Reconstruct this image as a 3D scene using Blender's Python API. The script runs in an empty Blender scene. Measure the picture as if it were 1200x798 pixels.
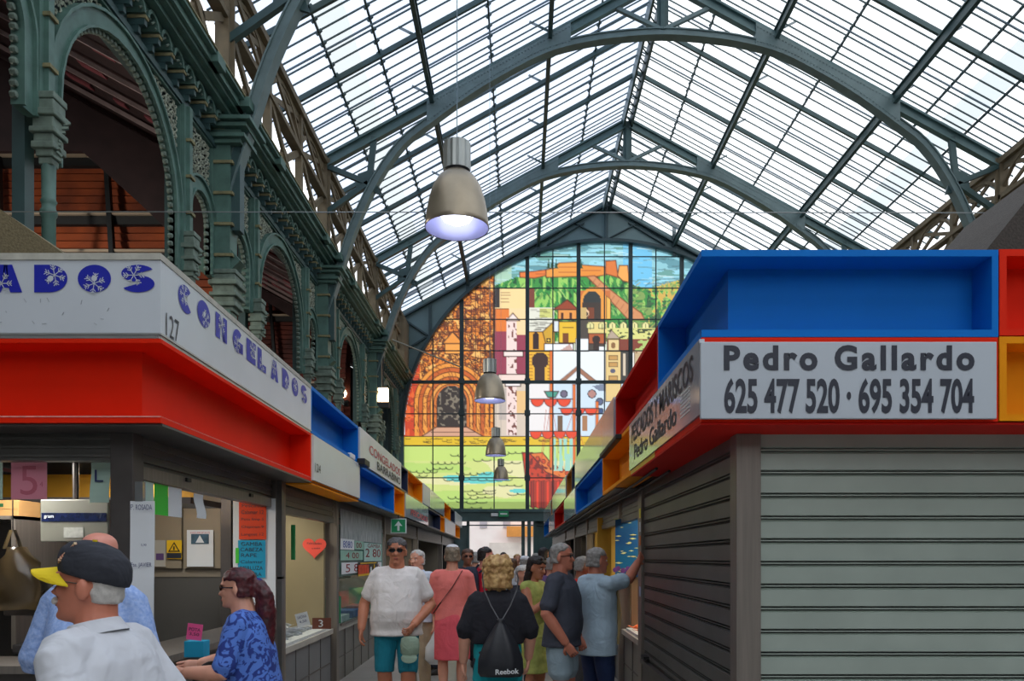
import bpy, bmesh, math, random
import numpy as np
from mathutils import Vector, Matrix, Quaternion
PI = math.pi
sc = bpy.context.scene
COL = sc.collection
R = random.Random(7)

# ------------------------------------------------------------------ camera (shift lens, level, looking along +Y)
F = 933.0; HX = 611.0; HY = 653.0; EYE = 1.6
cd = bpy.data.cameras.new('camera'); cam = bpy.data.objects.new('camera', cd); COL.objects.link(cam)
cam.location = (0, 0, EYE); cam.rotation_euler = (PI/2, 0, 0)
cd.sensor_width = 36; cd.lens = 36*F/1200.0
cd.shift_x = -(HX-600)/1200.0; cd.shift_y = (HY-399)/1200.0
cd.clip_start = 0.05; cd.clip_end = 400
sc.camera = cam
def PX(x, Y): return (x-HX)*Y/F          # world X of a photo column at depth Y
def PZ(y, Y): return EYE+(HY-y)*Y/F      # world Z of a photo row at depth Y

# ------------------------------------------------------------------ materials
MATS = {}
def srgb(c):
    return tuple(((v/255.0)/12.92 if v/255.0 <= .04045 else ((v/255.0+.055)/1.055)**2.4) for v in c)
def mat(name, rgb, rough=.5, metal=0.0, var=.12, scale=6.0, emit=0, bump=0.0, spec=.5, alpha=None, trans=0, stretch=None, rgb2=None):
    """principled, sRGB colour varied by a noise texture (wear and dirt of the thing itself)"""
    if name in MATS: return MATS[name]
    m = bpy.data.materials.new(name); m.use_nodes = True
    nt = m.node_tree; b = nt.nodes['Principled BSDF']
    c = srgb(rgb)
    b.inputs['Roughness'].default_value = rough
    b.inputs['Metallic'].default_value = metal
    b.inputs['Specular IOR Level'].default_value = spec
    if var > 0 or rgb2:
        tc = nt.nodes.new('ShaderNodeTexCoord'); mp = nt.nodes.new('ShaderNodeMapping')
        n = nt.nodes.new('ShaderNodeTexNoise'); n.inputs['Scale'].default_value = scale; n.inputs['Detail'].default_value = 5
        if stretch: mp.inputs['Scale'].default_value = stretch
        nt.links.new(tc.outputs['Object'], mp.inputs['Vector']); nt.links.new(mp.outputs[0], n.inputs['Vector'])
        cr = nt.nodes.new('ShaderNodeValToRGB')
        cr.color_ramp.elements[0].position = .3; cr.color_ramp.elements[1].position = .7
        lo = srgb(rgb2) if rgb2 else tuple(v*(1-var) for v in c)
        hi = c if rgb2 else tuple(min(1, v*(1+var)) for v in c)
        cr.color_ramp.elements[0].color = (*lo, 1); cr.color_ramp.elements[1].color = (*hi, 1)
        nt.links.new(n.outputs['Fac'], cr.inputs[0]); nt.links.new(cr.outputs[0], b.inputs['Base Color'])
        if bump:
            bp = nt.nodes.new('ShaderNodeBump'); bp.inputs['Strength'].default_value = bump; bp.inputs['Distance'].default_value = .01
            nt.links.new(n.outputs['Fac'], bp.inputs['Height']); nt.links.new(bp.outputs[0], b.inputs['Normal'])
    else:
        b.inputs['Base Color'].default_value = (*c, 1)
    if emit:
        b.inputs['Emission Color'].default_value = (*c, 1); b.inputs['Emission Strength'].default_value = emit
    if alpha is not None: b.inputs['Alpha'].default_value = alpha
    if trans: b.inputs['Transmission Weight'].default_value = trans
    MATS[name] = m
    return m
def glass_mat(name, rgb, clear=.8, rough=.05, gloss=.12):
    """thin pane: transparent mixed with a little diffuse dirt and gloss"""
    if name in MATS: return MATS[name]
    m = bpy.data.materials.new(name); m.use_nodes = True; nt = m.node_tree; nt.nodes.clear()
    o = nt.nodes.new('ShaderNodeOutputMaterial'); t = nt.nodes.new('ShaderNodeBsdfTransparent')
    t.inputs[0].default_value = (*srgb(rgb), 1)
    d = nt.nodes.new('ShaderNodeBsdfTranslucent'); d.inputs[0].default_value = (*srgb(rgb), 1)
    g = nt.nodes.new('ShaderNodeBsdfGlossy'); g.inputs['Roughness'].default_value = rough
    m1 = nt.nodes.new('ShaderNodeMixShader'); m1.inputs[0].default_value = 1-clear
    nt.links.new(t.outputs[0], m1.inputs[1]); nt.links.new(d.outputs[0], m1.inputs[2])
    m2 = nt.nodes.new('ShaderNodeMixShader'); m2.inputs[0].default_value = gloss
    nt.links.new(m1.outputs[0], m2.inputs[1]); nt.links.new(g.outputs[0], m2.inputs[2])
    nt.links.new(m2.outputs[0], o.inputs[0]); MATS[name] = m
    return m

# ------------------------------------------------------------------ objects, labels
def tag(o, label=None, cat=None, group=None, kind=None):
    if label: o['label'] = label
    if cat: o['category'] = cat
    if group: o['group'] = group
    if kind: o['kind'] = kind
    return o
def empty(name, loc=(0, 0, 0), rz=0, label=None, cat=None, group=None, kind=None, parent=None):
    o = bpy.data.objects.new(name, None); COL.objects.link(o); o.location = loc; o.rotation_euler = (0, 0, rz)
    o.empty_display_size = .1
    if parent: o.parent = parent
    return tag(o, label, cat, group, kind)
def copy_tree(o, parent=None):
    c = o.copy(); COL.objects.link(c); c.parent = parent
    for ch in list(o.children): copy_tree(ch, c)
    return c
def rot_to(d):
    d = Vector(d).normalized()
    up = Vector((0, 0, 1)) if abs(d.z) < .95 else Vector((0, 1, 0))
    x = up.cross(d)
    x.normalize(); y = d.cross(x)
    return Matrix((x, y, d)).transposed()     # columns: x (sideways), y (up-ish), d (along)
class MB:
    def __init__(s): s.v = []; s.f = []; s.m = []; s.mi = 0; s.sm = []; s.smooth = False
    def add(s, vs, fs, mi=None):
        n = len(s.v); s.v += [tuple(p) for p in vs]
        for f in fs: s.f.append(tuple(n+i for i in f)); s.m.append(s.mi if mi is None else mi); s.sm.append(s.smooth)
        return s
    def box(s, x0, x1, y0, y1, z0, z1, mi=None):
        return s.add([(x0,y0,z0),(x1,y0,z0),(x1,y1,z0),(x0,y1,z0),(x0,y0,z1),(x1,y0,z1),(x1,y1,z1),(x0,y1,z1)],
                     [(0,3,2,1),(4,5,6,7),(0,1,5,4),(1,2,6,5),(2,3,7,6),(3,0,4,7)], mi)
    def beam(s, p, q, w, h, mi=None, off=0):
        """rectangular bar p->q, w sideways, h up"""
        p = Vector(p); q = Vector(q); M = rot_to(q-p); X = M.col[0]*w/2; Y = M.col[1]
        a = Y*(-h/2+off); b = Y*(h/2+off)
        return s.add([p-X+a, p+X+a, p+X+b, p-X+b, q-X+a, q+X+a, q+X+b, q-X+b],
                     [(0,1,2,3),(7,6,5,4),(0,4,5,1),(1,5,6,2),(2,6,7,3),(3,7,4,0)][::1], mi)
    def tube(s, p, q, r, n=8, r2=None, mi=None, cap=True):
        p = Vector(p); q = Vector(q); M = rot_to(q-p); r2 = r if r2 is None else r2; vs = []
        for c, rr in ((p, r), (q, r2)):
            for i in range(n):
                a = 2*PI*i/n; vs.append(c+M.col[0]*math.cos(a)*rr+M.col[1]*math.sin(a)*rr)
        fs = [(i, (i+1) % n, n+(i+1) % n, n+i) for i in range(n)]
        if cap: fs += [tuple(range(n))[::-1], tuple(range(n, 2*n))]
        return s.add(vs, fs, mi)
    def path(s, pts, r, n=6, mi=None):
        for a, b in zip(pts, pts[1:]): s.tube(a, b, r, n, mi=mi)
        return s
    def lathe(s, prof, c=(0, 0, 0), n=24, mi=None, axis='z'):
        vs = []; c = Vector(c)
        for (r, z) in prof:
            for i in range(n):
                a = 2*PI*i/n
                if axis == 'z': vs.append(c+Vector((r*math.cos(a), r*math.sin(a), z)))
                elif axis == 'y': vs.append(c+Vector((r*math.cos(a), z, r*math.sin(a))))
                else: vs.append(c+Vector((z, r*math.cos(a), r*math.sin(a))))
        fs = []
        for k in range(len(prof)-1):
            for i in range(n): fs.append((k*n+i, k*n+(i+1) % n, (k+1)*n+(i+1) % n, (k+1)*n+i))
        return s.add(vs, fs, mi)
    def loft(s, rings, mi=None, cap=True, closed=True):
        n = len(rings[0]); vs = [p for r in rings for p in r]; fs = []
        m = n if closed else n-1
        for k in range(len(rings)-1):
            for i in range(m): fs.append((k*n+i, k*n+(i+1) % n, (k+1)*n+(i+1) % n, (k+1)*n+i))
        if cap and closed: fs += [tuple(range(n))[::-1], tuple(range((len(rings)-1)*n, len(rings)*n))]
        return s.add(vs, fs, mi)
    def prism(s, poly, plane, t0, t1, mi=None):
        """polygon extruded; plane 'xz' -> along y, 'yz' -> along x, 'xy' -> along z. Convex or simple outline."""
        def P(u, v, t): return {'xz': (u, t, v), 'yz': (t, u, v), 'xy': (u, v, t)}[plane]
        n = len(poly); vs = [P(u, v, t0) for u, v in poly]+[P(u, v, t1) for u, v in poly]
        from mathutils.geometry import tessellate_polygon
        tris = tessellate_polygon([[Vector((u, v, 0)) for u, v in poly]])
        fs = [tuple(t) for t in tris]+[tuple(n+i for i in t[::-1]) for t in tris]
        fs += [(i, (i+1) % n, n+(i+1) % n, n+i) for i in range(n)]
        return s.add(vs, fs, mi)
    def strip(s, a, b, plane, t0, t1, mi=None):
        """band between outlines a and b (same length), extruded t0..t1"""
        def P(u, v, t): return {'xz': (u, t, v), 'yz': (t, u, v), 'xy': (u, v, t)}[plane]
        n = len(a); vs = []
        for i in range(n): vs += [P(*a[i], t0), P(*b[i], t0), P(*b[i], t1), P(*a[i], t1)]
        fs = []
        for i in range(n-1):
            for k in range(4): fs.append((4*i+k, 4*i+(k+1) % 4, 4*i+4+(k+1) % 4, 4*i+4+k))
        fs += [(0, 1, 2, 3), (4*n-1, 4*n-2, 4*n-3, 4*n-4)]
        return s.add(vs, fs, mi)
    def xf(s, M, start=0):
        for i in range(start, len(s.v)): s.v[i] = tuple(M @ Vector(s.v[i]))
        return s
    def build(s, name, mats, parent=None, loc=None, rz=0, smooth=False, auto=None, bevel=0, fix=True, label=None):
        me = bpy.data.meshes.new(name); me.from_pydata(s.v, [], s.f)
        if not isinstance(mats, (list, tuple)): mats = [mats]
        for m in mats: me.materials.append(m)
        me.polygons.foreach_set('material_index', s.m)
        me.polygons.foreach_set('use_smooth', [bool(smooth or q) for q in s.sm])
        if fix:
            bm = bmesh.new(); bm.from_mesh(me); bmesh.ops.recalc_face_normals(bm, faces=bm.faces)
            if auto:
                for e in bm.edges:
                    if len(e.link_faces) == 2 and e.calc_face_angle(0) > auto: e.smooth = False
            bm.to_mesh(me); bm.free()
        me.update()
        o = bpy.data.objects.new(name, me); COL.objects.link(o)
        if parent: o.parent = parent
        if loc is not None: o.location = loc
        o.rotation_euler = (0, 0, rz)
        if bevel:
            md = o.modifiers.new('bevel', 'BEVEL'); md.width = bevel; md.segments = 2; md.limit_method = 'ANGLE'
        if label: o['label'] = label
        return o
def text_mesh(body, height, bold=0.0, width=None, depth=.004, align='CENTER', shear=0, spacing=1.0):
    """lettering from Blender's built-in face as plain vertices and faces in the xy plane, centred; capital height = height"""
    cu = bpy.data.curves.new('lettering', 'FONT'); cu.body = body; cu.size = 1; cu.offset = bold; cu.shear = shear
    cu.space_character = spacing; cu.resolution_u = 4
    o = bpy.data.objects.new('lettering', cu); COL.objects.link(o)
    dg = bpy.context.evaluated_depsgraph_get(); me = bpy.data.meshes.new_from_object(o.evaluated_get(dg))
    vs = [v.co.copy() for v in me.vertices]; fs = [tuple(p.vertices) for p in me.polygons]
    bpy.data.objects.remove(o); bpy.data.curves.remove(cu); bpy.data.meshes.remove(me)
    x0 = min(v.x for v in vs); x1 = max(v.x for v in vs); y0 = min(v.y for v in vs); y1 = max(v.y for v in vs)
    sy = height/(y1-y0); sx = sy if width is None else width/(x1-x0)
    cx = (x0+x1)/2; cy = (y0+y1)/2
    return [Vector(((v.x-cx)*sx, (v.y-cy)*sy, 0)) for v in vs], fs
def put_text(mb, body, height, origin, right, up, bold=0.0, width=None, mi=None, **k):
    """adds lettering to a mesh builder at origin, reading along 'right'"""
    vs, fs = text_mesh(body, height, bold, width, **k); r = Vector(right); u = Vector(up); o = Vector(origin)
    mb.add([o+r*v.x+u*v.y for v in vs], fs, mi); return mb
def smoothstep(t): return t*t*(3-2*t)
def lerp(a, b, t): return a+(b-a)*t

# ------------------------------------------------------------------ palette
M_teal   = mat('teal_iron_paint', (84, 112, 112), .45, .0, .14, 3)
M_tealD  = mat('dark_teal_iron_paint', (60, 86, 86), .45, .0, .15, 3)
M_fretP  = mat('pale_dusty_fretwork', (172, 178, 160), .7, 0, .25, 9)
M_tealL  = mat('green_cast_iron', (86, 118, 108), .5, .0, .2, 5)
M_fret   = mat('dusty_cast_fretwork', (112, 128, 116), .7, 0, .25, 9)
M_dust   = mat('dusty_gold_edge', (140, 132, 96), .8, 0, .25, 12)
M_tan    = mat('tan_painted_lattice', (122, 108, 84), .75, 0, .2, 4)
M_grey   = mat('grey_iron_paint', (104, 124, 124), .5, 0, .12, 4)
M_bar    = mat('glazing_bar_paint', (66, 88, 90), .5, 0, .1, 4)
M_pipe   = mat('grey_blue_pipe', (110, 132, 146), .4, 0, .1, 4)
M_glass  = glass_mat('roof_glass', (246, 249, 252), .88, .1, .02)
M_glassL = glass_mat('bluish_roof_glass', (200, 211, 228), .88, .1, .02)
M_dirty  = glass_mat('dusty_roof_glass', (196, 202, 204), .55, .2, .03)
# ================================================================== HALL
B = 6.5                                   # truss spacing
RX = 3.46                                 # ridge
SL = .547                                 # roof slope
APX = 1.6+14.3                            # rafter top at the ridge
EAV = 8.28                                # half span at the eaves
WY = 5*B                                  # back wall
def roofz(dx): return APX-SL*abs(dx)
SC = 3*B/F                                # metres per photo pixel in the plane of the second truss

# ---- floor
f = MB(); f.box(-22, 25, -9, 60, -.12, 0)
M_floor = mat('polished_concrete_floor', (150, 146, 140), .35, 0, .15, 1.5)
tag(f.build('floor', M_floor), kind='structure', label='pale grey concrete market floor of the aisle')

# ---- trusses
ARC = [(0, 609), (58, 605), (100, 598), (138, 587), (178, 567), (225, 539), (272, 505), (303, 480), (332, 439), (357, 386),
       (372, 341), (386, 298), (393, 271), (397, 240)]          # dx, height over the horizon (photo px at the second truss), underside
def arc_pts(k=1.0):
    """smooth the measured rib line (Catmull-Rom), metres: (dx, z)"""
    P = [Vector((a, b, 0)) for a, b in ARC]; P = [Vector((-P[1].x, P[1].y, 0))]+P+[P[-1]*2-P[-2]]
    out = []
    for i in range(1, len(P)-2):
        for t in (0, .34, .67):
            a, b, c, d = P[i-1], P[i], P[i+1], P[i+2]
            q = .5*((2*b)+(c-a)*t+(2*a-5*b+4*c-d)*t*t+(-a+3*b-3*c+d)*t**3)
            out.append((q.x*SC, 1.6+q.y*SC))
    out.append((ARC[-1][0]*SC, 1.6+ARC[-1][1]*SC)); return out
ARM = arc_pts()
def arc_off(pts, d):
    out = []
    for i, (x, z) in enumerate(pts):
        a = pts[max(0, i-1)]; b = pts[min(len(pts)-1, i+1)]; t = Vector((b[0]-a[0], b[1]-a[1])).normalized()
        n = Vector((-t.y, t.x))
        if n.y < 0 and i < len(pts)*.5: n = -n
        if i >= len(pts)*.5 and n.x < 0: n = -n
        out.append((x+n.x*d, z+n.y*d))
    return out
def arc_z(dx):
    for (a, b), (c, d) in zip(ARM, ARM[1:]):
        if a <= dx <= c: return lerp(b, d, (dx-a)/(c-a+1e-9))
    return ARM[-1][1]
def make_truss(Y, foot=True):
    t = empty('roof_truss', (RX, Y, 0))
    for s in (-1, 1):
        m = MB(); m.beam((0, 0, APX-.1), (s*EAV, 0, roofz(EAV)-.1), .16, .05, off=.1)     # flanges + web of the rafter
        m.beam((0, 0, APX-.1), (s*EAV, 0, roofz(EAV)-.1), .025, .22)
        m.beam((0, 0, APX-.1), (s*EAV, 0, roofz(EAV)-.1), .16, .04, off=-.12)
        m.build('rafter', M_teal, t)
        # curved rib, an I section: web plate and two flanges
        A = [(s*x, z) for x, z in ARM]; o1 = [(s*x, z) for x, z in arc_off(ARM, .03)]; o2 = [(s*x, z) for x, z in arc_off(ARM, .17)]
        o3 = [(s*x, z) for x, z in arc_off(ARM, .2)]
        m = MB(); m.strip(A, o1, 'xz', -.13, .13); m.strip(o2, o3, 'xz', -.1, .1); m.strip(o1, o2, 'xz', -.07, .07)
        m.build('curved_rib', M_grey, t)
        # riveted web plate filling between rafter and rib
        up = []; lo = []
        for k in range(15):
            dx = lerp(108, 276, k/14)*SC; up.append((s*dx, roofz(dx)-.04)); lo.append((s*dx, min(arc_z(dx)+.03, roofz(dx)-.25)))
        m = MB(); m.strip(lo, up, 'xz', -.11, .11)
        for k in range(46):
            dx = lerp(110, 274, k/45)*SC
            for z in (roofz(dx)-.12, arc_z(dx)+.12): m.box(s*dx-.014, s*dx+.014, -.125, .125, z-.014, z+.014)
        m.build('web_plate', M_grey, t)
        # knee: strut, diagonal and tie meeting at a node on the rib
        nx, nz = 345*SC, 1.6+438*SC
        m = MB(); sx = 338*SC
        m.beam((s*sx, 0, roofz(sx)-.15), (s*(nx-.02), 0, nz), .14, .1); m.build('knee_strut', M_tealD, t)
        m = MB(); m.beam((s*(EAV-.05), 0, roofz(EAV)-.2), (s*nx, 0, nz), .12, .12); m.build('knee_strut', M_tealD, t)
        m = MB(); m.beam((s*nx, 0, nz), (s*EAV, 0, 1.6+402*SC), .12, .12); m.build('knee_strut', M_tealD, t)
        m = MB(); m.prism([(s*(nx-.3), nz-.28), (s*(nx+.3), nz-.1), (s*(nx+.25), nz+.22), (s*(nx-.1), nz+.35)], 'xz', -.03, .03)
        m.build('gusset', M_tealD, t)
        m = MB(); m.beam((0+s*.05, 0, arc_z(0)+.2), (s*56*SC, 0, roofz(56*SC)-.2), .1, .09); m.build('crown_strut', M_grey, t)
        # post standing on the cornice
        m = MB(); px = s*(EAV+.02); m.box(px-.1, px+.1, -.11, .11, 8.9, roofz(EAV)-.05)
        m.box(px-.16, px+.16, -.02, .02, 8.9, roofz(EAV)); m.build('eaves_post', M_tan, t)
        # foot of the rib running down into a scrolled bracket on the pilaster
        a = [(s*(397*SC), 1.6+290*SC), (s*(396*SC), 7.1), (s*(397*SC-.02), 6.72), (s*(392*SC-.06), 6.55), (s*(388*SC-.1), 6.4), (s*(391*SC), 6.25), (s*(398*SC), 6.17), (s*(404*SC), 6.12)]
        bb = [(x+s*.22+s*.05*i, z+(.04*i if i > 3 else 0)) for i, (x, z) in enumerate(a)]
        bb = [(s*min(abs(x), 8.9), z) for x, z in bb]
        m = MB(); m.strip(a, bb, 'xz', -.12, .12); m.build('scroll_foot', M_tealL, t)
    m = MB(); m.box(-.06, .06, -.09, .09, arc_z(0)+.15, APX-.1); m.box(-.14, .14, -.02, .02, arc_z(0)+.15, APX-.1); m.build('king_post', M_tealD, t)
    return t
T = [1, 2, 3, 4]
LAB = {1: 'teal riveted iron roof truss directly overhead, out of sight above the stalls',
       2: 'teal iron truss whose curved rib springs beside the tall left arcade, nearest seen',
       3: 'teal iron truss whose full riveted arch spans the hall above the big lamp',
       4: 'teal iron truss with the smaller arch just in front of the stained glass gable'}
for k in T:
    if k == 1: continue
    tag(make_truss(k*B), LAB[k], 'roof truss', 'riveted arch trusses under the glass roof')

# ---- roof glazing, one window per bay and slope, glazing bars as its parts
wn = 3
bay_words = {1: 'over the first stalls', 2: 'between the nearest two arches', 3: 'between the middle two arches', 4: 'beside the gable', 0: 'behind the viewer'}
for k in range(1, 5):
    for s in (-1, 1):
        y0, y1 = k*B, (k+1)*B
        z0 = lambda dx: roofz(dx)+.34
        m = MB()
        e = EAV+.75
        def quad(d0, d1, mi):
            m.add([(RX+s*d0, y0, z0(d0)), (RX+s*d1, y0, z0(d1)), (RX+s*d1, y1, z0(d1)), (RX+s*d0, y1, z0(d0))], [(0, 1, 2, 3)], mi)
        quad(0, 6.95, 0); quad(6.95, 7.5, 1); quad(7.5, e, 0)
        w = m.build('window_%d' % wn, [M_glassL if s < 0 else M_glass, M_dirty], fix=False)
        tag(w, 'sloping glass roof panes %s, %s slope' % (bay_words[k], 'left' if s < 0 else 'right'), kind='structure'); wn += 1
        N = 18
        for i in range(N):
            y = y0+(i+.0)*B/N
            if i % 6 == 0: continue
            mm = MB(); mm.beam((RX, y, z0(0)-.03), (RX+s*e, y, z0(e)-.03), .022, .03); mm.build('glazing_bar', M_bar, w)
            if i % 6 == 3:
                mm = MB(); mm.beam((RX, y+.05, z0(0)-.17), (RX+s*e, y+.05, z0(e)-.17), .03, .03); mm.build('glazing_pipe', M_pipe, w)
        # intermediate rafters
        for i in (0, 6, 12):
            y = y0+i*B/N
            if i == 0: 
                mm = MB(); mm.beam((RX, y-.12, z0(0)-.03), (RX+s*e, y-.12, z0(e)-.03), .022, .03); mm.build('glazing_bar', M_bar, w); 
                mm = MB(); mm.beam((RX, y+.12, z0(0)-.03), (RX+s*e, y+.12, z0(e)-.03), .022, .03); mm.build('glazing_bar', M_bar, w); continue
            mm = MB(); mm.beam((RX, y, z0(0)-.14), (RX+s*e, y, z0(e)-.14), .07, .11); mm.build('rafter', M_tealD, w)
# ---- purlins: deep ones under the rafters, thin ones with cleats under the glass
def purlin(dx, s, deep, z, label, lattice=False):
    x = RX+s*dx; m = MB()
    t = empty('roof_purlin', (x, B, z), label=label, cat='purlin', group='purlins running the length of the roof')
    L = 4*B
    if deep:
        m.box(-.05, .05, 0, L, -.14, -.11); m.box(-.05, .05, 0, L, .11, .14); m.box(-.012, .012, 0, L, -.12, .12)
        m.build('girder', M_tealD, t)
        for k in range(12):
            mm = MB(); y = k*B/3
            mm.beam((0, y, .1), (s*.5, y+.02, .36), .03, .05); mm.build('stay', M_tealD, t)
    else:
        m.box(-.02, .02, 0, L, -.025, .025); m.build('rod', M_bar, t)
        mm = MB(); mm.beam((-.05, 0, -.04), (.05, 0, .06), .05, .05); c0 = mm.build('cleat', M_bar, t)
        for k in range(1, 72): c = c0.copy(); COL.objects.link(c); c.location = (0, k*B/18, 0)
for s, w in ((-1, 'left'), (1, 'right')):
    purlin(2.76, s, True, roofz(2.76)-.02, 'deep teal girder at the upper third of the %s roof slope' % w)
    purlin(5.64, s, True, roofz(5.64)-.02, 'deep teal girder at the lower third of the %s roof slope' % w)
    for d, q in ((1.45, 'just below the ridge'), (4.2, 'midway down the slope'), (6.55, 'low on the slope'), (7.5, 'just above the eaves')):
        purlin(d, s, False, roofz(d)+.27, 'thin iron rod with cleats %s, %s side' % (q, w))
t = empty('ridge_beam', (RX, B, APX), label='twin dark girders and lattice running along the roof ridge', cat='ridge beam')
for s in (-1, 1):
    m = MB(); m.box(s*.13-.03, s*.13+.03, 0, 4*B, -.28, .16); m.build('girder', M_tealD, t)
m = MB()
for k in range(60): m.beam((-.13, k*B*4/60, -.1), (.13, (k+1)*B*4/60, -.1), .03, .03)
m.build('lacing', M_grey, t)

# ---- clerestory lattice girders standing on both cornices (tan)
def clerestory(s):
    x = RX+s*(EAV+.02); z0, z1 = 9.0, roofz(EAV)-.05
    for k in range(1, 5):
        t = empty('lattice_girder', (x, k*B, 0), label='tan crossed lattice girder over the %s cornice, %s' % ('left' if s < 0 else 'right', {1: 'nearest bay', 2: 'second bay away', 3: 'third bay away', 4: 'bay next to the gable'}[k]), cat='lattice girder', group='tan lattice girders under the eaves')
        m = MB(); m.box(-.12, .12, 0, B, z1-.12, z1+.02); m.box(-.02, .02, 0, B, z1-.3, z1); m.build('top_chord', M_tan, t)
        m = MB(); m.box(-.1, .1, 0, B, z1-.98, z1-.88); m.build('rail', M_tan, t)
        m = MB(); m.box(-.1, .1, 0, B, z0-.02, z0+.1); m.build('bottom_chord', M_tan, t)
        for j in range(3):
            a, b = j*B/3, (j+1)*B/3
            m = MB(); m.beam((0, a, z0), (0, b, z1-.9), .06, .13); m.beam((.03, b, z0), (.03, a, z1-.9), .06, .13)
            m.lathe([(.22, -.03), (.22, .03), (.14, .03), (.14, -.03), (.22, -.03)], (0, (a+b)/2, (z0+z1-.9)/2), 12, axis='x')
            m.build('cross_brace', M_tan, t)
            m = MB(); m.beam((0, a, z1-.9), (0, b, z1-.1), .05, .1); m.beam((.03, b, z1-.9), (.03, a, z1-.1), .05, .1)
            # curved spandrel
            P = [(a+(b-a)*u, z1-.2-.62*abs(2*u-1)**2.2) for u in [i/10 for i in range(11)]]
            m.strip(P, [(y, z+.09) for y, z in P], 'yz', -.04, .04); m.build('arched_brace', M_tan, t)
            if j: m = MB(); m.box(-.07, .07, a-.07, a+.07, z0, z1); m.build('post', M_tan, t)
        # foliate finials on the cornice
        for y in (.55, B-.55, 2.4, 4.2):
            m = MB()
            for q in range(16):
                a = q*.7; m.tube((.1*math.sin(a)*s*-1, y+.12*math.cos(a*1.3), 8.9+q*.042), (.12*math.sin(a+1)*-s, y+.13*math.cos(a*1.3+1.2), 8.95+q*.042), .025, 5)
            m.build('finial', M_fret, t)
clerestory(-1); clerestory(1)

# ---- gallery arcade, built once per bay at the left wall and again on the right
M_darkback = mat('dark_teal_backing', (34, 46, 44), .8, 0, .2, 4)  # plain dark plate behind the pierced scrolls
AX = -5.0                                  # plane of the arches
def arch_curve(c, r, zs, n=16, zb=None):
    P = [(c-r, zb)] if zb is not None else []
    P += [(c-r*math.cos(PI*i/n), zs+r*math.sin(PI*i/n)) for i in range(n+1)]
    if zb is not None: P.append((c+r, zb))
    return P
ZTOP = 8.2
def arch_panel(parent, c, r, zs, y0, y1, name='arch'):
    """arch ring with mouldings + lobed edge; c = centre along y, r = opening half-width"""
    t = empty(name, (AX, 0, 0), parent=parent)
    inn = arch_curve(c, r, zs, 18, zs-.75); out = arch_curve(c, r+.2, zs, 18, zs-.75)
    o2 = arch_curve(c, r+.235, zs, 18, zs-.75); i2 = arch_curve(c, r+.03, zs, 18, zs-.75)
    m = MB(); m.strip(inn, out, 'yz', -.05, .05); m.build('arch_ring', M_tealL, t)
    m = MB(); m.strip(out, o2, 'yz', -.03, .09); m.strip(inn, i2, 'yz', -.03, .09); m.build('moulding', M_tealL, t)
    m = MB(); n = max(14, int(PI*r/.095)); L = []
    for i in range(n+1):
        a = PI*i/n; L.append((c-(r-.03)*math.cos(a), zs+(r-.03)*math.sin(a)))
    q = zs-.12
    while q > zs-.75: L += [(c-r+.03, q), (c+r-.03, q)]; q -= .11
    for (y, z) in L: m.lathe([(0, -.035), (.032, -.03), (.038, 0), (.032, .03), (0, .035)], (0, y, z), 6, axis='x')
    m.build('lobed_edge', M_fret, t)
    return t
def fret_spandrel(parent, c, r, zs, y0, y1, z1, name='fretwork_panel'):
    """pierced scrolls between the arch ring and the frame"""
    m = MB(); rr = r+.24; R2 = random.Random(int(c*10)+3)
    y = y0+.07
    while y < y1-.05:
        z = z1-.08
        while z > zs-.2:
            if (y-c)**2+(z-zs)**2 > rr*rr and not (abs(y-c) < rr and z < zs):
                a = R2.random()*6.28; q = .04+.015*R2.random()
                pts = [(0.01*math.sin(i*2), y+q*math.cos(a+i*.9)*(1-i*.1), z+q*math.sin(a+i*.9)*(1-i*.1)) for i in range(6)]
                m.path(pts, .012, 4)
            z -= .082
        y += .082
    if len(m.v): m.build(name, M_fretP, parent, loc=(AX, 0, 0))
    m = MB(); P = [(y0, z1)]+[(c-(r+.2)*math.cos(PI*i/14), zs+(r+.2)*math.sin(PI*i/14)) for i in range(15)]
    P = [(max(y0, min(y1, a)), b) for a, b in P[1:]]; m.strip(P, [(a, z1) for a, b in P], 'yz', -.09, -.05)
    m.build('backing', M_darkback, parent, loc=(AX, 0, 0)); m = MB()
    # dark backing strip lines frame
    m.box(-.04, .04, y0-.02, y0+.03, zs-.2, z1); m.box(-.04, .04, y1-.03, y1+.02, zs-.2, z1); m.box(-.05, .05, y0, y1, z1-.03, z1+.06)
    m.build('panel_frame', M_tealL, parent, loc=(AX, 0, 0))
def capital(m, x, y, z, w, h, mi=0):
    """stacked mouldings, square plan, widest on top; z = bottom"""
    st = [(.55, 0, .1), (.7, .1, .22), (.95, .2, .3), (.8, .3, .42), (1.05, .42, .5), (.85, .5, .66), (1.1, .66, .76), (.9, .76, .9), (1.0, .9, 1.0)]
    for k, a, b in st: m.box(x-w*k/2, x+w*k/2, y-w*k/2, y+w*k/2, z+a*h, z+b*h, mi)
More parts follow.
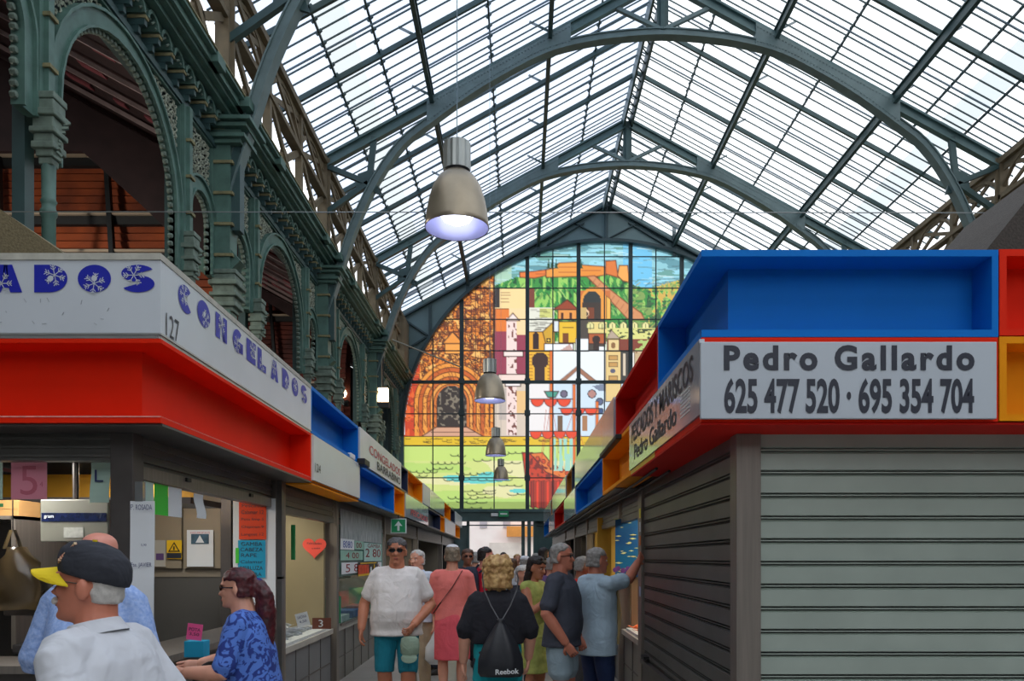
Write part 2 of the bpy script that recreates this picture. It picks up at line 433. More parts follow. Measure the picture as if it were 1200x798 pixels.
def column(parent, y, name='column'):
    """slender cast column with neck rings, capital; pilaster strip above it"""
    t = empty(name, (AX+.12, y, 0), parent=parent)
    m = MB(); m.smooth = True
    m.lathe([(.12, 0), (.12, .3), (.08, .4), (.066, 5.1), (.082, 5.13), (.082, 5.17), (.066, 5.2), (.066, 5.24), (.08, 5.27), (.066, 5.3), (.07, 5.65)], n=14)
    m.build('shaft', M_tealL, t)
    m = MB(); capital(m, 0, 0, 5.63, .25, .72); m.build('capital', M_fret, t, bevel=.012)
    m = MB(); 
    for i in range(9): a = i*.8; m.tube((.1+.03*math.sin(a), -.09+.02*i, 5.7+i*.05), (.13+.03*math.cos(a), -.05+.02*i, 5.66+i*.06), .02, 5)
    m.build('leaf_drop', M_fret, t)
    m = MB(); m.box(-.17, -.02, -.12, .12, 6.3, ZTOP); m.box(-.1, .03, -.05, .05, 6.3, ZTOP); m.build('pilaster_strip', M_tealL, t)
    for z in (6.62, 7.15, 7.68): m = MB(); m.box(-.1, .06, -.075, .075, z, z+.04); m.build('ring', M_dust, t)
    m = MB(); m.box(-.33, -.2, -.08, .08, 0, 8.2); m.build('rear_post', M_tealD, t)
    return t
def pilaster(parent, y):
    t = empty('truss_pilaster', (AX+.2, y, 0), parent=parent)
    m = MB(); m.box(-.2, .1, -.16, .16, 0, 5.6); m.box(-.2, .1, -.16, .16, 6.2, 8.75); m.build('shaft', M_tealL, t)
    m = MB(); capital(m, 0, 0, 5.5, .42, .74); m.build('capital', M_fret, t, bevel=.012)
    for z in (6.45, 6.95, 7.45, 7.95): m = MB(); m.box(-.2, .15, -.19, .19, z, z+.045); m.build('ring', M_dust, t)
    m = MB(); m.box(.05, .24, -.1, .1, 6.9, 8.75); m.build('rib_backing', M_tealD, t)
    m = MB()
    for a, h in ((.3, 8.25), (.38, 8.32), (.3, 8.4), (.42, 8.47), (.5, 8.55)): m.box(-.2, a, -a*.8, a*.8, h, h+.06)
    m.build('corbel', M_tealL, t)
    return t
def arcade_bay(k):
    y0 = k*B
    t = empty('arcade_bay', (0, y0, 0))
    pilaster(t, 0)
    BO = [('narrow_arch', .95, .42, 6.83, .28, 1.62), ('tall_arch', 3.45, 1.42, 6.52, 1.8, 5.1), ('narrow_arch', 5.78, .38, 6.85, 5.3, 6.3)]
    for nm, c, r, zs, a, b in BO:
        arch_panel(t, c, r, zs, a, b, nm); fret_spandrel(t, c, r, zs, a, b, ZTOP)
    column(t, 1.72); column(t, 5.2)
    # frieze with corbel table and cornice
    e = empty('entablature', (AX, 0, 0), parent=t)
    m = MB(); m.box(-.35, 0, 0, B, ZTOP, 9.0); m.box(-.02, .08, 0, B, ZTOP, ZTOP+.09); m.build('frieze', M_tealD, e)
    m = MB()
    for z0, z1, d in ((8.62, 8.68, .2), (8.68, 8.75, .34), (8.75, 8.8, .44), (8.8, 8.9, .5), (8.9, 8.95, .58)): m.box(-.35, d, 0, B, z0, z1)
    m.box(-.3, .66, -.3, .3, 8.8, 8.95); m.box(-.3, .6, 1.57, 1.87, 8.8, 8.95); m.box(-.3, .6, 5.05, 5.35, 8.8, 8.95)
    m.build('cornice', M_tealL, e)
    m = MB(); m.box(.44, .6, 0, B, 8.95, 8.975); m.build('dust_ledge', M_dust, e)
    m = MB()
    for i in range(60): m.tube((.205+.005*(i % 2), .05+i*B/60.5, 8.52+.02*math.sin(i*1.9)), (.21, .13+i*B/60.5, 8.57+.02*math.cos(i*2.3)), .014, 4)
    m.build('frieze_ornament', M_fret, e)
    n = 17
    for i in range(n):
        y = (i+.5)*B/n
        b = MB()
        b.box(0, .24, y-.045, y+.045, 8.44, 8.48, 1); b.box(0, .22, y-.035, y+.035, 8.36, 8.44, 0); b.box(.0, .14, y-.03, y+.03, 8.27, 8.36, 0); b.box(.0, .07, y-.02, y+.02, 8.2, 8.27, 0)
        b.build('corbel', [M_tealD, M_dust], e)
        b = MB(); h = B/n/2-.02; P = arch_curve(y+B/n/2, h-.045, 8.5, 6); Q = arch_curve(y+B/n/2, h, 8.5, 6)
        b.strip(P, Q, 'yz', .0, .24); b.build('corbel_arch', M_tealL, e)
    return t
bay_lab = {0: 'green iron arcade bay closest to the viewer, upper left', 1: 'green cast iron arcade bay with the tallest arch seen, above the CONGELADOS sign corner',
           2: 'green arcade bay behind the side lettering of the frozen food stall', 3: 'distant green arcade bay with a round lamp glowing in its arch', 4: 'last green arcade bay before the stained glass gable'}
bay0 = arcade_bay(1)
tag(bay0, bay_lab[1], 'arcade', 'cast iron arcade bays along the left gallery')
for k in (2, 3, 4):
    c = copy_tree(bay0); c.location = (0, k*B, 0); tag(c, bay_lab[k], 'arcade', 'cast iron arcade bays along the left gallery')
c = copy_tree(bay0); c.location = (0, 0, 0); tag(c, bay_lab[0], 'arcade', 'cast iron arcade bays along the left gallery')

# ---- dark side aisle behind the arcade
M_dark = mat('dark_timber_ceiling', (46, 30, 32), .8, 0, .3, 3)  # dark brown with random tone variation
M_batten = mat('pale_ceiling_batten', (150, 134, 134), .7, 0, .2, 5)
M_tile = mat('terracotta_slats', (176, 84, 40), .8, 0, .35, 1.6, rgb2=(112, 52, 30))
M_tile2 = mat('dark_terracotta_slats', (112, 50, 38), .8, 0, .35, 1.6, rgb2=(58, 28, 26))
M_darkbeam = mat('dark_iron_beam', (34, 38, 40), .6, 0, .1, 3)
M_rail = mat('pale_rail', (176, 160, 140), .6, 0, .1, 3)
m = MB()
# ceiling slopes up away from the arcade, dark
m.add([(-5.5, -9, 8.6), (-11.5, -9, 11.89), (-11.5, WY, 11.89), (-5.5, WY, 8.6), (-5.5, -9, 8.8), (-11.5, -9, 12.09), (-11.5, WY, 12.09), (-5.5, WY, 8.8)],
      [(0, 1, 2, 3), (4, 5, 6, 7), (0, 1, 5, 4), (2, 3, 7, 6), (0, 3, 7, 4), (1, 2, 6, 5)])
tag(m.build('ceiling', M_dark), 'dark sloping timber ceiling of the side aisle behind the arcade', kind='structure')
ceil = bpy.data.objects['ceiling']
for i in range(38):
    y = .2+i*.85; m = MB(); m.beam((-5.5, y, 8.52), (-11.4, y, 8.52+5.9*.548), .045, .06); m.build('batten', M_batten, ceil)
m = MB(); rr = random.Random(5)
for i in range(260):
    y = .45+.5*rr.randrange(63); x = -5.8-rr.random()*5.2; z = 8.57+(-5.5-x)*.548; w = .15+rr.random()*.3
    m.beam((x, y, z), (x-w, y, z+w*.548), .16, .03)
m.build('red_tiles', mat('red_ceiling_tiles', (128, 66, 74), .8, 0, .3, 3), ceil).__setitem__('kind', 'stuff')
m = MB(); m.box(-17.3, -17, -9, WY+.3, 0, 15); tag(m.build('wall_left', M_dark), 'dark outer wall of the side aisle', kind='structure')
# slatted terracotta roof planes of the cross aisles: seen through the arches as horizontal bands
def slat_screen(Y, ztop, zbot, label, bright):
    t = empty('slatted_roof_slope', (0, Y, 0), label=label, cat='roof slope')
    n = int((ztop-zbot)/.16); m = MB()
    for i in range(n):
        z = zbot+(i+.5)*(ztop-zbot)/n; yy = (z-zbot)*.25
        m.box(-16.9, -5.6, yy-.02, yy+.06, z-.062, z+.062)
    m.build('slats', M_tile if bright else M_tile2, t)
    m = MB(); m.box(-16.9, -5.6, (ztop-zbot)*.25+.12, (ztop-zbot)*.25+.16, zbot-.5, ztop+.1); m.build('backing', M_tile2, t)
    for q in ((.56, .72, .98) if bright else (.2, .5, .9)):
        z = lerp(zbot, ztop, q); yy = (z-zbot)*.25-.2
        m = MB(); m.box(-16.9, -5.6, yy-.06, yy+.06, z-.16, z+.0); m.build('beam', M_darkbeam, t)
        m = MB(); m.box(-16.9, -5.6, yy-.12, yy-.05, z+.0, z+.05); m.build('rail', M_rail, t)
    for x in (-7.2, -9.3, -11.4, -13.5):
        m = MB(); m.beam((x, -.3, zbot), (x-.9, (ztop-zbot)*.25-.3, ztop), .09, .1); m.build('raking_bar', M_darkbeam, t)
        m = MB(); m.beam((x+.9, -.34, lerp(zbot, ztop, .52)), (x+.9, -.3, lerp(zbot, ztop, .86)), .07, .07); m.build('post', M_darkbeam, t)
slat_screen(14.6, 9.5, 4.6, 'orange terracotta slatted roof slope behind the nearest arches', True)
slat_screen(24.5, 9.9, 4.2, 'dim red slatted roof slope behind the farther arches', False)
for Y, P, kk in ((14.3, [(-17, 8.9), (-7.9, 8.9), (-6.85, 7.95), (-5.6, 6.75), (-5.6, 8.5), (-11.4, 11.7), (-17, 11.7)], 'nearer'), (24.2, [(-17, 9.8), (-8.03, 9.56), (-6.93, 8.87), (-5.6, 8.05), (-5.6, 8.5), (-11.4, 11.7), (-17, 11.7)], 'farther')):
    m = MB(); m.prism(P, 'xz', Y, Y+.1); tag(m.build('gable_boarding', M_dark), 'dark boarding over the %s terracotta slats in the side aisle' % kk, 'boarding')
for (x, y, z, w) in ((-9, 11, 6.4, 'nearer'), (-9.5, 20.5, 6.6, 'farther')):  # out-of-view lamps added to brighten the terracotta slats
    t = empty('added_fill_lamp', (x, y, z), label='%s warm fill lamp added out of view in the side aisle behind the stalls' % w, cat='lamp')
    m = MB(); m.lathe([(0, .3), (.06, .3), (.2, .1), (.25, 0), (.24, 0), (.19, .1), (.05, .28), (0, .28)], n=20); m.build('shade', M_tealD, t)
    m = MB(); m.tube((0, 0, .3), (0, 0, 3.2), .01, 6); m.build('cord', M_tealD, t)
    ld = bpy.data.lights.new('added_fill_light', 'POINT'); ld.energy = 420; ld.color = (1, .9, .78); ld.shadow_soft_size = .2
    lo = bpy.data.objects.new('added_fill_light', ld); COL.objects.link(lo); lo.parent = t; lo.location = (0, 0, -.15)
m = MB(); m.prism([(-16.95, 0), (-5.6, 0), (-5.6, 8.5), (-11.4, 11.7), (-16.95, 11.7)], 'xz', 31.5, 31.7); tag(m.build('sky_gap_boarding', M_dark), 'added dark boarding blocking the sky gap in the side aisle near the gable', 'boarding')  # added to block bright sky showing past the aisle end
# glowing wall lamps deep in the aisle
M_warm = mat('lamp_glow', (255, 214, 170), .5, emit=6, var=0)
for (x, y, lab) in ((401, 461, 'round white globe lamp glowing inside the dark arch left of the blue box'), (449, 463, 'square white lantern glowing inside the last narrow arch')):
    Y = 26.0; t = empty('wall_lantern', (PX(x, Y), Y, PZ(y, Y)), label=lab, cat='lamp')
    m = MB(); m.smooth = True
    if x < 420: m.lathe([(0, -.16), (.11, -.11), (.16, 0), (.11, .11), (0, .16)], n=12)
    else: m.box(-.16, .16, -.1, .1, -.22, .22)
    m.build('shade', M_warm, t)
    m = MB(); m.box(-.2, .2, -.1, .1, -.42, -.24); m.tube((0, 0, .15), (0, 0, 1.7), .02, 6); m.build('stand', M_darkbeam, t)
# ================================================================== GABLE WALL
M_plate = mat('blue_grey_riveted_plate', (98, 122, 124), .45, 0, .1, 1.5)
M_plateD = mat('blue_grey_plate_edge', (44, 66, 70), .5, 0, .1, 3)
WS = WY/F
def wx(px): return (px-HX)*WS
def wz(py): return EYE+(HY-py)*WS
GX = 710.0; ARX = 237.0; ARZ = 226.0; SPY = 510.0      # glass arch: centre, half width, rise, springing row (photo px in the wall plane)
def arch_row(px):
    d = abs(px-GX)/ARX
    return SPY-ARZ*math.sqrt(max(0, 1-d*d))
wall = MB()
a = []; b = []
for i in range(61):
    u = -1+2*i/60; px = GX+ARX*math.sin(u*PI/2); a.append((wx(px), wz(arch_row(px)))); 
    X = wx(px); b.append((X, roofz(X-RX)+.3))
wall.strip(a, b, 'xz', WY, WY+.25)
for s in (-1, 1):
    x0 = wx(GX+s*ARX); x1 = RX+s*20.6
    P = [(x0, 2.9), (x1, 2.9), (x1, 9.2), (RX+s*(EAV+1), 9.2), (RX+s*(EAV+1), roofz(EAV+1)+.3), (x0, roofz(x0-RX)+.3)]
    wall.prism(P, 'xz', WY, WY+.25)
wall.box(RX-20.5, wx(549), WY, WY+.25, 0, 2.9); wall.box(wx(650), RX+20.5, WY, WY+.25, 0, 2.9)
W = wall.build('wall_back', M_plate); tag(W, 'blue grey iron gable wall around the stained glass', kind='structure')
# ribs and flanges on the gable
m = MB()
ar = [(wx(GX+ARX*math.sin((-1+2*i/60)*PI/2)), 0) for i in range(61)]
A = []; A2 = []
for i in range(61):
    px = GX+ARX*math.sin((-1+2*i/60)*PI/2); X, Z = wx(px), wz(arch_row(px)); d = Vector((X-wx(GX), Z-wz(SPY))).normalized()
    A.append((X-d.x*.02, Z-d.y*.02)); A2.append((X+d.x*.1, Z+d.y*.1))
m.strip(A, A2, 'xz', WY-.22, WY)
m.build('arch_flange', M_plateD, W)
for s in (-1, 1):
    e = EAV
    def rz(dx, o): return wz(222)-o-.535*dx
    m = MB(); m.beam((RX, WY-.08, rz(0, 0)), (RX+s*e, WY-.08, rz(e, 0)), .2, .06); m.build('gable_flange', M_plateD, W)
    m = MB(); m.beam((RX, WY-.08, rz(0, .68)), (RX+s*e, WY-.08, rz(e, .8)), .2, .06); m.build('gable_flange', M_plateD, W)
    m = MB(); m.beam((RX+s*.9, WY-.04, rz(.9, .9)), (RX+s*2.4, WY-.04, rz(2.4, 1.0)), .1, .04); m.beam((RX+s*.15, WY-.04, wz(279)), (RX+s*1.3, WY-.04, wz(262)), .1, .04); m.beam((RX+s*1.3, WY-.04, wz(262)), (RX+s*2.5, WY-.04, wz(283)), .1, .04); m.build('stiffener', M_plateD, W)
    for dx in (2.76, 5.64):
        m = MB(); m.box(RX+s*dx-.07, RX+s*dx+.07, WY-.16, WY, rz(dx, 1.3), rz(dx, 0)); m.build('stiffener', M_plateD, W)
    # corner panel: frame and diagonals
    x0, x1 = wx(GX+s*242), wx(GX+s*212)
    m = MB(); m.box(min(x0, x0-s*.1), max(x0, x0-s*.1), WY-.12, WY, wz(448), wz(371)); m.build('stiffener', M_plateD, W)
    m = MB(); m.beam((x0, WY-.06, wz(371)), (wx(GX+s*208), WY-.06, wz(394)), .1, .07); m.beam((wx(GX+s*238), WY-.06, wz(413)), (wx(GX+s*208), WY-.06, wz(394)), .1, .07)
    m.beam((wx(GX+s*206), WY-.06, wz(357)), (wx(GX+s*206), WY-.06, wz(392)), .1, .07); m.build('stiffener', M_plateD, W)
m = MB(); m.box(RX-.06, RX+.06, WY-.2, WY, wz(284), wz(222)); m.build('stiffener', M_plateD, W)
# tan pier between clerestory and gable
for s in (-1, 1):
    m = MB(); x = RX+s*(EAV+.12); m.box(x-.35, x+.35, WY-1.3, WY-.02, 8.96, roofz(EAV)-.3)
    tag(m.build('trim_%d' % (1 if s < 0 else 2), mat('tan_weathered_panel', (126, 112, 88), .8, 0, .25, 2, stretch=(3, 3, .3))), 'tan weathered end pier beside the gable', kind='structure')

# ------------------------------------------------------------------ stained glass: painted panes as coloured cells (one cell = one photo px)
GW, GH = 476, 316; GX0, GY0 = 473.0, 283.0
img = np.zeros((GH, GW, 3)); img[:] = srgb((205, 215, 190))
yy, xx = np.mgrid[0:GH, 0:GW]; PXX = xx+GX0; PYY = yy+GY0
rng = np.random.RandomState(4)
def nz(sx, sy, seed=0):
    """smooth value noise on the photo grid"""
    r = np.random.RandomState(seed); gh = int(GH/sy)+3; gw = int(GW/sx)+3; g = r.rand(gh, gw)
    u = xx/sx; v = yy/sy; i = u.astype(int); j = v.astype(int); fu = u-i; fv = v-j
    return (g[j, i]*(1-fu)+g[j, i+1]*fu)*(1-fv)+(g[j+1, i]*(1-fu)+g[j+1, i+1]*fu)*fv
def inpoly(P):
    m = np.zeros((GH, GW), bool); n = len(P)
    for i in range(n):
        x0, y0 = P[i]; x1, y1 = P[(i+1) % n]
        if y0 == y1: continue
        c = ((PYY >= min(y0, y1)) & (PYY < max(y0, y1)))
        xi = x0+(PYY-y0)*(x1-x0)/(y1-y0); m ^= c & (PXX < xi)
    return m
def fill(mask, c, a=1.0): 
    k = srgb(c); img[mask] = img[mask]*(1-a)+np.array(k)*a
def poly(P, c, edge=None, w=.8): 
    fill(inpoly(P), c)
    if edge is not None: line(P+[P[0]], edge, w)
def rect(x0, y0, x1, y1, c, edge=None, w=.8): poly([(x0, y0), (x1, y0), (x1, y1), (x0, y1)], c, edge, w)
def segd(a, b):
    ax, ay = a; bx, by = b; dx, dy = bx-ax, by-ay; L = dx*dx+dy*dy+1e-9
    t = np.clip(((PXX-ax)*dx+(PYY-ay)*dy)/L, 0, 1); return np.hypot(PXX-ax-t*dx, PYY-ay-t*dy)
def line(P, c=(30, 22, 18), w=.8):
    k = np.array(srgb(c))
    for a, b in zip(P, P[1:]):
        x0 = int(max(0, min(a[0], b[0])-GX0-3)); x1 = int(min(GW, max(a[0], b[0])-GX0+4)); y0 = int(max(0, min(a[1], b[1])-GY0-3)); y1 = int(min(GH, max(a[1], b[1])-GY0+4))
        if x1 <= x0 or y1 <= y0: continue
        X = PXX[y0:y1, x0:x1]; Y = PYY[y0:y1, x0:x1]; dx, dy = b[0]-a[0], b[1]-a[1]; L = dx*dx+dy*dy+1e-9
        t = np.clip(((X-a[0])*dx+(Y-a[1])*dy)/L, 0, 1); d = np.hypot(X-a[0]-t*dx, Y-a[1]-t*dy)
        al = np.clip(w-d+.3, 0, 1)[..., None]; img[y0:y1, x0:x1] = img[y0:y1, x0:x1]*(1-al)+k*al
def disc(cx, cy, r, c, ry=None): fill(((PXX-cx)/r)**2+((PYY-cy)/(ry or r))**2 < 1, c)
def arcl(cx, cy, rx, ry, a0, a1, c=(30, 22, 18), w=.8, n=10): line([(cx+rx*math.cos(lerp(a0, a1, i/n)), cy-ry*math.sin(lerp(a0, a1, i/n))) for i in range(n+1)], c, w)
# sky with blown clouds
g = nz(40, 7, 1)*.6+nz(14, 3, 2)*.4
for lo, hi, c in ((0, .38, (96, 150, 160)), (.38, .5, (140, 196, 204)), (.5, .62, (150, 210, 224)), (.62, 1, (104, 158, 150))):
    fill((PYY < 360) & (g >= lo) & (g < hi), c)
fill((PXX < 600) & (PYY < 340) & (g > .45), (170, 206, 180))
fill((PXX > 730) & (PYY < 345) & (g > .3) & (PXX < 765), (110, 190, 226))
for i in range(150):
    x = 560+rng.rand()*300; y = 286+rng.rand()*48; L = 6+rng.rand()*16; line([(x, y), (x+L*.5, y+(rng.rand()-.5)*1.5), (x+L, y+(rng.rand()-.4)*3)], ((70, 104, 110), (196, 226, 226), (96, 128, 120), (150, 206, 220))[i % 4], .6)
# hill
hill = [(560, 345), (579, 334), (604, 324), (625, 324), (690, 318), (720, 318), (745, 334), (762, 337), (780, 333), (800, 326), (860, 322), (949, 340), (949, 400), (560, 400)]
poly(hill, (58, 140, 62))
poly([(760, 338), (780, 332), (800, 326), (860, 320), (949, 345), (949, 352), (800, 342)], (206, 178, 78))
hm = inpoly(hill); h1 = nz(3, 9, 5); h2 = nz(9, 3, 8)
fill(hm & (h1 > .62), (150, 200, 96)); fill(hm & (h1 < .3), (24, 84, 44)); fill(hm & (PXX > 735) & (h2 > .58), (128, 158, 84)); fill(hm & (PXX > 735) & (h2 < .3), (58, 96, 60)); fill(hm & (PXX > 760) & (h1 > .72), (206, 170, 80))
for i in range(420):
    x = 590+rng.rand()*250; y = 326+rng.rand()*66; L = 3+rng.rand()*6
    if x < 700: line([(x, y), (x+L*.8*(1 if x > 640 else -1), y+L)], (18, 70, 34) if i % 5 < 3 else ((196, 226, 130) if i % 2 else (60, 176, 80)), .55)
    elif x > 738: line([(x, y), (x-L*.6, y+L*.5)], ((50, 84, 60), (190, 176, 90), (96, 140, 70))[i % 3], .6)
    else: line([(x, y), (x+L*.8, y+L)], ((40, 90, 50), (150, 190, 110))[i % 2], .5)
# castle on the ridge
CO = (228, 150, 60); CE = (96, 44, 22)
poly([(609, 324), (609, 318), (625, 317), (640, 315), (640, 322), (626, 325)], (224, 120, 50), CE)
poly([(640, 324), (640, 315), (650, 313), (655, 307), (678, 306), (678, 323)], CO, CE)
poly([(678, 323), (678, 309), (690, 310), (706, 311), (716, 313), (716, 320), (700, 323)], (226, 140, 52), CE)
poly([(710, 320), (710, 305), (722, 304), (724, 318), (736, 326), (737, 330), (724, 324)], (214, 116, 48), CE)
poly([(724, 322), (726, 310), (736, 310), (738, 330), (730, 328)], (236, 164, 80), CE)
for (x0, x1, y) in ((655, 676, 312), (655, 676, 318), (682, 704, 316), (628, 640, 320)): line([(x0, y), (x1, y)], (168, 84, 34), .5)
for x in (643, 647, 652, 681): poly([(x-2.2, 314), (x, 302), (x+2.2, 314)], (36, 74, 50))
# wall climbing the slope
pth = [(688, 323), (697, 322), (715, 338), (735, 354), (752, 366), (756, 374), (742, 374), (735, 372), (720, 356), (703, 338)]
poly(pth, (206, 140, 92), (130, 66, 36))
for i in range(9): line([(698+i*5.6, 326+i*4.9), (694+i*5.6, 332+i*4.9)], (150, 84, 48), .5)
# left: orange stone portal
fill((PXX < 579.5) & (PYY > 322) & (PYY < 512), (232, 134, 44))
n1 = nz(5, 5, 11); n2 = nz(2.4, 6, 12)
lm = (PXX < 579.5) & (PYY > 322) & (PYY < 512)
fill(lm & (n1 > .58), (244, 168, 78)); fill(lm & (n2 > .76), (150, 70, 26)); fill(lm & (PXX < 492) & (PYY > 420), (206, 66, 32)); fill(lm & (PXX < 492) & (PYY > 420) & (n1 > .6), (240, 104, 44))
DK = (66, 30, 14)
def contour(mask, sx, sy, seed, lv, c, w=.05):
    g_ = nz(sx, sy, seed)
    for l in lv: fill(mask & (abs(g_-l) < w), c, .85)
up_ = lm & (PYY < 448)
contour(up_, 9, 9, 81, (.32, .5, .68), (104, 44, 16), .035); contour(up_, 5, 7, 82, (.5,), (70, 30, 12), .05); contour(lm, 14, 4, 83, (.5,), (128, 58, 22), .03)
fill(up_ & (nz(7, 7, 84) > .72), (250, 186, 100))
for i in range(420):                                    # carved scribbles
    x = 478+rng.rand()*100; y = 326+rng.rand()*110
    if x < 579 and (y < 437): arcl(x, y, 1.5+rng.rand()*2.5, 1.5+rng.rand()*2.5, rng.rand()*6, rng.rand()*6+2, DK if i % 2 else (112, 52, 20), .55, 5)
for x in (541, 545, 552, 557, 563, 568, 574, 578): line([(x, 330), (x, 500)] if x > 556 else [(x, 360), (x, 405)], DK, .6)
for y in (373, 381, 388, 403, 410): line([(480, y), (579, y)], (96, 44, 18), .6)
poly([(518, 402), (530, 388), (543, 402)], (236, 150, 60), DK, .9); rect(521, 402, 541, 414, (240, 160, 70), DK)
for r, c in ((44, (238, 150, 56)), (39, (200, 96, 34)), (34, (240, 156, 64)), (29, (206, 104, 38)), (25, (240, 160, 72)), (21, (216, 118, 46))):
    mk = (((PXX-529)/(r*1.0))**2+((PYY-472)/(r*1.08))**2 < 1) & (PYY <= 472) | ((abs(PXX-529) < r) & (PYY > 472) & (PYY < 512)); fill(mk & lm, c)
for r in (44, 39, 34, 29, 25, 21, 17.5):
    arcl(529, 472, r, r*1.08, 0, PI, DK, .7, 26); line([(529-r, 472), (529-r, 500)], DK, .6); line([(529+r, 472), (529+r, 500)], DK, .6)
for i in range(90):
    a = PI*rng.rand(); r = 22+22*rng.rand(); line([(529+r*math.cos(a), 472-r*1.08*math.sin(a)), (529+(r+3)*math.cos(a+.04), 472-(r+3)*1.08*math.sin(a+.04))], (120, 54, 20), .6)
for i in range(110):
    s_ = 1 if rng.rand() > .5 else -1; x = 529+s_*(19+26*rng.rand()); y = 472+34*rng.rand(); line([(x, y), (x+1, y+3)], (120, 54, 20), .6)
dm = (((PXX-529)/17.5)**2+((PYY-470)/19)**2 < 1) & (PYY <= 470) | ((abs(PXX-529) < 17.5) & (PYY > 470) & (PYY < 500)); fill(dm, (52, 42, 36)); n3 = nz(2.5, 2.5, 21); fill(dm & (n3 > .68), (128, 116, 98))
poly([(529-18, 500), (529+18, 500), (568, 512), (492, 512)], (214, 160, 128), DK); line([(505, 506), (556, 506)], DK, .5)
# quay strip
fill((PYY > 511) & (PYY < 521.5), (226, 186, 36)); line([(474, 511), (949, 511)], (60, 36, 14), .7); line([(474, 522), (949, 522)], (50, 40, 14), .9)
for i in range(70): x = 476+rng.rand()*240; y = 513+rng.rand()*6; arcl(x, y, 3, 1, PI, 2*PI, (84, 58, 16), .5, 4)
# middle column: cream, orange, plum, statue pillar
rect(580, 337, 618, 361, (246, 212, 150)); rect(580, 337, 586, 360, (52, 44, 40)); rect(580, 361, 597, 388, (226, 122, 48), DK, .5)
rect(597, 361, 618, 388, (246, 212, 160)); rect(580, 388, 618, 447, (150, 58, 78)); rect(580, 447, 618, 511, (214, 196, 176)); rect(597, 388, 618, 392, (246, 212, 160))
for y in (342, 345, 349, 353): line([(587, y), (599-rng.rand()*4, y)], (90, 60, 40), .4)
rect(605, 458, 618, 484, (232, 190, 130)); rect(585, 455, 598, 492, (190, 176, 164))
rect(594, 372, 606, 510, (240, 214, 204)); poly([(593, 375), (601, 366), (609, 375)], (244, 222, 212), DK)
n4 = nz(2.2, 3, 31); sm = (PXX > 595) & (PXX < 606) & (PYY > 376) & (PYY < 510); fill(sm & (n4 > .66), (120, 70, 60))
rect(590, 411, 613, 417, (244, 222, 212), DK); rect(584, 438, 616, 447, (240, 214, 200), DK); rect(592, 448, 610, 452, (250, 240, 235), DK)
# white plaster and arabesque houses (618..678)
rect(618, 337, 627, 361, (120, 60, 44)); rect(618, 360, 650, 388, (226, 224, 206)); rect(633, 361, 648, 372, (206, 206, 120))
for i in range(26): x = 620+rng.rand()*20; y = 362+rng.rand()*24; line([(x, y), (x+5+rng.rand()*7, y)], (60, 50, 44), .5)
poly([(648, 362), (665, 350), (678, 362)], (150, 66, 36), DK); rect(654, 362, 676, 374, (228, 150, 70), DK); rect(658, 366, 661, 374, (80, 40, 24)); rect(668, 366, 671, 374, (80, 40, 24))
rect(618, 388, 640, 411, (224, 160, 44), DK); disc(628, 394, 4, (50, 28, 24), 5.5); rect(625, 396, 632, 409, (50, 28, 24)); 
poly([(636, 388), (650, 375), (650, 403), (640, 403)], (206, 160, 46), DK); disc(643, 398, 3, (60, 36, 20)); disc(643, 398, 1.3, (240, 200, 80))
rect(649, 375, 655, 388, (220, 226, 226), DK); rect(655, 376, 676, 401, (230, 186, 44), DK); rect(660, 390, 667, 401, (120, 66, 24)); line([(660, 383), (672, 383)], DK, .6)
rect(638, 402, 672, 411, (240, 240, 240), DK); poly([(655, 411), (668, 402), (672, 411)], (196, 160, 150))
rect(618, 411, 648, 448, (236, 178, 50), DK); disc(633, 422, 10, (58, 32, 26)); rect(627, 430, 639, 447, (58, 32, 26))
for y in range(415, 447, 4): line([(620, y), (624, y)], (150, 90, 24), .6); line([(642, y), (646, y)], (150, 90, 24), .6)
rect(648, 411, 710, 448, (232, 236, 236)); rect(618, 448, 648, 511, (236, 230, 226)); rect(648, 448, 738, 511, (206, 222, 232))
poly([(653, 448), (677, 428), (677, 433), (660, 448)], (160, 110, 84), DK, .5); poly([(677, 428), (702, 448), (694, 448), (677, 434)], (160, 110, 84), DK, .5)
# upper centre: horseshoe arch, houses, battlements
rect(680, 340, 716, 374, (196, 110, 56)); disc(696, 352, 15, (226, 150, 62), 17); rect(681, 350, 711, 374, (226, 150, 62)); disc(694, 354, 11, (44, 50, 50), 14); rect(683, 354, 705, 374, (60, 48, 40)); rect(690, 360, 697, 374, (120, 60, 34)); disc(686, 366, 5, (230, 190, 150)); disc(686, 367, 3.4, (60, 50, 46))
rect(681, 360, 688, 374, (200, 170, 110)); poly([(711, 346), (716, 350), (716, 374), (711, 374)], (232, 178, 80), DK, .5)
rect(680, 374, 710, 411, (74, 66, 58)); rect(690, 377, 712, 390, (226, 206, 130)); 
for x in (692, 706, 718, 731, 744, 757): 
    poly([(x-4, 384), (x-4, 379), (x, 376), (x+4, 379), (x+4, 384)], (228, 220, 150), (54, 64, 40), .5); line([(x, 379), (x, 385)], (60, 70, 44), .5)
rect(712, 384, 800, 397, (216, 214, 130)); fill((PXX > 712) & (PYY > 384) & (PYY < 397) & (nz(3, 2, 41) > .66), (60, 70, 40))
rect(712, 397, 800, 411, (128, 60, 42)); rect(690, 390, 710, 402, (176, 90, 44), DK); rect(675, 396, 690, 411, (236, 240, 240), DK, .5); disc(699, 397, 5, (50, 34, 28)); rect(696, 398, 703, 411, (50, 34, 28)); rect(703, 406, 710, 411, (236, 240, 240))
poly([(711, 396), (717, 386), (727, 396)], (180, 160, 140), DK, .5); rect(713, 397, 726, 412, (226, 200, 140), DK, .6); disc(719, 404, 2.5, (140, 100, 60), 4)
rect(710, 411, 728, 470, (226, 196, 130), DK, .6)
for y in (416, 424, 440): rect(714, y, 724, y+5, (196, 150, 84), DK, .4)
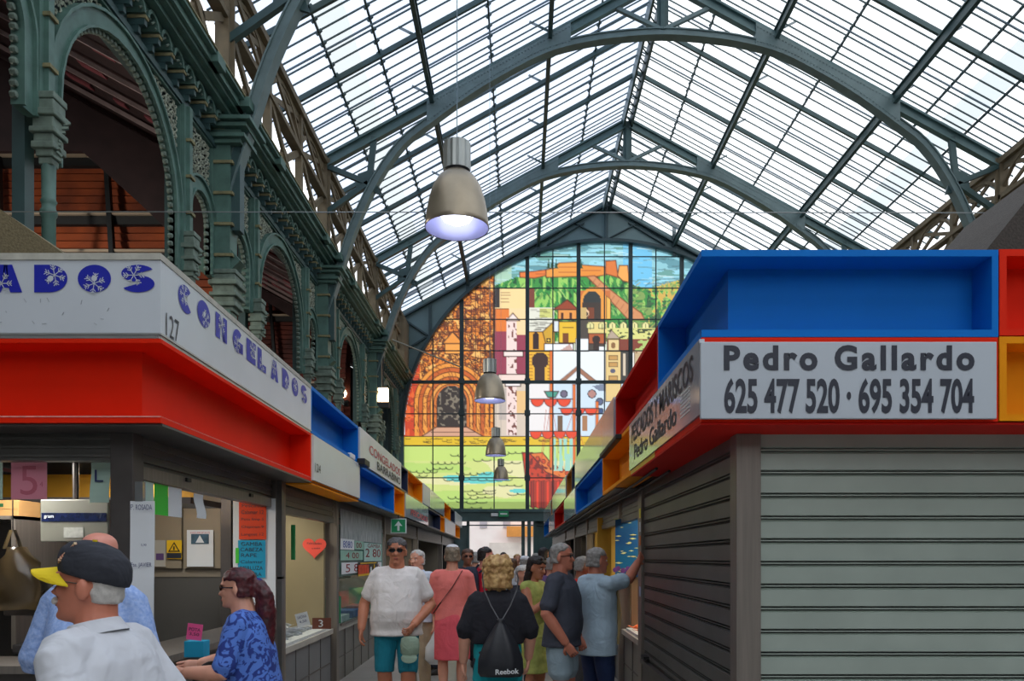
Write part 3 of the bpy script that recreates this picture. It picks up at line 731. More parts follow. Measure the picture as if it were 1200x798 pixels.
disc(718.5, 434, 3, (90, 90, 110)); rect(728, 411, 740, 446, (60, 58, 54)); rect(731, 414, 734, 440, (214, 196, 170)); rect(738, 411, 800, 470, (196, 170, 130)); fill((PXX > 738) & (PXX < 800) & (PYY > 411) & (PYY < 470) & (nz(3, 8, 44) > .6), (120, 76, 50))
fill((PXX > 738) & (PXX < 800) & (PYY > 397) & (PYY < 411) & (nz(3, 3, 45) > .55), (176, 196, 110))
rect(740, 412, 744, 436, (236, 230, 220), DK, .5)
for (x, y, r, c) in ((661, 461, 3.6, (110, 100, 120)), (694, 461, 4.2, (180, 130, 120)), (703, 470, 3.6, (90, 100, 130)), (704, 481, 3, (60, 80, 120))): disc(x, y, r+1, (60, 60, 70)); disc(x, y, r, c)
poly([(695, 452), (710, 448), (710, 458), (703, 458)], (120, 130, 150)); rect(654, 487, 660, 505, (110, 84, 60)); rect(683, 487, 689, 505, (170, 120, 80))
# sea
fill(PYY > 522, (208, 218, 128)); s1 = nz(60, 14, 51)
fill((PYY > 522) & (s1 > .62), (228, 222, 164)); fill((PYY > 522) & (s1 < .36), (186, 214, 112)); fill((PYY > 522) & (PYY < 540), (198, 220, 116)); fill((PYY > 584), (180, 212, 112))
for (cx, cy, w_, h_) in ((560, 562, 38, 4.5), (530, 559, 12, 3), (608, 575, 12, 3), (573, 556, 14, 3.5)): fill((abs(PXX-cx)/w_)**1.4+(abs(PYY-cy)/h_)**1.4 < 1, (104, 204, 196))
def waves(x0, x1, y, n, A=2.2, w=.65):
    st = (x1-x0)/n
    for i in range(n): arcl(x0+(i+.5)*st, y+rng.rand()*1.5, st*.55, A*(.6+.8*rng.rand()), PI, 2*PI, (36, 48, 26), w, 7)
for (x0, x1, y, n) in ((528, 545, 532, 2), (505, 545, 541, 5), (500, 530, 547, 4), (555, 575, 537, 2), (588, 612, 529, 3), (590, 610, 540, 2), (480, 512, 551, 4), (535, 575, 553, 5), (520, 600, 560, 8), (482, 500, 556, 2),
                      (585, 612, 567, 3), (540, 580, 573, 3), (525, 577, 581, 6), (535, 570, 587, 3), (548, 580, 577, 3), (595, 618, 577, 2), (470, 500, 570, 3), (500, 525, 590, 3), (530, 575, 594, 4), (620, 680, 590, 6), (690, 760, 575, 7), (700, 780, 560, 7), (720, 800, 540, 6), (700, 770, 588, 6), (588, 600, 551, 2), (618, 640, 594, 3)): waves(x0, x1, y, n)
# ship
SH = (214, 70, 34); SE = (70, 22, 12)
poly([(612, 530), (624, 530), (634, 545), (648, 556), (664, 560), (690, 558), (686, 576), (672, 592), (650, 597), (626, 594), (617, 570)], (196, 58, 28), SE)
poly([(621, 531), (636, 530), (648, 545), (668, 553), (690, 556), (690, 562), (664, 562), (640, 553)], (226, 120, 52), SE)
for i in range(7): disc(630+i*7, 537+i*3.4, 2.6, (206, 74, 34)); arcl(630+i*7, 537+i*3.4, 2.6, 2.6, 0, 6.3, SE, .5)
for i in range(10): poly([(622+i*6, 564), (626+i*6, 563), (626+i*6, 596), (622+i*6, 594)], (226, 60, 30) if i % 2 else (150, 36, 22), SE, .5)
fill(inpoly([(612, 530), (624, 530), (660, 560), (620, 563)]) & (nz(2.5, 2.5, 61) > .55), (120, 36, 24))
for x, y0, y1 in ((646, 410, 548), (673, 450, 545), (700, 470, 545)): rect(x-1.8, y0, x+1.8, y1, (220, 110, 40), SE, .4)
def sail(x0, x1, y, n, h=8):
    st = (x1-x0)/n; line([(x0-2, y), (x1+2, y)], SE, .9)
    for i in range(n): 
        cx = x0+(i+.5)*st; fill((((PXX-cx)/(st*.5))**2+((PYY-y)/h)**2 < 1) & (PYY > y), (228, 70, 34)); arcl(cx, y, st*.5, h, PI, 2*PI, SE, .6)
sail(622, 669, 467, 3, 9); sail(657, 700, 478, 3, 8); sail(621, 677, 505, 4, 9); sail(700, 740, 500, 3, 9)
poly([(638, 458), (655, 458), (651, 465), (642, 465)], (70, 150, 130), SE)
for (a_, b_) in (((646, 470), (634, 545)), ((646, 470), (660, 548)), ((673, 480), (655, 530)), ((673, 480), (690, 545)), ((640, 480), (634, 540))): line([a_, b_], (190, 80, 50), .5)
for x in range(650, 674, 5): line([(x, 512), (x-3, 550)], (96, 140, 120), .4)
fill((PXX > 648) & (PXX < 672) & (PYY > 513) & (PYY < 552) & (nz(2, 20, 71) > .4), (160, 210, 190))
# right side (mostly hidden): plain echoes of the city, quay and hill colours
for i in range(22):
    x = 800+rng.rand()*140; y = 400+rng.rand()*100; rect(x, y, x+8+rng.rand()*14, min(510, y+8+rng.rand()*20), [(226, 200, 140), (196, 110, 60), (232, 236, 236), (224, 160, 44), (150, 58, 78)][i % 5], DK, .5)
img = np.clip(img, 0, 1)
img = .02+img*.76
# build the coloured pane surface
keep = np.zeros((GH, GW), bool)
for i in range(GW):
    px = GX0+i; keep[:, i] = (PYY[:, i] >= arch_row(px)-1.5) & (PYY[:, i] <= 598) & (abs(px-GX) <= ARX+1)
vi = -np.ones((GH, GW), int); vi[keep] = np.arange(keep.sum())
vs = np.zeros((keep.sum(), 3)); vs[:, 0] = (PXX[keep]-HX)*WS; vs[:, 1] = 0; vs[:, 2] = EYE+(HY-PYY[keep])*WS
q = keep[:-1, :-1] & keep[1:, :-1] & keep[:-1, 1:] & keep[1:, 1:]
fa = np.stack([vi[:-1, :-1][q], vi[1:, :-1][q], vi[1:, 1:][q], vi[:-1, 1:][q]], 1)
me = bpy.data.meshes.new('stained_glass'); me.vertices.add(len(vs)); me.vertices.foreach_set('co', vs.ravel())
me.loops.add(fa.size); me.loops.foreach_set('vertex_index', fa.ravel()); me.polygons.add(len(fa)); me.polygons.foreach_set('loop_start', np.arange(0, fa.size, 4)); me.polygons.foreach_set('loop_total', np.full(len(fa), 4))
ca = me.color_attributes.new('glass_colour', 'FLOAT_COLOR', 'POINT'); cc = np.ones((len(vs), 4)); cc[:, :3] = img[keep]; ca.data.foreach_set('color', cc.ravel().astype(np.float32))
me.update(); me.validate()
mg = bpy.data.materials.new('stained_glass'); mg.use_nodes = True; nt = mg.node_tree; nt.nodes.clear()
o_ = nt.nodes.new('ShaderNodeOutputMaterial'); at = nt.nodes.new('ShaderNodeAttribute'); at.attribute_name = 'glass_colour'
tl = nt.nodes.new('ShaderNodeBsdfTranslucent'); gl = nt.nodes.new('ShaderNodeBsdfGlossy'); gl.inputs['Roughness'].default_value = .25; mx = nt.nodes.new('ShaderNodeMixShader'); mx.inputs[0].default_value = .03
nt.links.new(at.outputs['Color'], tl.inputs[0]); tp = nt.nodes.new('ShaderNodeBsdfTransparent'); m0 = nt.nodes.new('ShaderNodeMixShader'); m0.inputs[0].default_value = .5; nt.links.new(at.outputs['Color'], tp.inputs[0]); nt.links.new(tl.outputs[0], m0.inputs[1]); nt.links.new(tp.outputs[0], m0.inputs[2]); nt.links.new(m0.outputs[0], mx.inputs[1]); nt.links.new(gl.outputs[0], mx.inputs[2]); nt.links.new(mx.outputs[0], o_.inputs[0])
me.materials.append(mg)
win = empty('window_1', (0, WY+.1, 0), kind='structure', label='huge arched stained glass window showing a harbour city, castle and ship')
g_ = bpy.data.objects.new('stained_glass', me); COL.objects.link(g_); g_.parent = win
M_mull = mat('dark_teal_mullion', (40, 58, 60), .5, 0, .1, 3)
for px in (507, 541, 579, 618, 648, 678, 708.5, 739, 769, 799, 837, 875, 912):
    big = px in (541, 618, 678, 739, 799, 875); w = .078 if big else .022
    m = MB(); X = wx(px); m.box(X-w, X+w, -.16 if big else -.05, -.01, wz(598), wz(arch_row(px)))
    if big:
        for y in (447, 484, 560): m.box(X-w*1.5, X+w*1.5, -.19, -.01, wz(y+3), wz(y-3))
    m.build('mullion', M_mull, win)
for py in (300, 337, 373.6, 410.5, 447.5, 484.5, 522, 559.7):
    if py < SPY: hw = ARX*math.sqrt(max(0, 1-((SPY-py)/ARZ)**2))
    else: hw = ARX
    h = .062 if py == 447.5 else .02
    m = MB(); m.box(wx(GX-hw), wx(GX+hw), -.12 if py == 447.5 else -.04, -.01, wz(py)-h, wz(py)+h); m.build('transom', M_mull, win)
# beam under the glass, door opening, sign
m = MB(); m.box(RX-14, RX+14, WY-.3, WY+.2, wz(610), wz(598)); m.box(RX-14, RX+14, WY-.4, WY+.2, wz(600.5), wz(597)); m.box(RX-14, RX+14, WY-.4, WY+.2, wz(611), wz(609))
tag(m.build('trim_3', M_tealD), 'dark teal iron beam under the stained glass', kind='structure')
d = empty('door_1', (0, WY, 0), kind='structure', label='open market entrance at the end of the aisle')
m = MB(); m.box(wx(547), wx(550), -.15, .25, 0, wz(610)); m.box(wx(611), wx(615), -.15, .25, 0, wz(610)); m.box(wx(625), wx(629), -.2, .25, 0, wz(610)); m.box(wx(618), wx(622), -.35, .25, 0, wz(610)); m.box(wx(547), wx(650), -.15, .25, wz(616), wz(615)); m.build('door_frame', M_tealD, d)
m = MB(); m.box(wx(629), wx(650), 0, .1, 0, wz(610)); m.build('door_leaf', M_tealD, d)
# exit sign over the door
m = MB(); m.box(wx(585), wx(596), WY-.44, WY-.3, wz(606), wz(599.5), 0)
M_green = mat('exit_sign_green', (20, 110, 70), .5, emit=.25, var=0); M_white = mat('white_sign_face', (225, 228, 228), .5, 0, .05, 4)
m.box(wx(586.5), wx(594.5), WY-.455, WY-.44, wz(603.6), wz(602), 1)
tag(m.build('exit_sign', [M_green, M_white]), 'small green exit sign on the dark beam under the stained glass', 'sign')
m = MB(); m.box(wx(576), wx(584), WY-.44, WY-.3, wz(605.5), wz(602)); tag(m.build('notice_plate', M_white), 'small white plate left of the green exit sign', 'sign')
# street outside: pink building with shopfront awning and railings
M_pink = mat('pale_pink_render', (255, 238, 232), .8, 0, .06, .8)
m = MB(); m.box(-14, 22, WY+22, WY+22.4, 0, 5.4); 
t = empty('street_building', (0, 0, 0), label='pale pink building across the street seen through the entrance', cat='building')
m.build('wall', M_pink, t)
M_win = mat('dark_window', (80, 84, 96), .3, 0, .1, 2)
for x in (-2.6, -1.0, .8, 2.4):
    mm = MB(); mm.box(x-.25, x+.25, WY+21.92, WY+22, 3.6, 4.2); mm.build('window', mat('pale_window', (190, 180, 186), .3, 0, .1, 2), t)
mm = MB(); mm.box(-2.2, .3, WY+21.9, WY+22, .1, 2.6); mm.build('shopfront', mat('pale_shopfront', (240, 226, 216), .4, 0, .2, 1), t)
mm = MB(); mm.box(-1.0, 1.0, WY+21.4, WY+22, 3.0, 3.7); mm.build('awning', mat('orange_awning', (226, 150, 70), .7, 0, .1, 3), t)
m = MB(); m.box(-20, 26, WY+.3, WY+30, -.1, -.01); tag(m.build('street_pavement', mat('pale_paving', (226, 220, 210), .8, 0, .1, 1)), 'pale pavement outside the entrance', 'pavement', kind='structure')  # one even pale paving tone
# right gallery wall, mirror of the arcade behind the stalls
c = None
for k in (1, 2, 3, 4):
    c = copy_tree(bay0); c.location = (2*RX, (k+1)*B, 0); c.rotation_euler = (0, 0, PI)
    tag(c, 'green arcade bay of the far right gallery, %s' % {1: 'nearest', 2: 'second', 3: 'third', 4: 'beside the gable'}[k], 'arcade', 'cast iron arcade bays along the right gallery')
m = MB(); m.box(24, 24.3, -9, WY+.3, 0, 15.2); tag(m.build('wall_right', mat('pale_side_wall', (176, 160, 140), .8, 0, .1, 1)), 'outer wall beyond the right arcade', kind='structure')
# steel cable across the hall
m = MB(); m.tube((-4.9, 7.1, PZ(248, 7.1)), (11.6, 7.1, PZ(250.5, 7.1)), .005, 5); tag(m.build('steel_cable', mat('thin_steel_wire', (150, 156, 156), .4, .6, 0)), 'thin level steel wire crossing the hall below the big lamp top', 'cable')
m = MB(); m.tube((PX(455, 30), 30, PZ(396, 30)), (PX(540, WY-.3), WY-.3, PZ(430, WY-.3)), .03, 5); tag(m.build('tie_rod', mat('pale_tie_rod', (150, 150, 140), .5, .3, 0)), 'slanting pale tie rod in front of the left edge of the stained glass', 'rod')

# ---- the hall goes on behind the viewer: end wall and roof bays
m = MB(); m.box(RX-20.5, RX+20.5, -9.3, -9, 0, 5.2); m.box(RX-20.5, RX-7, -9.3, -9, 5.2, 15.6); m.box(RX+7, RX+20.5, -9.3, -9, 5.2, 15.6); m.box(RX-7, RX+7, -9.3, -9, 13.2, 15.6); tag(m.build('wall_front', mat('grey_end_wall', (96, 96, 92), .8, 0, .1, 1)), 'end wall of the hall behind the viewer', kind='structure')  # wall in an even mid grey
m = MB(); m.add([(12.4, -9, 8.6), (24.3, -9, 15.1), (24.3, WY, 15.1), (12.4, WY, 8.6), (12.4, -9, 8.8), (24.3, -9, 15.3), (24.3, WY, 15.3), (12.4, WY, 8.8)],
      [(0, 1, 2, 3), (4, 5, 6, 7), (0, 1, 5, 4), (2, 3, 7, 6), (0, 3, 7, 4), (1, 2, 6, 5)]); tag(m.build('ceiling', M_dark), 'dark sloping ceiling of the right side aisle', kind='structure')
for s in (-1, 1):
    m = MB(); e = EAV+.75; z0 = lambda dx: roofz(dx)+.34
    m.add([(RX, -9, z0(0)), (RX+s*e, -9, z0(e)), (RX+s*e, B, z0(e)), (RX, B, z0(0))], [(0, 1, 2, 3)]); w = m.build('window_%d' % (20+s), M_glass, fix=False); tag(w, 'glass roof above and behind the viewer, %s slope' % ('left' if s < 0 else 'right'), kind='structure')
    for i in range(0, 10, 2):
        mm = MB(); y = -9+i*1.5; mm.beam((RX, y, z0(0)-.14), (RX+s*e, y, z0(e)-.14), .08, .15); mm.build('rafter', M_tealD, w)
# ---- world
w = bpy.data.worlds.new('sky'); sc.world = w; w.use_nodes = True; nt = w.node_tree; bg = nt.nodes['Background']
tc = nt.nodes.new('ShaderNodeTexCoord'); n = nt.nodes.new('ShaderNodeTexNoise'); n.inputs['Scale'].default_value = 1.6; n.inputs['Detail'].default_value = 3
cr = nt.nodes.new('ShaderNodeValToRGB'); cr.color_ramp.elements[0].position = .3; cr.color_ramp.elements[1].position = .7
cr.color_ramp.elements[0].color = (.80, .88, 1, 1); cr.color_ramp.elements[1].color = (1, 1, 1, 1)
nt.links.new(tc.outputs['Generated'], n.inputs['Vector']); nt.links.new(n.outputs['Fac'], cr.inputs[0]); nt.links.new(cr.outputs[0], bg.inputs['Color'])
bg.inputs['Strength'].default_value = 1.75
sc.view_settings.view_transform = 'Standard'; sc.view_settings.look = 'None'; sc.view_settings.gamma = 1; sc.view_settings.use_curve_mapping = False
sc.view_settings.exposure = .1
sc.cycles.max_bounces = 6; sc.cycles.diffuse_bounces = 3; sc.cycles.glossy_bounces = 2; sc.cycles.transparent_max_bounces = 8; sc.cycles.transmission_bounces = 4
# ================================================================== MARKET STALLS
M_alu  = mat('brushed_steel_post', (132, 124, 116), .4, .4, .12, 5, stretch=(8, 8, .4))
M_aluD = mat('dark_steel_frame', (90, 85, 83), .42, .3, .15, 5)
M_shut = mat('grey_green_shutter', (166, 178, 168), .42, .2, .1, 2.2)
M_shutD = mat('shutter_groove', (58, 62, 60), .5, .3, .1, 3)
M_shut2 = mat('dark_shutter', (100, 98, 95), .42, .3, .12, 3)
M_red  = mat('red_panel', (234, 40, 8), .6, 0, .06, 2, spec=.15)
M_blue = mat('blue_panel', (8, 116, 204), .6, 0, .06, 2, spec=.15)
M_yel  = mat('amber_panel', (242, 150, 8), .6, 0, .06, 2, spec=.15)
M_dred = mat('dark_red_panel', (200, 26, 16), .6, 0, .06, 2, spec=.15)
M_navy = mat('navy_panel', (30, 42, 78), .4, 0, .1, 2)
M_brn  = mat('amber_brown_panel', (190, 120, 24), .42, 0, .1, 2)
M_sign = mat('white_acrylic_sign', (204, 210, 216), .3, 0, .05, 1.5)
M_signR = mat('glossy_grey_sign', (168, 174, 184), .1, 0, .05, 1.5, spec=1.0)
M_lip  = mat('aluminium_lip', (190, 192, 192), .3, .6, .08, 4)
M_black = mat('black_plastic', (22, 22, 24), .5, 0, .1, 4)
M_ink  = mat('navy_black_lettering', (40, 44, 58), .5, 0, 0)
M_inkb = mat('ultramarine_lettering', (26, 36, 168), .45, 0, 0)
M_inkr = mat('red_lettering', (200, 70, 84), .5, 0, 0)
M_scuff = mat('grey_scuff', (164, 168, 174), .8, 0, 0)
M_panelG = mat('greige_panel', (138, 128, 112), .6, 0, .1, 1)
M_steel = mat('steel_sheet', (120, 118, 114), .35, .6, .12, 1.2)
M_tileG = mat('grey_tile', (110, 112, 114), .45, 0, .12, 2)
M_count = mat('pale_stone_counter', (182, 178, 168), .4, 0, .12, 3)
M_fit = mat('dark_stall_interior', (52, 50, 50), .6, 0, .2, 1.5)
M_paper = mat('white_paper', (226, 230, 232), .7, 0, .04, 3)
M_pink = mat('pink_card', (236, 150, 170), .7, 0, .04, 3)
M_grn = mat('green_card', (70, 200, 60), .7, 0, .04, 3)
M_mint = mat('mint_paper', (190, 220, 206), .7, 0, .04, 3)
M_ora = mat('orange_card', (224, 70, 30), .7, 0, .05, 3)
M_cyan = mat('cyan_card', (24, 158, 196), .7, 0, .05, 3)
M_pen = mat('pen_ink', (50, 60, 110), .6, 0, 0)
M_penr = mat('red_pen_ink', (210, 110, 130), .6, 0, 0)
M_pane = glass_mat('stall_window_glass', (225, 232, 230), .94, .03, .06)
def XL(Y): return -1.856-.01745*Y
def XR(Y): return .955 if Y < 8 else .955-(Y-8)*.00735
def face(side, Y, d=0):      # d > 0 : away from the aisle
    return (XL(Y)-d) if side < 0 else (XR(Y)+d)
def YofX(side, px):
    lo, hi = 3.0, 60.0
    for _ in range(60):
        mid = (lo+hi)/2; x = HX+face(side, mid)*F/mid
        if (side < 0 and x < px) or (side > 0 and x > px): lo = mid
        else: hi = mid
    return lo
def sbox(mb, side, y0, y1, d0, d1, z0, z1, mi=None):
    """box following the stall row"""
    P = [(face(side, y, d), y, z) for z in (z0, z1) for y, d in ((y0, d0), (y1, d0), (y1, d1), (y0, d1))]
    return mb.add(P, [(0, 3, 2, 1), (4, 5, 6, 7), (0, 1, 5, 4), (1, 2, 6, 5), (2, 3, 7, 6), (3, 0, 4, 7)], mi)
ZT, ZM, ZB = 3.225, 2.772, 2.32
DEP = .19; LIP = .034
def side_word(s): return 'left' if s < 0 else 'right'
def cube(side, y0, y1, top, m, colour, where):
    z0, z1 = (ZM+.004, ZT) if top else (ZB, ZM-.004)
    t = empty('canopy_box', (0, 0, 0), label='%s %s canopy box on the %s, %s' % (colour, 'upper' if top else 'lower', side_word(side), where), cat='canopy box', group='coloured boxes along the %s canopy' % side_word(side))
    mb = MB(); l = LIP; y0 += .006; y1 -= .006
    sbox(mb, side, y0, y1, 0, DEP, z1-l, z1); sbox(mb, side, y0, y1, 0, DEP, z0, z0+l); sbox(mb, side, y0, y0+l, 0, DEP, z0+l, z1-l); sbox(mb, side, y1-l, y1, 0, DEP, z0+l, z1-l)
    mb.build('frame', m, t)
    mb = MB(); sbox(mb, side, y0, y1, DEP, DEP+.02, z0, z1); mb.build('back_panel', m, t)
    return t
def sign(side, y0, y1, top, where, m=None, frame=None, lines=(), glossy=False, what='blank white sign board'):
    z0, z1 = (ZM+.012, ZT) if top else (ZB+.012, ZM-.012)
    t = empty('sign_board', (0, 0, 0), label='%s %s' % (what, where), cat='sign', group='sign boards along the %s canopy' % side_word(side))
    mb = MB(); sbox(mb, side, y0+.01, y1-.01, -.02, DEP, z0, z1); mb.build('panel', m or (M_signR if glossy else M_sign), t)
    if frame: mb = MB(); sbox(mb, side, y0, y1, 0, DEP, ZB-.0, ZB+.034); sbox(mb, side, y0, y0+.03, 0, DEP, ZB, ZM); sbox(mb, side, y0, y1, 0, DEP, z1-.01, z1+.012); mb.build('frame', frame, t); mb = MB(); sbox(mb, side, y0+.01, y1-.01, .0, .24, ZB-.03, ZB-.016); mb.build('soffit', frame, t)
    for (txt, ya, yb, za, zb, mi, bold) in lines:
        mb = MB(); d = (face(side, yb)-face(side, ya)); L = math.hypot(yb-ya, d)
        if side < 0: r = Vector((d, yb-ya, 0)).normalized()
        else: r = Vector((-d, -(yb-ya), 0)).normalized()
        ym = (ya+yb)/2; put_text(mb, txt, zb-za, (face(side, ym, -.026), ym, (za+zb)/2), r, (0, 0, 1), bold, L)
        mb.build('lettering', mi, t)
    return t
# ---------- left row
YL = lambda px: YofX(-1, px)
y365, y420, y469, y478, y495, y503, y520, y528, y533, y542 = [YL(v) for v in (364.5, 420, 469, 478, 495, 503, 520, 528, 533, 541)]
cube(-1, y365, y420, True, M_blue, 'long blue', 'just beyond the CONGELADOS sign')
sign(-1, y420, y469, True, 'with red and black capitals, after the long blue box', lines=[('CONGELADOS', YL(431), YL(467), 2.98, 3.1, M_inkr, .01), ('BARRABINO', YL(440), YL(467.5), 2.83, 2.95, M_ink, .01)], what='weathered white sign board')
cube(-1, y469, y478, True, M_navy, 'short navy', 'after the CONGELADOS BARRABINO sign')
cube(-1, y478, y495, True, M_yel, 'amber', 'above the lower sign with red script')
sign(-1, y495, y503, True, 'between an amber box and the pale reflecting sign', what='narrow grey sign board')
sign(-1, y503, y520, True, 'reflecting green stained glass, upper left row', m=M_signR, what='pale glossy sign board')
cube(-1, y520, y528, True, M_yel, 'small amber', 'next to last colour before the gable')
cube(-1, y528, y533, True, M_navy, 'tiny navy', 'near the far end')
sign(-1, y533, y542, True, 'at the far end of the upper left row', what='small pale blue sign board')
sign(-1, y365, y420, False, 'with an amber frame below the long blue box', frame=M_yel, lines=[('124', y365+.06, y365+.28, 2.42, 2.5, M_ink, 0)], what='blank white sign board')
y462, y474, y501, y516, y521, y539 = [YL(v) for v in (462, 474, 501, 516, 521, 539)]
cube(-1, y420, y462, False, M_blue, 'blue', 'over the window full of price posters')
cube(-1, y462, y474, False, M_yel, 'short amber', 'above the green exit arrow')
sign(-1, y474, y501, False, 'with faded red lettering beyond the exit arrow', m=M_signR, lines=[('PESCADOS', YL(480), YL(500), 2.4, 2.52, M_inkr, .02)], what='pale sign board')
cube(-1, y501, y516, False, M_navy, 'navy', 'after the sign with faded red lettering')
cube(-1, y516, y521, False, M_yel, 'thin amber', 'squeezed after the navy box')
sign(-1, y521, y533, False, 'between two small amber boxes near the end', what='small white sign board')
cube(-1, y533, y539, False, M_yel, 'last small amber', 'at the far end')
# big corner sign (127) and the red recess under it
C = (XL(4.26), 4.26)
LX0 = -4.28
t = empty('corner_sign', (0, 0, 0), label='white CONGELADOS corner sign with blue snowflake capitals and number 127', cat='sign')
mb = MB(); ye = y365
mb.add([(LX0, 4.26, 2.80), (C[0], C[1], 2.80), (XL(ye), ye, 2.80), (XL(ye)-.2, ye, 2.80), (C[0]-.2, 4.46, 2.80), (LX0, 4.46, 2.80),
        (LX0, 4.26, 3.19), (C[0], C[1], 3.19), (XL(ye), ye, 3.19), (XL(ye)-.2, ye, 3.19), (C[0]-.2, 4.46, 3.19), (LX0, 4.46, 3.19)],
       [(0, 1, 7, 6), (1, 2, 8, 7), (2, 3, 9, 8), (3, 4, 10, 9), (4, 5, 11, 10), (5, 0, 6, 11), (0, 5, 4, 1), (1, 4, 3, 2), (6, 7, 10, 11), (7, 8, 9, 10)])
mb.build('panel', M_sign, t)
mb = MB(); mb.box(LX0, C[0]+.004, 4.252, 4.3, 3.19, 3.225); sbox(mb, -1, 4.256, ye, -.004, .05, 3.19, 3.225); mb.build('top_rail', mat('dusty_top_rail', (186, 184, 172), .7, 0, .15, 14), t)
mb = MB(); mb.box(LX0, C[0]-.01, 4.262, 4.3, 2.772, 2.80); sbox(mb, -1, 4.27, ye, .004, .05, 2.772, 2.80); mb.box(LX0, C[0], 4.255, 4.27, 2.790, 2.80); sbox(mb, -1, 4.26, ye, -.004, .01, 2.79, 2.80); mb.build('bottom_rail', M_lip, t)
def flake(mb, c, r, R_, U, seed, n=6, w=.006):
    a0 = seed*.7
    for i in range(n):
        a = a0+i*2*PI/n; D = R_*math.cos(a)+U*math.sin(a); N = R_*-math.sin(a)+U*math.cos(a)
        def st(p, q):
            d = (q-p).normalized(); nn = d.cross(R_.cross(U)).normalized()*w/2
            mb.add([p-nn, p+nn, q+nn, q-nn], [(0, 1, 2, 3)])
        st(c, c+D*r)
        for k in (.5, .75):
            for sg in (-1, 1): st(c+D*r*k, c+D*r*(k+.25)+N*sg*r*.25)
def glyph(ch):
    """fat display capitals in the unit square, as lists of simple polygons"""
    def ring(cx, cy, rx, ry, ix, iy, a0, a1, n=18):
        out = []
        for i in range(n):
            a, b = [math.radians(lerp(a0, a1, (i+q)/n)) for q in (0, 1)]
            out.append([(cx+rx*math.cos(a), cy+ry*math.sin(a)), (cx+rx*math.cos(b), cy+ry*math.sin(b)), (cx+ix*math.cos(b), cy+iy*math.sin(b)), (cx+ix*math.cos(a), cy+iy*math.sin(a))])
        return out
    if ch == 'C': return ring(.5, .5, .5, .5, .1, .1, 48, 318)
    if ch == 'G': return ring(.5, .5, .5, .5, .1, .1, 48, 330)+[[(.52, .06), (1, .06), (1, .5), (.52, .5)]]
    if ch == 'O': return ring(.5, .5, .5, .5, .0, .0, 0, 360, 30)
    if ch == 'D': return [[(0, 0), (.46, 0), (.46, 1), (0, 1)]]+ring(.46, .5, .54, .5, 0, 0, -90, 90)
    if ch == 'S': return ring(.5, .69, .5, .31, .06, .02, 28, 272)+ring(.5, .31, .5, .31, .06, .02, 92, -152)
    if ch == 'N': return [[(0, 0), (.38, 0), (.38, 1), (0, 1)], [(.64, 0), (1, 0), (1, 1), (.64, 1)], [(.3, 1), (.66, 0), (.9, 0), (.38, 1)]]
    if ch == 'E': return [[(0, 0), (.46, 0), (.46, 1), (0, 1)], [(.4, 0), (1, 0), (1, .3), (.4, .3)], [(.4, .36), (.92, .36), (.92, .64), (.4, .64)], [(.4, .7), (1, .7), (1, 1), (.4, 1)]]
    if ch == 'L': return [[(0, 0), (.48, 0), (.48, 1), (0, 1)], [(.4, 0), (1, 0), (1, .34), (.4, .34)]]
    return [[(0, 0), (.36, 0), (.42, .22), (.5, 1), (.3, 1)], [(1, 0), (.64, 0), (.58, .22), (.5, 1), (.7, 1)], [(.4, .16), (.6, .16), (.55, 1), (.45, 1)]]
def flake_word(t, txt, xs, o_fn, r, u, h, wl, seed):
    mb = MB(); fl = MB()
    for i, ch in enumerate(txt):
        c = o_fn(xs[i]); [mb.add([Vector(c)+Vector(r)*((gx-.5)*wl)+Vector(u)*((gy-.5)*h) for gx, gy in P], [tuple(range(len(P)))]) for P in glyph(ch)]
        out = Vector(r).cross(Vector(u))*.002
        rr = Vector(r); uu = Vector(u)
        flake(fl, Vector(c)+rr*wl*(.12*((i*5) % 3-1))+uu*h*(.12 if (i+seed) % 2 else -.18)+out, h*.38, rr, uu, i+seed, 6, .0042)
        if ch in 'DO': 
            cc = Vector(c)+out*1.2; n = 12; fl.add([cc+rr*math.cos(2*PI*k/n)*.016+uu*math.sin(2*PI*k/n)*.016 for k in range(n)], [tuple(range(n))])
    mb.build('lettering', M_inkb, t); fl.build('snowflake_motif', M_sign, t, fix=False)
xs = [PX(v, 4.26) for v in (162-52.5*9, 162-52.5*8, 162-52.5*7, 162-52.5*6, 162-52.5*5, 162-52.5*4, 8-1, 60, 111, 162)]
flake_word(t, 'CONGELADOS', xs, lambda x: (x, 4.256, 3.09), (1, 0, 0), (0, 0, 1), .148, .178, 0)
ys = [YL(v) for v in (217, 238.5, 259, 278.5, 294, 306.5, 321.5, 334.5, 345.5, 356)]
dv = Vector((XL(7)-XL(5), 2, 0)).normalized()
flake_word(t, 'CONGELADOS', ys, lambda y: (XL(y)+.003, y, 3.085), dv, (0, 0, 1), .158, .205, 3)
mb = MB(); put_text(mb, '127', .125, (XL(4.4)+.004, 4.405, 2.867), dv, (0, 0, 1), -.006, .17); mb.build('lettering', M_ink, t)
mb = MB(); rs = random.Random(3)
for i in range(13):
    x = -2.0-rs.random()*.9; z = 2.84+rs.random()*.14; a = rs.random()*3; L = .01+.015*rs.random()
    mb.beam((x, 4.257, z), (x+math.cos(a)*L, 4.257, z+math.sin(a)*L), .003, .002)
mb.build('scuffs', M_scuff, t)
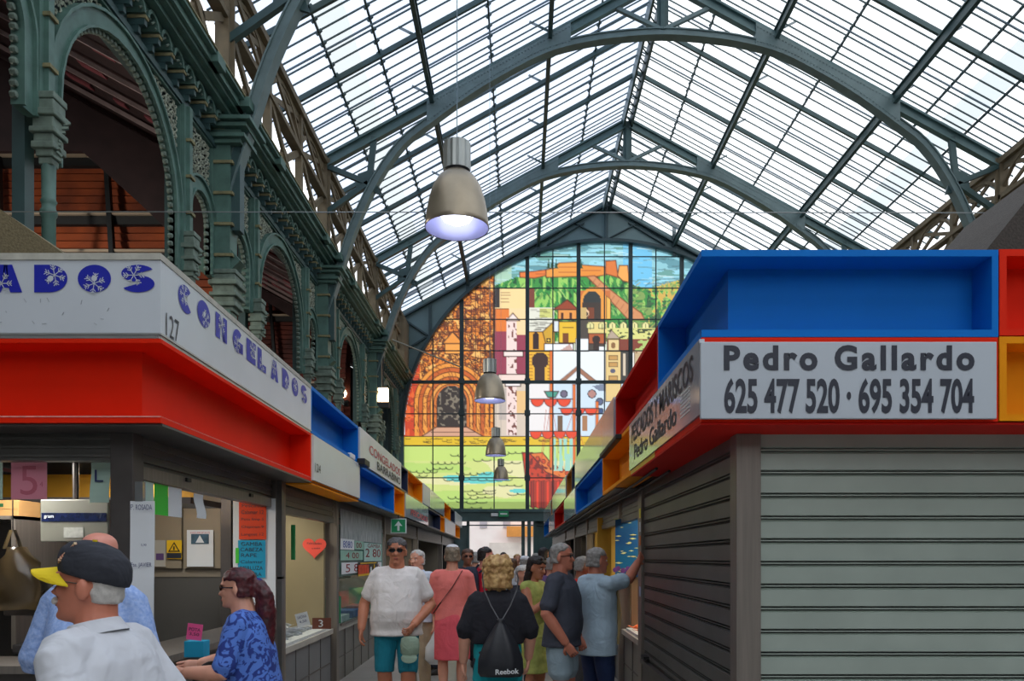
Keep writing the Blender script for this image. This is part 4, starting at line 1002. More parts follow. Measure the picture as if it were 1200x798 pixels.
# red recess below
t = empty('canopy_box', (0, 0, 0), label='long red recessed box wrapping the stall corner under the CONGELADOS sign', cat='canopy box', group='coloured boxes along the left canopy')
d = DEP; mb = MB()
def wrap(mb, side, y0c, z0, z1, d0, d1, xend, ye):
    """L-shaped slab round the corner of a row, front face at y0c"""
    cx = face(side, y0c); s = side
    P = [(xend, y0c+d0), (cx+s*d0, y0c+d0), (face(side, ye)+s*d0, ye), (face(side, ye)+s*d1, ye), (cx+s*d1, y0c+d1), (xend, y0c+d1)]
    vs = [(x, y, z0) for x, y in P]+[(x, y, z1) for x, y in P]
    mb.add(vs, [(0, 1, 7, 6), (1, 2, 8, 7), (2, 3, 9, 8), (3, 4, 10, 9), (4, 5, 11, 10), (5, 0, 6, 11), (0, 5, 4, 1), (1, 4, 3, 2), (6, 7, 10, 11), (7, 8, 9, 10)])
wrap(mb, -1, 4.26, 2.748, 2.770, 0, d, LX0, ye); wrap(mb, -1, 4.26, 2.32, 2.354, 0, d, LX0, ye); sbox(mb, -1, ye-.034, ye, 0, d, 2.354, 2.748)
mb.build('frame', M_red, t)
mb = MB(); wrap(mb, -1, 4.26, 2.32, 2.77, d, d+.02, LX0, ye); mb.build('back_panel', M_red, t)
mb = MB(); wrap(mb, -1, 4.257, 2.349, 2.356, 0, .004, LX0, ye); mb.build('worn_edge', mat('worn_pink_edge', (236, 150, 140), .6, 0, .2, 20), t)

# ---------- right row
YR = lambda px: YofX(1, px)
y771, y721, y675, y670, y664, y648, y646, y637 = [YR(v) for v in (771, 721.5, 675, 670, 664, 648, 646, 637.5)]
RXB = PX(1170, 4.22)
t = empty('canopy_box', (0, 0, 0), label='large blue open box wrapping the corner above the Pedro Gallardo sign', cat='canopy box', group='coloured boxes along the right canopy')
mb = MB(); wrap(mb, 1, 4.22, ZT-.03, ZT+.005, 0, d, RXB, y771); wrap(mb, 1, 4.22, ZM-.004, ZM+.034, 0, d, RXB, y771); mb.box(RXB-.034, RXB, 4.2205, 4.22+d-.001, ZM+.034, ZT-.03); sbox(mb, 1, y771-.034, y771-.001, .0005, d-.001, ZM+.034, ZT-.03)
mb.build('frame', M_blue, t); mb = MB(); wrap(mb, 1, 4.22, ZM-.004, ZT, d, d+.02, RXB, y771); mb.build('back_panel', M_blue, t)
cube(1, y771, y721, True, M_dred, 'long dark red', 'beyond the large blue corner box')
sign(1, y721, y675, True, 'mirroring the stained glass, beyond the dark red box', glossy=True, what='long glossy sign board')
cube(1, y675, y670, True, M_navy, 'thin navy', 'after the mirroring sign')
cube(1, y670, y664, True, M_brn, 'narrow amber brown', 'halfway down the row')
sign(1, y664, y648, True, 'reflecting green, farther down the row', glossy=True, what='glossy sign board')
cube(1, y648, y646, True, M_brn, 'sliver of amber brown', 'near the far end')
sign(1, y646, y637, True, 'last of the upper right row', glossy=True, what='small glossy sign board')
y739, y706, y662, y650, y644 = [YR(v) for v in (739, 706, 662, 650, 644)]
cube(1, y739, y706, False, M_yel, 'deep amber', 'beyond the PESCADOS Y MARISCOS sign')
cube(1, y706, y675, False, M_blue, 'mid blue', 'past the deep amber box')
sign(1, y675, y662, False, 'past the mid blue box', glossy=True, what='pale glossy sign board')
cube(1, y662, y650, False, M_dred, 'small dark red', 'after the pale glossy sign')
sign(1, y650, y644, False, 'before the last blue box', glossy=True, what='small pinkish sign board')
cube(1, y644, y637, False, M_blue, 'last small blue', 'at the far end')
# front faces beyond the corner unit
for (zz0, zz1, m_, c_) in ((ZM, ZT+.01, M_red, 'red'), (ZB, ZM, M_yel, 'amber')):
    t = empty('canopy_box', (0, 0, 0), label='%s open box at the %s edge of the Pedro Gallardo stall front' % (c_, 'upper outer' if c_ == 'red' else 'lower outer'), cat='canopy box', group='coloured boxes along the right canopy')
    x0, x1 = RXB+.006, 4.3; mb = MB(); a = .038
    mb.box(x0, x1, 4.22, 4.22+d, zz1-a, zz1-.002); mb.box(x0, x1, 4.22, 4.22+d, zz0+.004, zz0+a); mb.box(x0+.0005, x0+a, 4.2205, 4.22+d-.001, zz0+a, zz1-a); mb.box(x1-a, x1-.0005, 4.2205, 4.22+d-.001, zz0+a, zz1-a)
    mb.build('frame', m_, t); mb = MB(); mb.box(x0, x1, 4.22+d, 4.24+d, zz0, zz1); mb.build('back_panel', m_, t)
# Pedro Gallardo corner sign
t = empty('corner_sign', (0, 0, 0), label='grey corner sign reading Pedro Gallardo with two phone numbers', cat='sign')
mb = MB(); mb.box(XR(4)-.012, PX(1167, 4.2), 4.19, 4.215, PZ(491, 4.2), PZ(401, 4.2)); mb.build('panel', mat('grey_white_sign', (186, 194, 202), .4, 0, .04, 1.5), t, bevel=.004)
mb = MB(); sbox(mb, 1, 4.217, y739, -.012, .015, ZB+.036, ZM-.016); mb.build('side_panel', M_signR, t)
mb = MB(); wrap(mb, 1, 4.222, ZB, ZB+.034, 0, d, RXB-.001, 5.7); wrap(mb, 1, 4.222, ZM-.030, ZM-.006, .0, d, RXB-.001, y739); mb.box(RXB-.02, RXB-.001, 4.2225, 4.39, ZB+.034, ZM-.03); mb.build('frame', M_red, t)
mb = MB(); sbox(mb, 1, 5.702, y739, 0, .2, ZB, ZB+.034); mb.build('frame', mat('yellow_frame', (226, 190, 30), .4, 0, .1, 3), t)
mb = MB()
put_text(mb, 'Pedro Gallardo', 30/F*4.2, (PX(994, 4.2), 4.187, PZ(420, 4.2)), (1, 0, 0), (0, 0, 1), .04, 293/F*4.2, spacing=1.25)
mb.build('lettering', M_ink, t); mb = MB()
put_text(mb, '625 477 520 · 695 354 704', 42/F*4.2, (PX(994, 4.2), 4.187, PZ(464.5, 4.2)), (1, 0, 0), (0, 0, 1), .03, 292/F*4.2)
mb.build('lettering', M_ink, t)
mb = MB(); ya, yb = YR(815), YR(742); put_text(mb, 'PESCADOS Y MARISCOS', .15, (XR(5)-.015, (ya+yb)/2, 2.645), (0, -1, 0), (0, 0, 1), .015, yb-ya)
ya, yb = YR(795), YR(745); put_text(mb, 'Pedro Gallardo', .13, (XR(5)-.015, (ya+yb)/2, 2.475), (0, -1, 0), (0, 0, 1), .01, yb-ya); mb.build('lettering', M_ink, t)
mb = MB()
for i in range(7): z = 2.42+i*.022; sbox(mb, 1, YR(811), YR(800), -.015, -.012, z, z+.007)
mb.build('ventilation_lines', M_paper, t)

# ---------- stall bodies
OFF = .27
def shutter(parent, P0, P1, z0, z1, pitch, mats, name='roller_shutter'):
    """ribbed slats between two plan points"""
    a = Vector((P0[0], P0[1], 0)); b = Vector((P1[0], P1[1], 0)); dv = (b-a); L = dv.length; dv.normalize(); n = Vector((dv.y, -dv.x, 0))
    mb = MB(); z = z1
    prof = []
    while z > z0+.02:
        zz = max(z0, z-pitch)
        prof += [(0.0, z), (.012, z-.004), (.012, zz+.034), (-.004, zz+.028), (.008, zz+.022), (.008, zz+.016), (-.006, zz+.010), (.006, zz+.006)]
        z = zz
    prof.append((0, z0)); vs = []
    for q in (a, b):
        for o, z in prof: vs.append(q+n*o+Vector((0, 0, z)))
    k = len(prof); fs = [(i, i+1, k+i+1, k+i) for i in range(k-1)]; ms = [1 if (i % 8) in (4-1, 6-0) else 0 for i in range(k-1)]
    for f, mi in zip(fs, ms): mb.add([vs[j] for j in f], [(0, 1, 2, 3)], mi)
    mb2 = MB(); mb2.add([a-n*.02+Vector((0, 0, z0)), b-n*.02+Vector((0, 0, z0)), b-n*.02+Vector((0, 0, z1)), a-n*.02+Vector((0, 0, z1))], [(0, 1, 2, 3)], 1)
    mb.add(mb2.v, mb2.f, 1)
    return mb.build(name, mats, parent, fix=False)
# right front stall, closed
t = empty('market_stall', (0, 0, 0), label='closed stall with grey roller shutters under the Pedro Gallardo sign', cat='stall', group='stalls along the right side')
px0, px1 = 1.226, 1.367; py0 = 4.54
mb = MB(); mb.box(px0, px1, py0, py0+.14, 0, ZB-.015); mb.build('corner_post', M_alu, t, bevel=.004)
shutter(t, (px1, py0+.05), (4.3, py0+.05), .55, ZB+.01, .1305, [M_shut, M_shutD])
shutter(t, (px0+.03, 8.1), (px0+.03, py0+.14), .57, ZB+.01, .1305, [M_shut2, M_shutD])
mb = MB(); mb.box(px0-.01, px0+.12, 8.08, 8.22, 0, ZB); mb.build('post', M_alu, t)
mb = MB(); mb.box(px0, 4.3, py0+.03, 8.2, 0, .53); mb.box(px0-.02, px0+.1, py0+.14, 8.1, .53, .57); mb.build('base', M_aluD, t)
mb = MB(); wrap(mb, 1, 4.24, ZB-.014, ZB-.002, 0, .34, 4.3, y739); mb.build('soffit', M_dred, t)
mb = MB(); mb.box(px0, 4.3, 4.42, 8.2, ZB+.02, ZB+.07); mb.box(px0, 4.3, 4.45, 8.2, ZT-.06, ZT-.02); mb.build('roof_deck', M_fit, t)
mb = MB(); mb.box(4.2, 4.3, 4.6, 8.2, 0, ZB); mb.box(px0+.1, 4.3, 8.12, 8.18, 0, ZB); mb.build('partition', M_steel, t)
mb = MB(); mb.box(px0-.035, px0+.02, 7.75, 7.95, .6, .63); mb.build('lock', M_black, t)
# posts with stickers are added below
def side_stall(side, y0, y1, label, back, zc=.72, cstyle='tiles', opening=True, kick=M_tileG, backz=(0, 2.3)):
    t = empty('market_stall', (0, 0, 0), label=label, cat='stall', group='stalls along the %s side' % side_word(side))
    RD = min(2.6, 4.2-(1.856+.01745*y1)) if side < 0 else 2.6
    for ya, yb in ((y0, y0+.13),):
        mb = MB(); sbox(mb, side, ya, yb, OFF, OFF+.14, 0, ZB); mb.build('post', M_alu, t)
    mb = MB(); sbox(mb, side, y1-.1, y1-.02, OFF+.14, RD, 0, ZB-.02); mb.build('partition', back, t)
    mb = MB(); sbox(mb, side, y0+.01, y1-.11, RD, RD+.05, 0, ZB-.02); mb.build('rear_wall', back, t)
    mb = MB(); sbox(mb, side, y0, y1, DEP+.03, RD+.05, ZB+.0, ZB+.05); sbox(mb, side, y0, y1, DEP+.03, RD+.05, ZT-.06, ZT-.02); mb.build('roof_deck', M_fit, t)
    mb = MB(); sbox(mb, side, y0, y1, .02, OFF, ZB-.012, ZB); mb.build('soffit', M_aluD, t)
    mb = MB(); sbox(mb, side, y0+.13, y1-.1, OFF+.03, OFF+.08, ZB-.24, ZB)
    for k in range(4): sbox(mb, side, y0+.13, y1-.1, OFF+.02, OFF+.03, ZB-.22+k*.055, ZB-.205+k*.055)
    sbox(mb, side, y0+.13, y1-.1, OFF+.01, OFF+.09, ZB-.3, ZB-.24); mb.build('rolled_shutter', M_shut2, t)
    mb = MB(); sbox(mb, side, y0+.13, y1-.1, OFF+.02, 1.0, zc-.06, zc); mb.build('counter', M_count, t)
    mb = MB(); sbox(mb, side, y0+.13, y1-.1, OFF+.05, OFF+.12, 0, zc-.06)
    mb.build('counter_front', kick, t)
    mb = MB(); n = max(2, int((y1-y0)/.6))
    for k in range(n+1):
        y = lerp(y0+.13, y1-.11, k/n); sbox(mb, side, y-.006, y+.006, OFF+.043, OFF+.05, 0, zc-.06)
    sbox(mb, side, y0+.13, y1-.1, OFF+.043, OFF+.05, .3, .312)
    mb.build('tile_joints', M_aluD, t)
    return t
S2 = side_stall(-1, y365-.02, y420, 'left fish stall with the red paper heart on its beige wall', mat('beige_stall_wall', (150, 138, 108), .6, 0, .12, .8), .72)
S3 = side_stall(-1, y420, y469, 'left stall whose window is covered with price posters', M_panelG, .72, kick=M_steel)
S4 = side_stall(-1, y469, y503, 'left stall with bare grey walls beyond the exit arrow', M_panelG, .8)
S5 = side_stall(-1, y503, y528, 'left stall beyond the bare grey one', M_panelG, .8)
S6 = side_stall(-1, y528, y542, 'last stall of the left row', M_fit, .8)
R2 = side_stall(1, 8.22, y706+.6, 'right fish stall with the blue underwater poster and prawns', mat('warm_steel_wall', (146, 120, 96), .35, .3, .12, .8), .72, kick=M_steel)
R3 = side_stall(1, y706+.6, y675+1, 'right stall with the yellow lit end wall', mat('yellow_stall_wall', (196, 160, 70), .6, 0, .1, .8), .72)
R4 = side_stall(1, y675+1, y662+1, 'right stall beyond the yellow one', M_panelG, .72)
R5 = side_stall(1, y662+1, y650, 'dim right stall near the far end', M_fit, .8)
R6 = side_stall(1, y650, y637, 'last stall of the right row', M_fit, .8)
# ---------- left corner stall (open)
t = empty('market_stall', (0, 0, 0), label='open frozen food stall under the CONGELADOS corner sign', cat='stall', group='stalls along the left side')
LP0 = -2.2
mb = MB(); mb.box(LP0-.13, LP0, 4.51, 4.64, 0, ZB-.015); mb.build('corner_post', M_aluD, t, bevel=.004)
mb = MB(); mb.box(LX0, LP0-.13, 4.53, 4.62, 2.15, ZB); 
for k in range(3): mb.box(LX0, LP0-.13, 4.515, 4.53, 2.17+k*.05, 2.185+k*.05)
mb.build('rolled_shutter', M_shut2, t)
mb = MB(); ww = lambda y: face(-1, y, OFF)
sbox(mb, -1, 4.64, 7.26, OFF+.03, OFF+.08, 2.13, ZB)
for k in range(3): sbox(mb, -1, 4.64, 7.26, OFF+.015, OFF+.03, 2.16+k*.05, 2.175+k*.05)
mb.build('rolled_shutter', M_shut2, t)
mb = MB(); sbox(mb, -1, 4.64, 7.26, OFF+.0, OFF+.09, 2.055, 2.13); mb.build('shutter_rail', M_alu, t)
mb = MB(); sbox(mb, -1, 5.25, 5.32, OFF-.015, OFF+.0, 2.1, 2.125); sbox(mb, -1, 6.55, 6.62, OFF-.015, OFF+.0, 2.1, 2.125); mb.build('rail_hook', M_black, t)
mb = MB(); wrap(mb, -1, 4.28, ZB-.014, ZB-.002, 0, .34, LX0, y365); mb.build('soffit', M_aluD, t)
mb = MB(); mb.box(LX0, LP0, 4.46, 7.4, ZB+.02, ZB+.06); mb.box(LX0, LP0, 4.46, 7.4, ZT-.06, ZT-.02); mb.build('roof_deck', M_fit, t)
mb = MB(); mb.box(-4.27, -2.36, 7.3, 7.36, 1.42, ZB); mb.build('partition', M_panelG, t)
mb = MB(); mb.box(-4.27, -2.2, 7.31, 7.38, 0, 1.42); mb.box(-2.37, -2.2, 7.31, 7.38, 1.4, ZB); mb.build('partition', M_steel, t)
mb = MB(); mb.box(PX(261, 7.25), PX(273, 7.25), 7.2, 7.3, .9, ZB); mb.build('partition_post', M_aluD, t)
for a, b in ((168, 212), (215, 258)):
    mb = MB(); mb.box(PX(a, 7.25), PX(b, 7.25), 7.26, 7.3, PZ(666, 7.25), PZ(560, 7.25)); mb.build('cupboard_door', mat('greige_cupboard', (148, 136, 116), .5, 0, .06, 1), t)
mb = MB(); mb.box(-4.27, -4.22, 4.66, 7.28, 0, ZB-.02); mb.build('rear_wall', M_fit, t)
mb = MB(); mb.box(LX0, LP0-.02, 4.5, 4.95, .94, .985); sbox(mb, -1, 4.64, 7.26, OFF-.02, OFF+.4, .94, .985); mb.build('counter', M_alu, t)
mb = MB(); mb.box(LX0, LP0-.08, 4.58, 4.64, 0, .94); sbox(mb, -1, 4.64, 7.26, OFF+.06, OFF+.12, 0, .94); mb.build('counter_front', M_aluD, t)
mb = MB(); sbox(mb, -1, 7.29, 7.5, OFF-.01, OFF+.13, 0, ZB); mb.build('post', M_alu, t)
mb = MB(); sbox(mb, -1, 7.33, 7.4, OFF-.035, OFF-.01, 1.25, 1.5); mb.build('latch', M_lip, t)

# ---------- papers and goods: helpers
def card(name, x0, x1, z0, z1, y, m, label, cat='notice', group=None, tilt=0, lines=(), curl=.0, ink=None, parent=None, rot=0):
    """thin sheet facing -Y with optional handwriting; lines = (text, fx, fz, height, width)"""
    cx, cz = (x0+x1)/2, (z0+z1)/2
    t = empty(name, (cx, y, cz), label=label, cat=cat, group=group)
    w, h = (x1-x0)/2, (z1-z0)/2; mb = MB(); n = 7; rows = []
    for j in range(n):
        v = -1+2*j/(n-1); o = curl*math.sin(v*2.2)
        rows.append([(-w, o, v*h), (w, o-curl*.4, v*h), (w, o-curl*.4+.0015, v*h), (-w, o+.0015, v*h)])
    mb.loft(rows); mb.build('sheet', m, t)
    if lines:
        mb = MB()
        for (tx, fx, fz, hh, ww) in lines: put_text(mb, tx, hh, (fx*w, -.002-curl*.5 if not curl else -curl-.004, fz*h), (1, 0, 0), (0, 0, 1), 0, ww)
        mb.build('handwriting', ink or M_pen, t)
    t.rotation_euler = (0, tilt, rot)
    return t
def pcard(name, xa, xb, ya, yb, Y, m, label, **k):
    return card(name, PX(xa, Y), PX(xb, Y), PZ(yb, Y), PZ(ya, Y), Y, m, label, **k)
pcard('price_card', 13, 55, 541, 585, 4.66, M_pink, 'pink paper card with a handwritten 5 hanging in the front window', lines=[('5', 0, 0, .17, .1), ('4', .7, -.2, .03, .02)], ink=M_penr)
pcard('price_card', -14, 3, 541, 585, 4.66, M_mint, 'mint paper sheet at the frame edge in the front window')
pcard('price_card', 106, 129, 541, 589, 4.66, M_mint, 'pale mint paper sheet hanging beside the dark corner post', lines=[('L', 0, .3, .07, .05)], curl=.01)
def scard(name, xa, xb, zt, zb, m, label, **k):
    """sheet hanging in the side window, parallel to the aisle"""
    d = OFF+.015; f = lambda px: 1731.6
    def yat(px):
        lo, hi = 3, 40
        for _ in range(50):
            mid = (lo+hi)/2
            if HX+face(-1, mid, d)*F/mid < px: lo = mid
            else: hi = mid
        return lo
    ya, yb = yat(xa), yat(xb); L = yb-ya
    t = card(name, -L/2, L/2, zb, zt, 0, m, label, rot=0, **k); t.location = (face(-1, (ya+yb)/2, d), (ya+yb)/2, (zt+zb)/2); t.rotation_euler = (0, 0, PI/2+.0174)
    return t
scard('paper_sheet', 169, 180, 2.05, 1.84, M_mint, 'small pale sheet next to the green card in the side window')
scard('paper_sheet', 181, 197, 2.05, 1.86, M_grn, 'bright green card hanging in the side window')
scard('paper_sheet', 197.5, 213, 2.05, 1.86, M_paper, 'white sheet hanging right beside the green card')
scard('paper_strip', 229, 239, 2.04, 1.87, M_paper, 'narrow curled paper strip in the side window', curl=.012)
# long handwritten list on the post
card('price_list', PX(151, 4.46), PX(180, 4.46), PZ(735, 4.46), PZ(587, 4.46), 4.47, M_paper, 'long white handwritten price list taped to the dark corner post', curl=.006,
     lines=[('Fª. ROSADA', 0, .9, .03, .12), ('Fte. JAVIER', .0, -.02, .03, .115), ('5,90', .2, .3, .015, .03)], ink=M_pen)
mb = MB(); mb.box(PX(161, 4.5), PX(170, 4.5), 4.47, 4.505, PZ(588, 4.5), PZ(565, 4.5)); tag(mb.build('tape', glass_mat('clear_tape', (225, 228, 230), .6, .2, .2)), 'crinkled clear tape holding the long price list on the post', 'tape')
# partition posters
pcard('poster', 273, 323, 584, 716, 7.17, M_paper, 'tall white backing sheet with handwriting at the foot', lines=[('SALMONAR', -.0, -.72, .05, .2), ('Gambon', .3, -.9, .05, .15)])
pcard('poster', 280, 312, 588, 632, 7.155, M_ora, 'orange handwritten price sheet on the white backing', ink=M_ink, lines=[('Pescado', 0, .8, .03, .19), ('Calamar 12', 0, .45, .035, .2), ('Pota limp 5', 0, .05, .03, .2), ('Chipiron 9', 0, -.35, .03, .2), ('Langost 12', 0, -.75, .03, .2)])
pcard('poster', 279, 311, 633, 677, 7.155, M_cyan, 'cyan handwritten price sheet below the orange one', ink=M_ink, lines=[('GAMBA', 0, .8, .035, .19), ('CABEZA', 0, .5, .035, .2), ('RAPE', -.2, .2, .035, .14), ('Calamar', 0, -.15, .03, .2), ('MERLUZA', 0, -.48, .035, .2), ('GAMBA', 0, -.82, .035, .18)])
pcard('poster', 276, 280, 642, 660, 7.15, M_grn, 'small lime green tag at the edge of the white backing')
tp = pcard('poster', 219, 250, 621, 664, 7.24, M_paper, 'white poster with a small photo of a tent on the beige cupboard', ink=M_penr, lines=[('AVISO IMPORTANTE', 0, .85, .018, .18)])
mb = MB(); mb.box(-.08, .08, -.006, -.002, .04, .13, 0); mb.add([(-.04, -.007, .05), (.04, -.007, .05), (0, -.007, .12)], [(0, 1, 2)], 1); mb.build('picture', [mat('picture_blue_green', (60, 90, 110), .5, 0, .4, 20), M_paper], tp)
ws = pcard('warning_sign', 195.5, 213, 633, 655, 7.24, mat('yellow_sign', (236, 190, 30), .5, 0, 0), 'electrical danger sign with a black triangle on the cupboard')
mb = MB(); mb.add([(-.055, -.004, -.02), (.055, -.004, -.02), (0, -.004, .07)], [(0, 1, 2)], 0); mb.add([(-.038, -.006, -.01), (.038, -.006, -.01), (0, -.006, .052)], [(0, 1, 2)], 1); mb.box(-.006, .006, -.008, -.006, -.005, .03, 0); mb.build('triangle', [M_black, mat('warning_yellow', (240, 190, 20), .5, 0, 0)], ws)
mb = MB(); mb.box(-.066, .066, -.004, -.0025, -.03, -.078); mb.build('text_band', M_ink, ws)
mp = pcard('leaflet', 181, 194, 633, 664, 7.24, M_count, 'pale leaflet with a purple block beside the danger sign')
mb = MB(); mb.box(-.035, .035, -.004, -.002, -.06, .0); mb.build('purple_block', mat('purple_print', (96, 70, 120), .6, 0, 0), mp)
# goods in the front window
t = empty('weighing_scale', (PX(85, 5.3), 5.3, PZ(635, 5.3)), label='grey hanging scale display with a blue window behind the front counter', cat='scale')
s = 5.3/F
mb = MB(); mb.box(-38*s, 42*s, 0, .1, 0, 50*s); mb.build('housing', mat('grey_enamel', (134, 134, 124), .4, .1, .08, 3), t, bevel=.008)
mb = MB(); mb.box(-36*s, 40*s, -.006, .0, 24*s, 34*s); mb.build('display', mat('blue_black_display', (24, 34, 70), .2, 0, .3, 18, spec=1), t)
mb = MB(); put_text(mb, 'gram', 4*s, (-27*s, -.008, 29*s), (1, 0, 0), (0, 0, 1), .01); mb.build('lettering', M_paper, t)
mb = MB(); mb.box(-10*s, 13*s, -.004, 0, 5*s, 17*s); mb.build('sticker', mat('dim_label', (176, 178, 172), .7, 0, .15, 40), t)
mb = MB(); mb.tube((-1*s, .05, 50*s), (-1*s, .05, 95*s), .02, 8); mb.build('pole', M_aluD, t)
mb = MB(); mb.box(-4.2, -2.5, 6.2, 6.25, PZ(585, 6.2), PZ(556, 6.2)); tag(mb.build('storage_crate', mat('mustard_panel', (206, 150, 36), .6, 0, .1, 2)), 'mustard yellow crate on the high shelf behind the scale', 'crate')
mb = MB(); mb.box(-4.2, -2.45, 5.9, 6.5, PZ(590, 6.2)-.02, PZ(586, 6.2)); tag(mb.build('shelf', M_aluD), 'dark high shelf inside the frozen food stall', 'shelf')
mb = MB(); mb.box(-4.2, PX(40, 5.5), 5.3, 5.9, PZ(610, 5.5), PZ(606, 5.5)); mb.box(-4.2, -4.17, 5.3, 5.9, .99, PZ(606, 5.5)); mb.box(PX(40, 5.5)-.03, PX(40, 5.5), 5.3, 5.9, .99, PZ(606, 5.5)); tag(mb.build('shelf', M_alu), 'short metal rack shelf left of the scale', 'shelf')
for (xa, xb, ya, yb, Y, c, lab) in ((-14, 22, 586, 606, 5.5, (196, 150, 92), 'tan cardboard carton on the short rack shelf'), (14, 35, 616, 650, 5.6, (176, 138, 96), 'brown cardboard box with a green mark under the rack shelf')):
    t = empty('cardboard_box', (PX((xa+xb)/2, Y), Y, PZ(yb, Y)), label=lab, cat='box'); w = (xb-xa)/2*Y/F; h = (yb-ya)*Y/F
    mb = MB(); mb.box(-w, w, 0, .25, 0, h); mb.build('carton', mat('cardboard_%d' % xb, c, .8, 0, .1, 4), t, bevel=.003)
    mb = MB(); mb.box(-w*.4, 0, -.002, 0, h*.6, h*.8); mb.build('printed_mark', mat('green_print', (30, 90, 50), .7, 0, 0), t)
    mb = MB(); mb.box(-w, w, -.003, .0, h*.49, h*.5); mb.build('tape', mat('packing_tape', (170, 140, 100), .4, 0, 0), t)
# hanging plastic bag
t = empty('plastic_bag', (PX(15, 5.0), 5.0, PZ(713, 5.0)), label='translucent beige plastic bag hanging by its handles at the frame edge', cat='bag')
mb = MB(); mb.smooth = True; s = 5.0/F; rings = []
for k in range(9):
    v = k/8; z = v*72*s; w = (26-8*v**2 - (10 if v > .85 else 0)+4*math.sin(v*3))*s; dx = 6*s*math.sin(v*2)
    rings.append([(dx+w*math.cos(a)*(1+.08*math.sin(3*a+k)), .07*math.sin(a)*(1+.2*math.sin(2*a+k)), z-(3*s*math.sin(a*2) if k == 0 else 0)) for a in [i*2*PI/20 for i in range(20)]])
mb.loft(rings); mb.build('sack', glass_mat('beige_film', (150, 138, 116), .25, .2, .08), t)
for sx in (-1, 1): mb = MB(); mb.beam((sx*10*s, 0, 70*s), (sx*2*s, 0, 92*s), .03, .006); mb.build('handle', glass_mat('beige_film', (176, 160, 132), .35, .2, .08), t)
mb = MB(); mb.tube((PX(15, 5.0), 5.0, PZ(622, 5)), (PX(15, 5.0), 5.0, 2.3), .004, 5); tag(mb.build('hanging_wire', M_aluD), 'thin wire holding the plastic bag from the canopy', 'wire')
# dark slicer on the counter
t = empty('slicing_machine', (PX(58, 5.2), 5.2, .985), label='dark slicing machine with a round blade on the front counter', cat='slicer')
mb = MB(); mb.box(-.17, .12, -.12, .15, 0, .06); mb.box(-.24, .02, -.1, .1, .24, .32); mb.build('body', M_aluD, t, bevel=.01)
mb = MB(); mb.smooth = True; mb.lathe([(0, -.01), (.12, -.008), (.125, 0), (.12, .008), (0, .01)], (.02, -.03, .28), 28, axis='y'); mb.build('blade', M_alu, t)
mb = MB(); mb.lathe([(0, 0), (.09, 0), (.12, .05), (.12, .1), (.1, .1), (0, .04)], (.02, 0, .4), 20); mb.build('bowl', M_steel, t)
mb = MB(); mb.box(-.02, .02, -.02, .06, .05, .4); mb.build('arm', M_aluD, t)
# counter items by the side window
t = card('price_card', PX(219, 4.9), PX(237, 4.9), PZ(750, 4.9), PZ(731, 4.9), 4.9, mat('hot_pink_card', (240, 90, 150), .7, 0, .05, 3), 'small hot pink price card standing on the side counter', lines=[('POTA', 0, .3, .02, .07), ('3,50', 0, -.3, .02, .06)], ink=M_ink, tilt=.12)
mb = MB(); mb.box(PX(217, 4.9), PX(240, 4.9), 4.88, 4.98, .985, PZ(751, 4.9)); tag(mb.build('cash_tray', M_cyan, bevel=.004), 'cyan plastic tray under the hot pink card', 'tray')
# red paper heart in the second stall
hp = []
for i in range(28):
    a = 2*PI*i/28; hp.append((16*math.sin(a)**3/16, (13*math.cos(a)-5*math.cos(2*a)-2*math.cos(3*a)-math.cos(4*a))/16))
Yh = y420-.14; s = 14.0*Yh/F
t = empty('paper_heart', (PX(368.5, Yh), Yh, PZ(641, Yh)), label='red paper heart with writing stuck on the beige stall wall', cat='decoration')
mb = MB(); mb.prism([(u*s, v*s*.95) for u, v in hp], 'xz', -.004, 0); mb.build('heart', mat('coral_red_paper', (236, 84, 70), .7, 0, .04, 3), t)
mb = MB(); put_text(mb, 'Felicidades', .025, (0, -.006, s*.3), (1, 0, 0), (0, 0, 1), 0, s*1.2); put_text(mb, 'a todos', .02, (.02, -.006, -s*.1), (1, 0, 0), (0, 0, 1), 0, s*.7); mb.build('handwriting', M_ink, t)
mb = MB(); mb.box(PX(341, 8.2), PX(345, 8.2), 8.2, 8.24, PZ(656, 8.2), PZ(615, 8.2)); tag(mb.build('apron', mat('green_cloth', (30, 130, 70), .8, 0, .1, 6)), 'strip of green cloth hanging inside the heart stall', 'cloth')
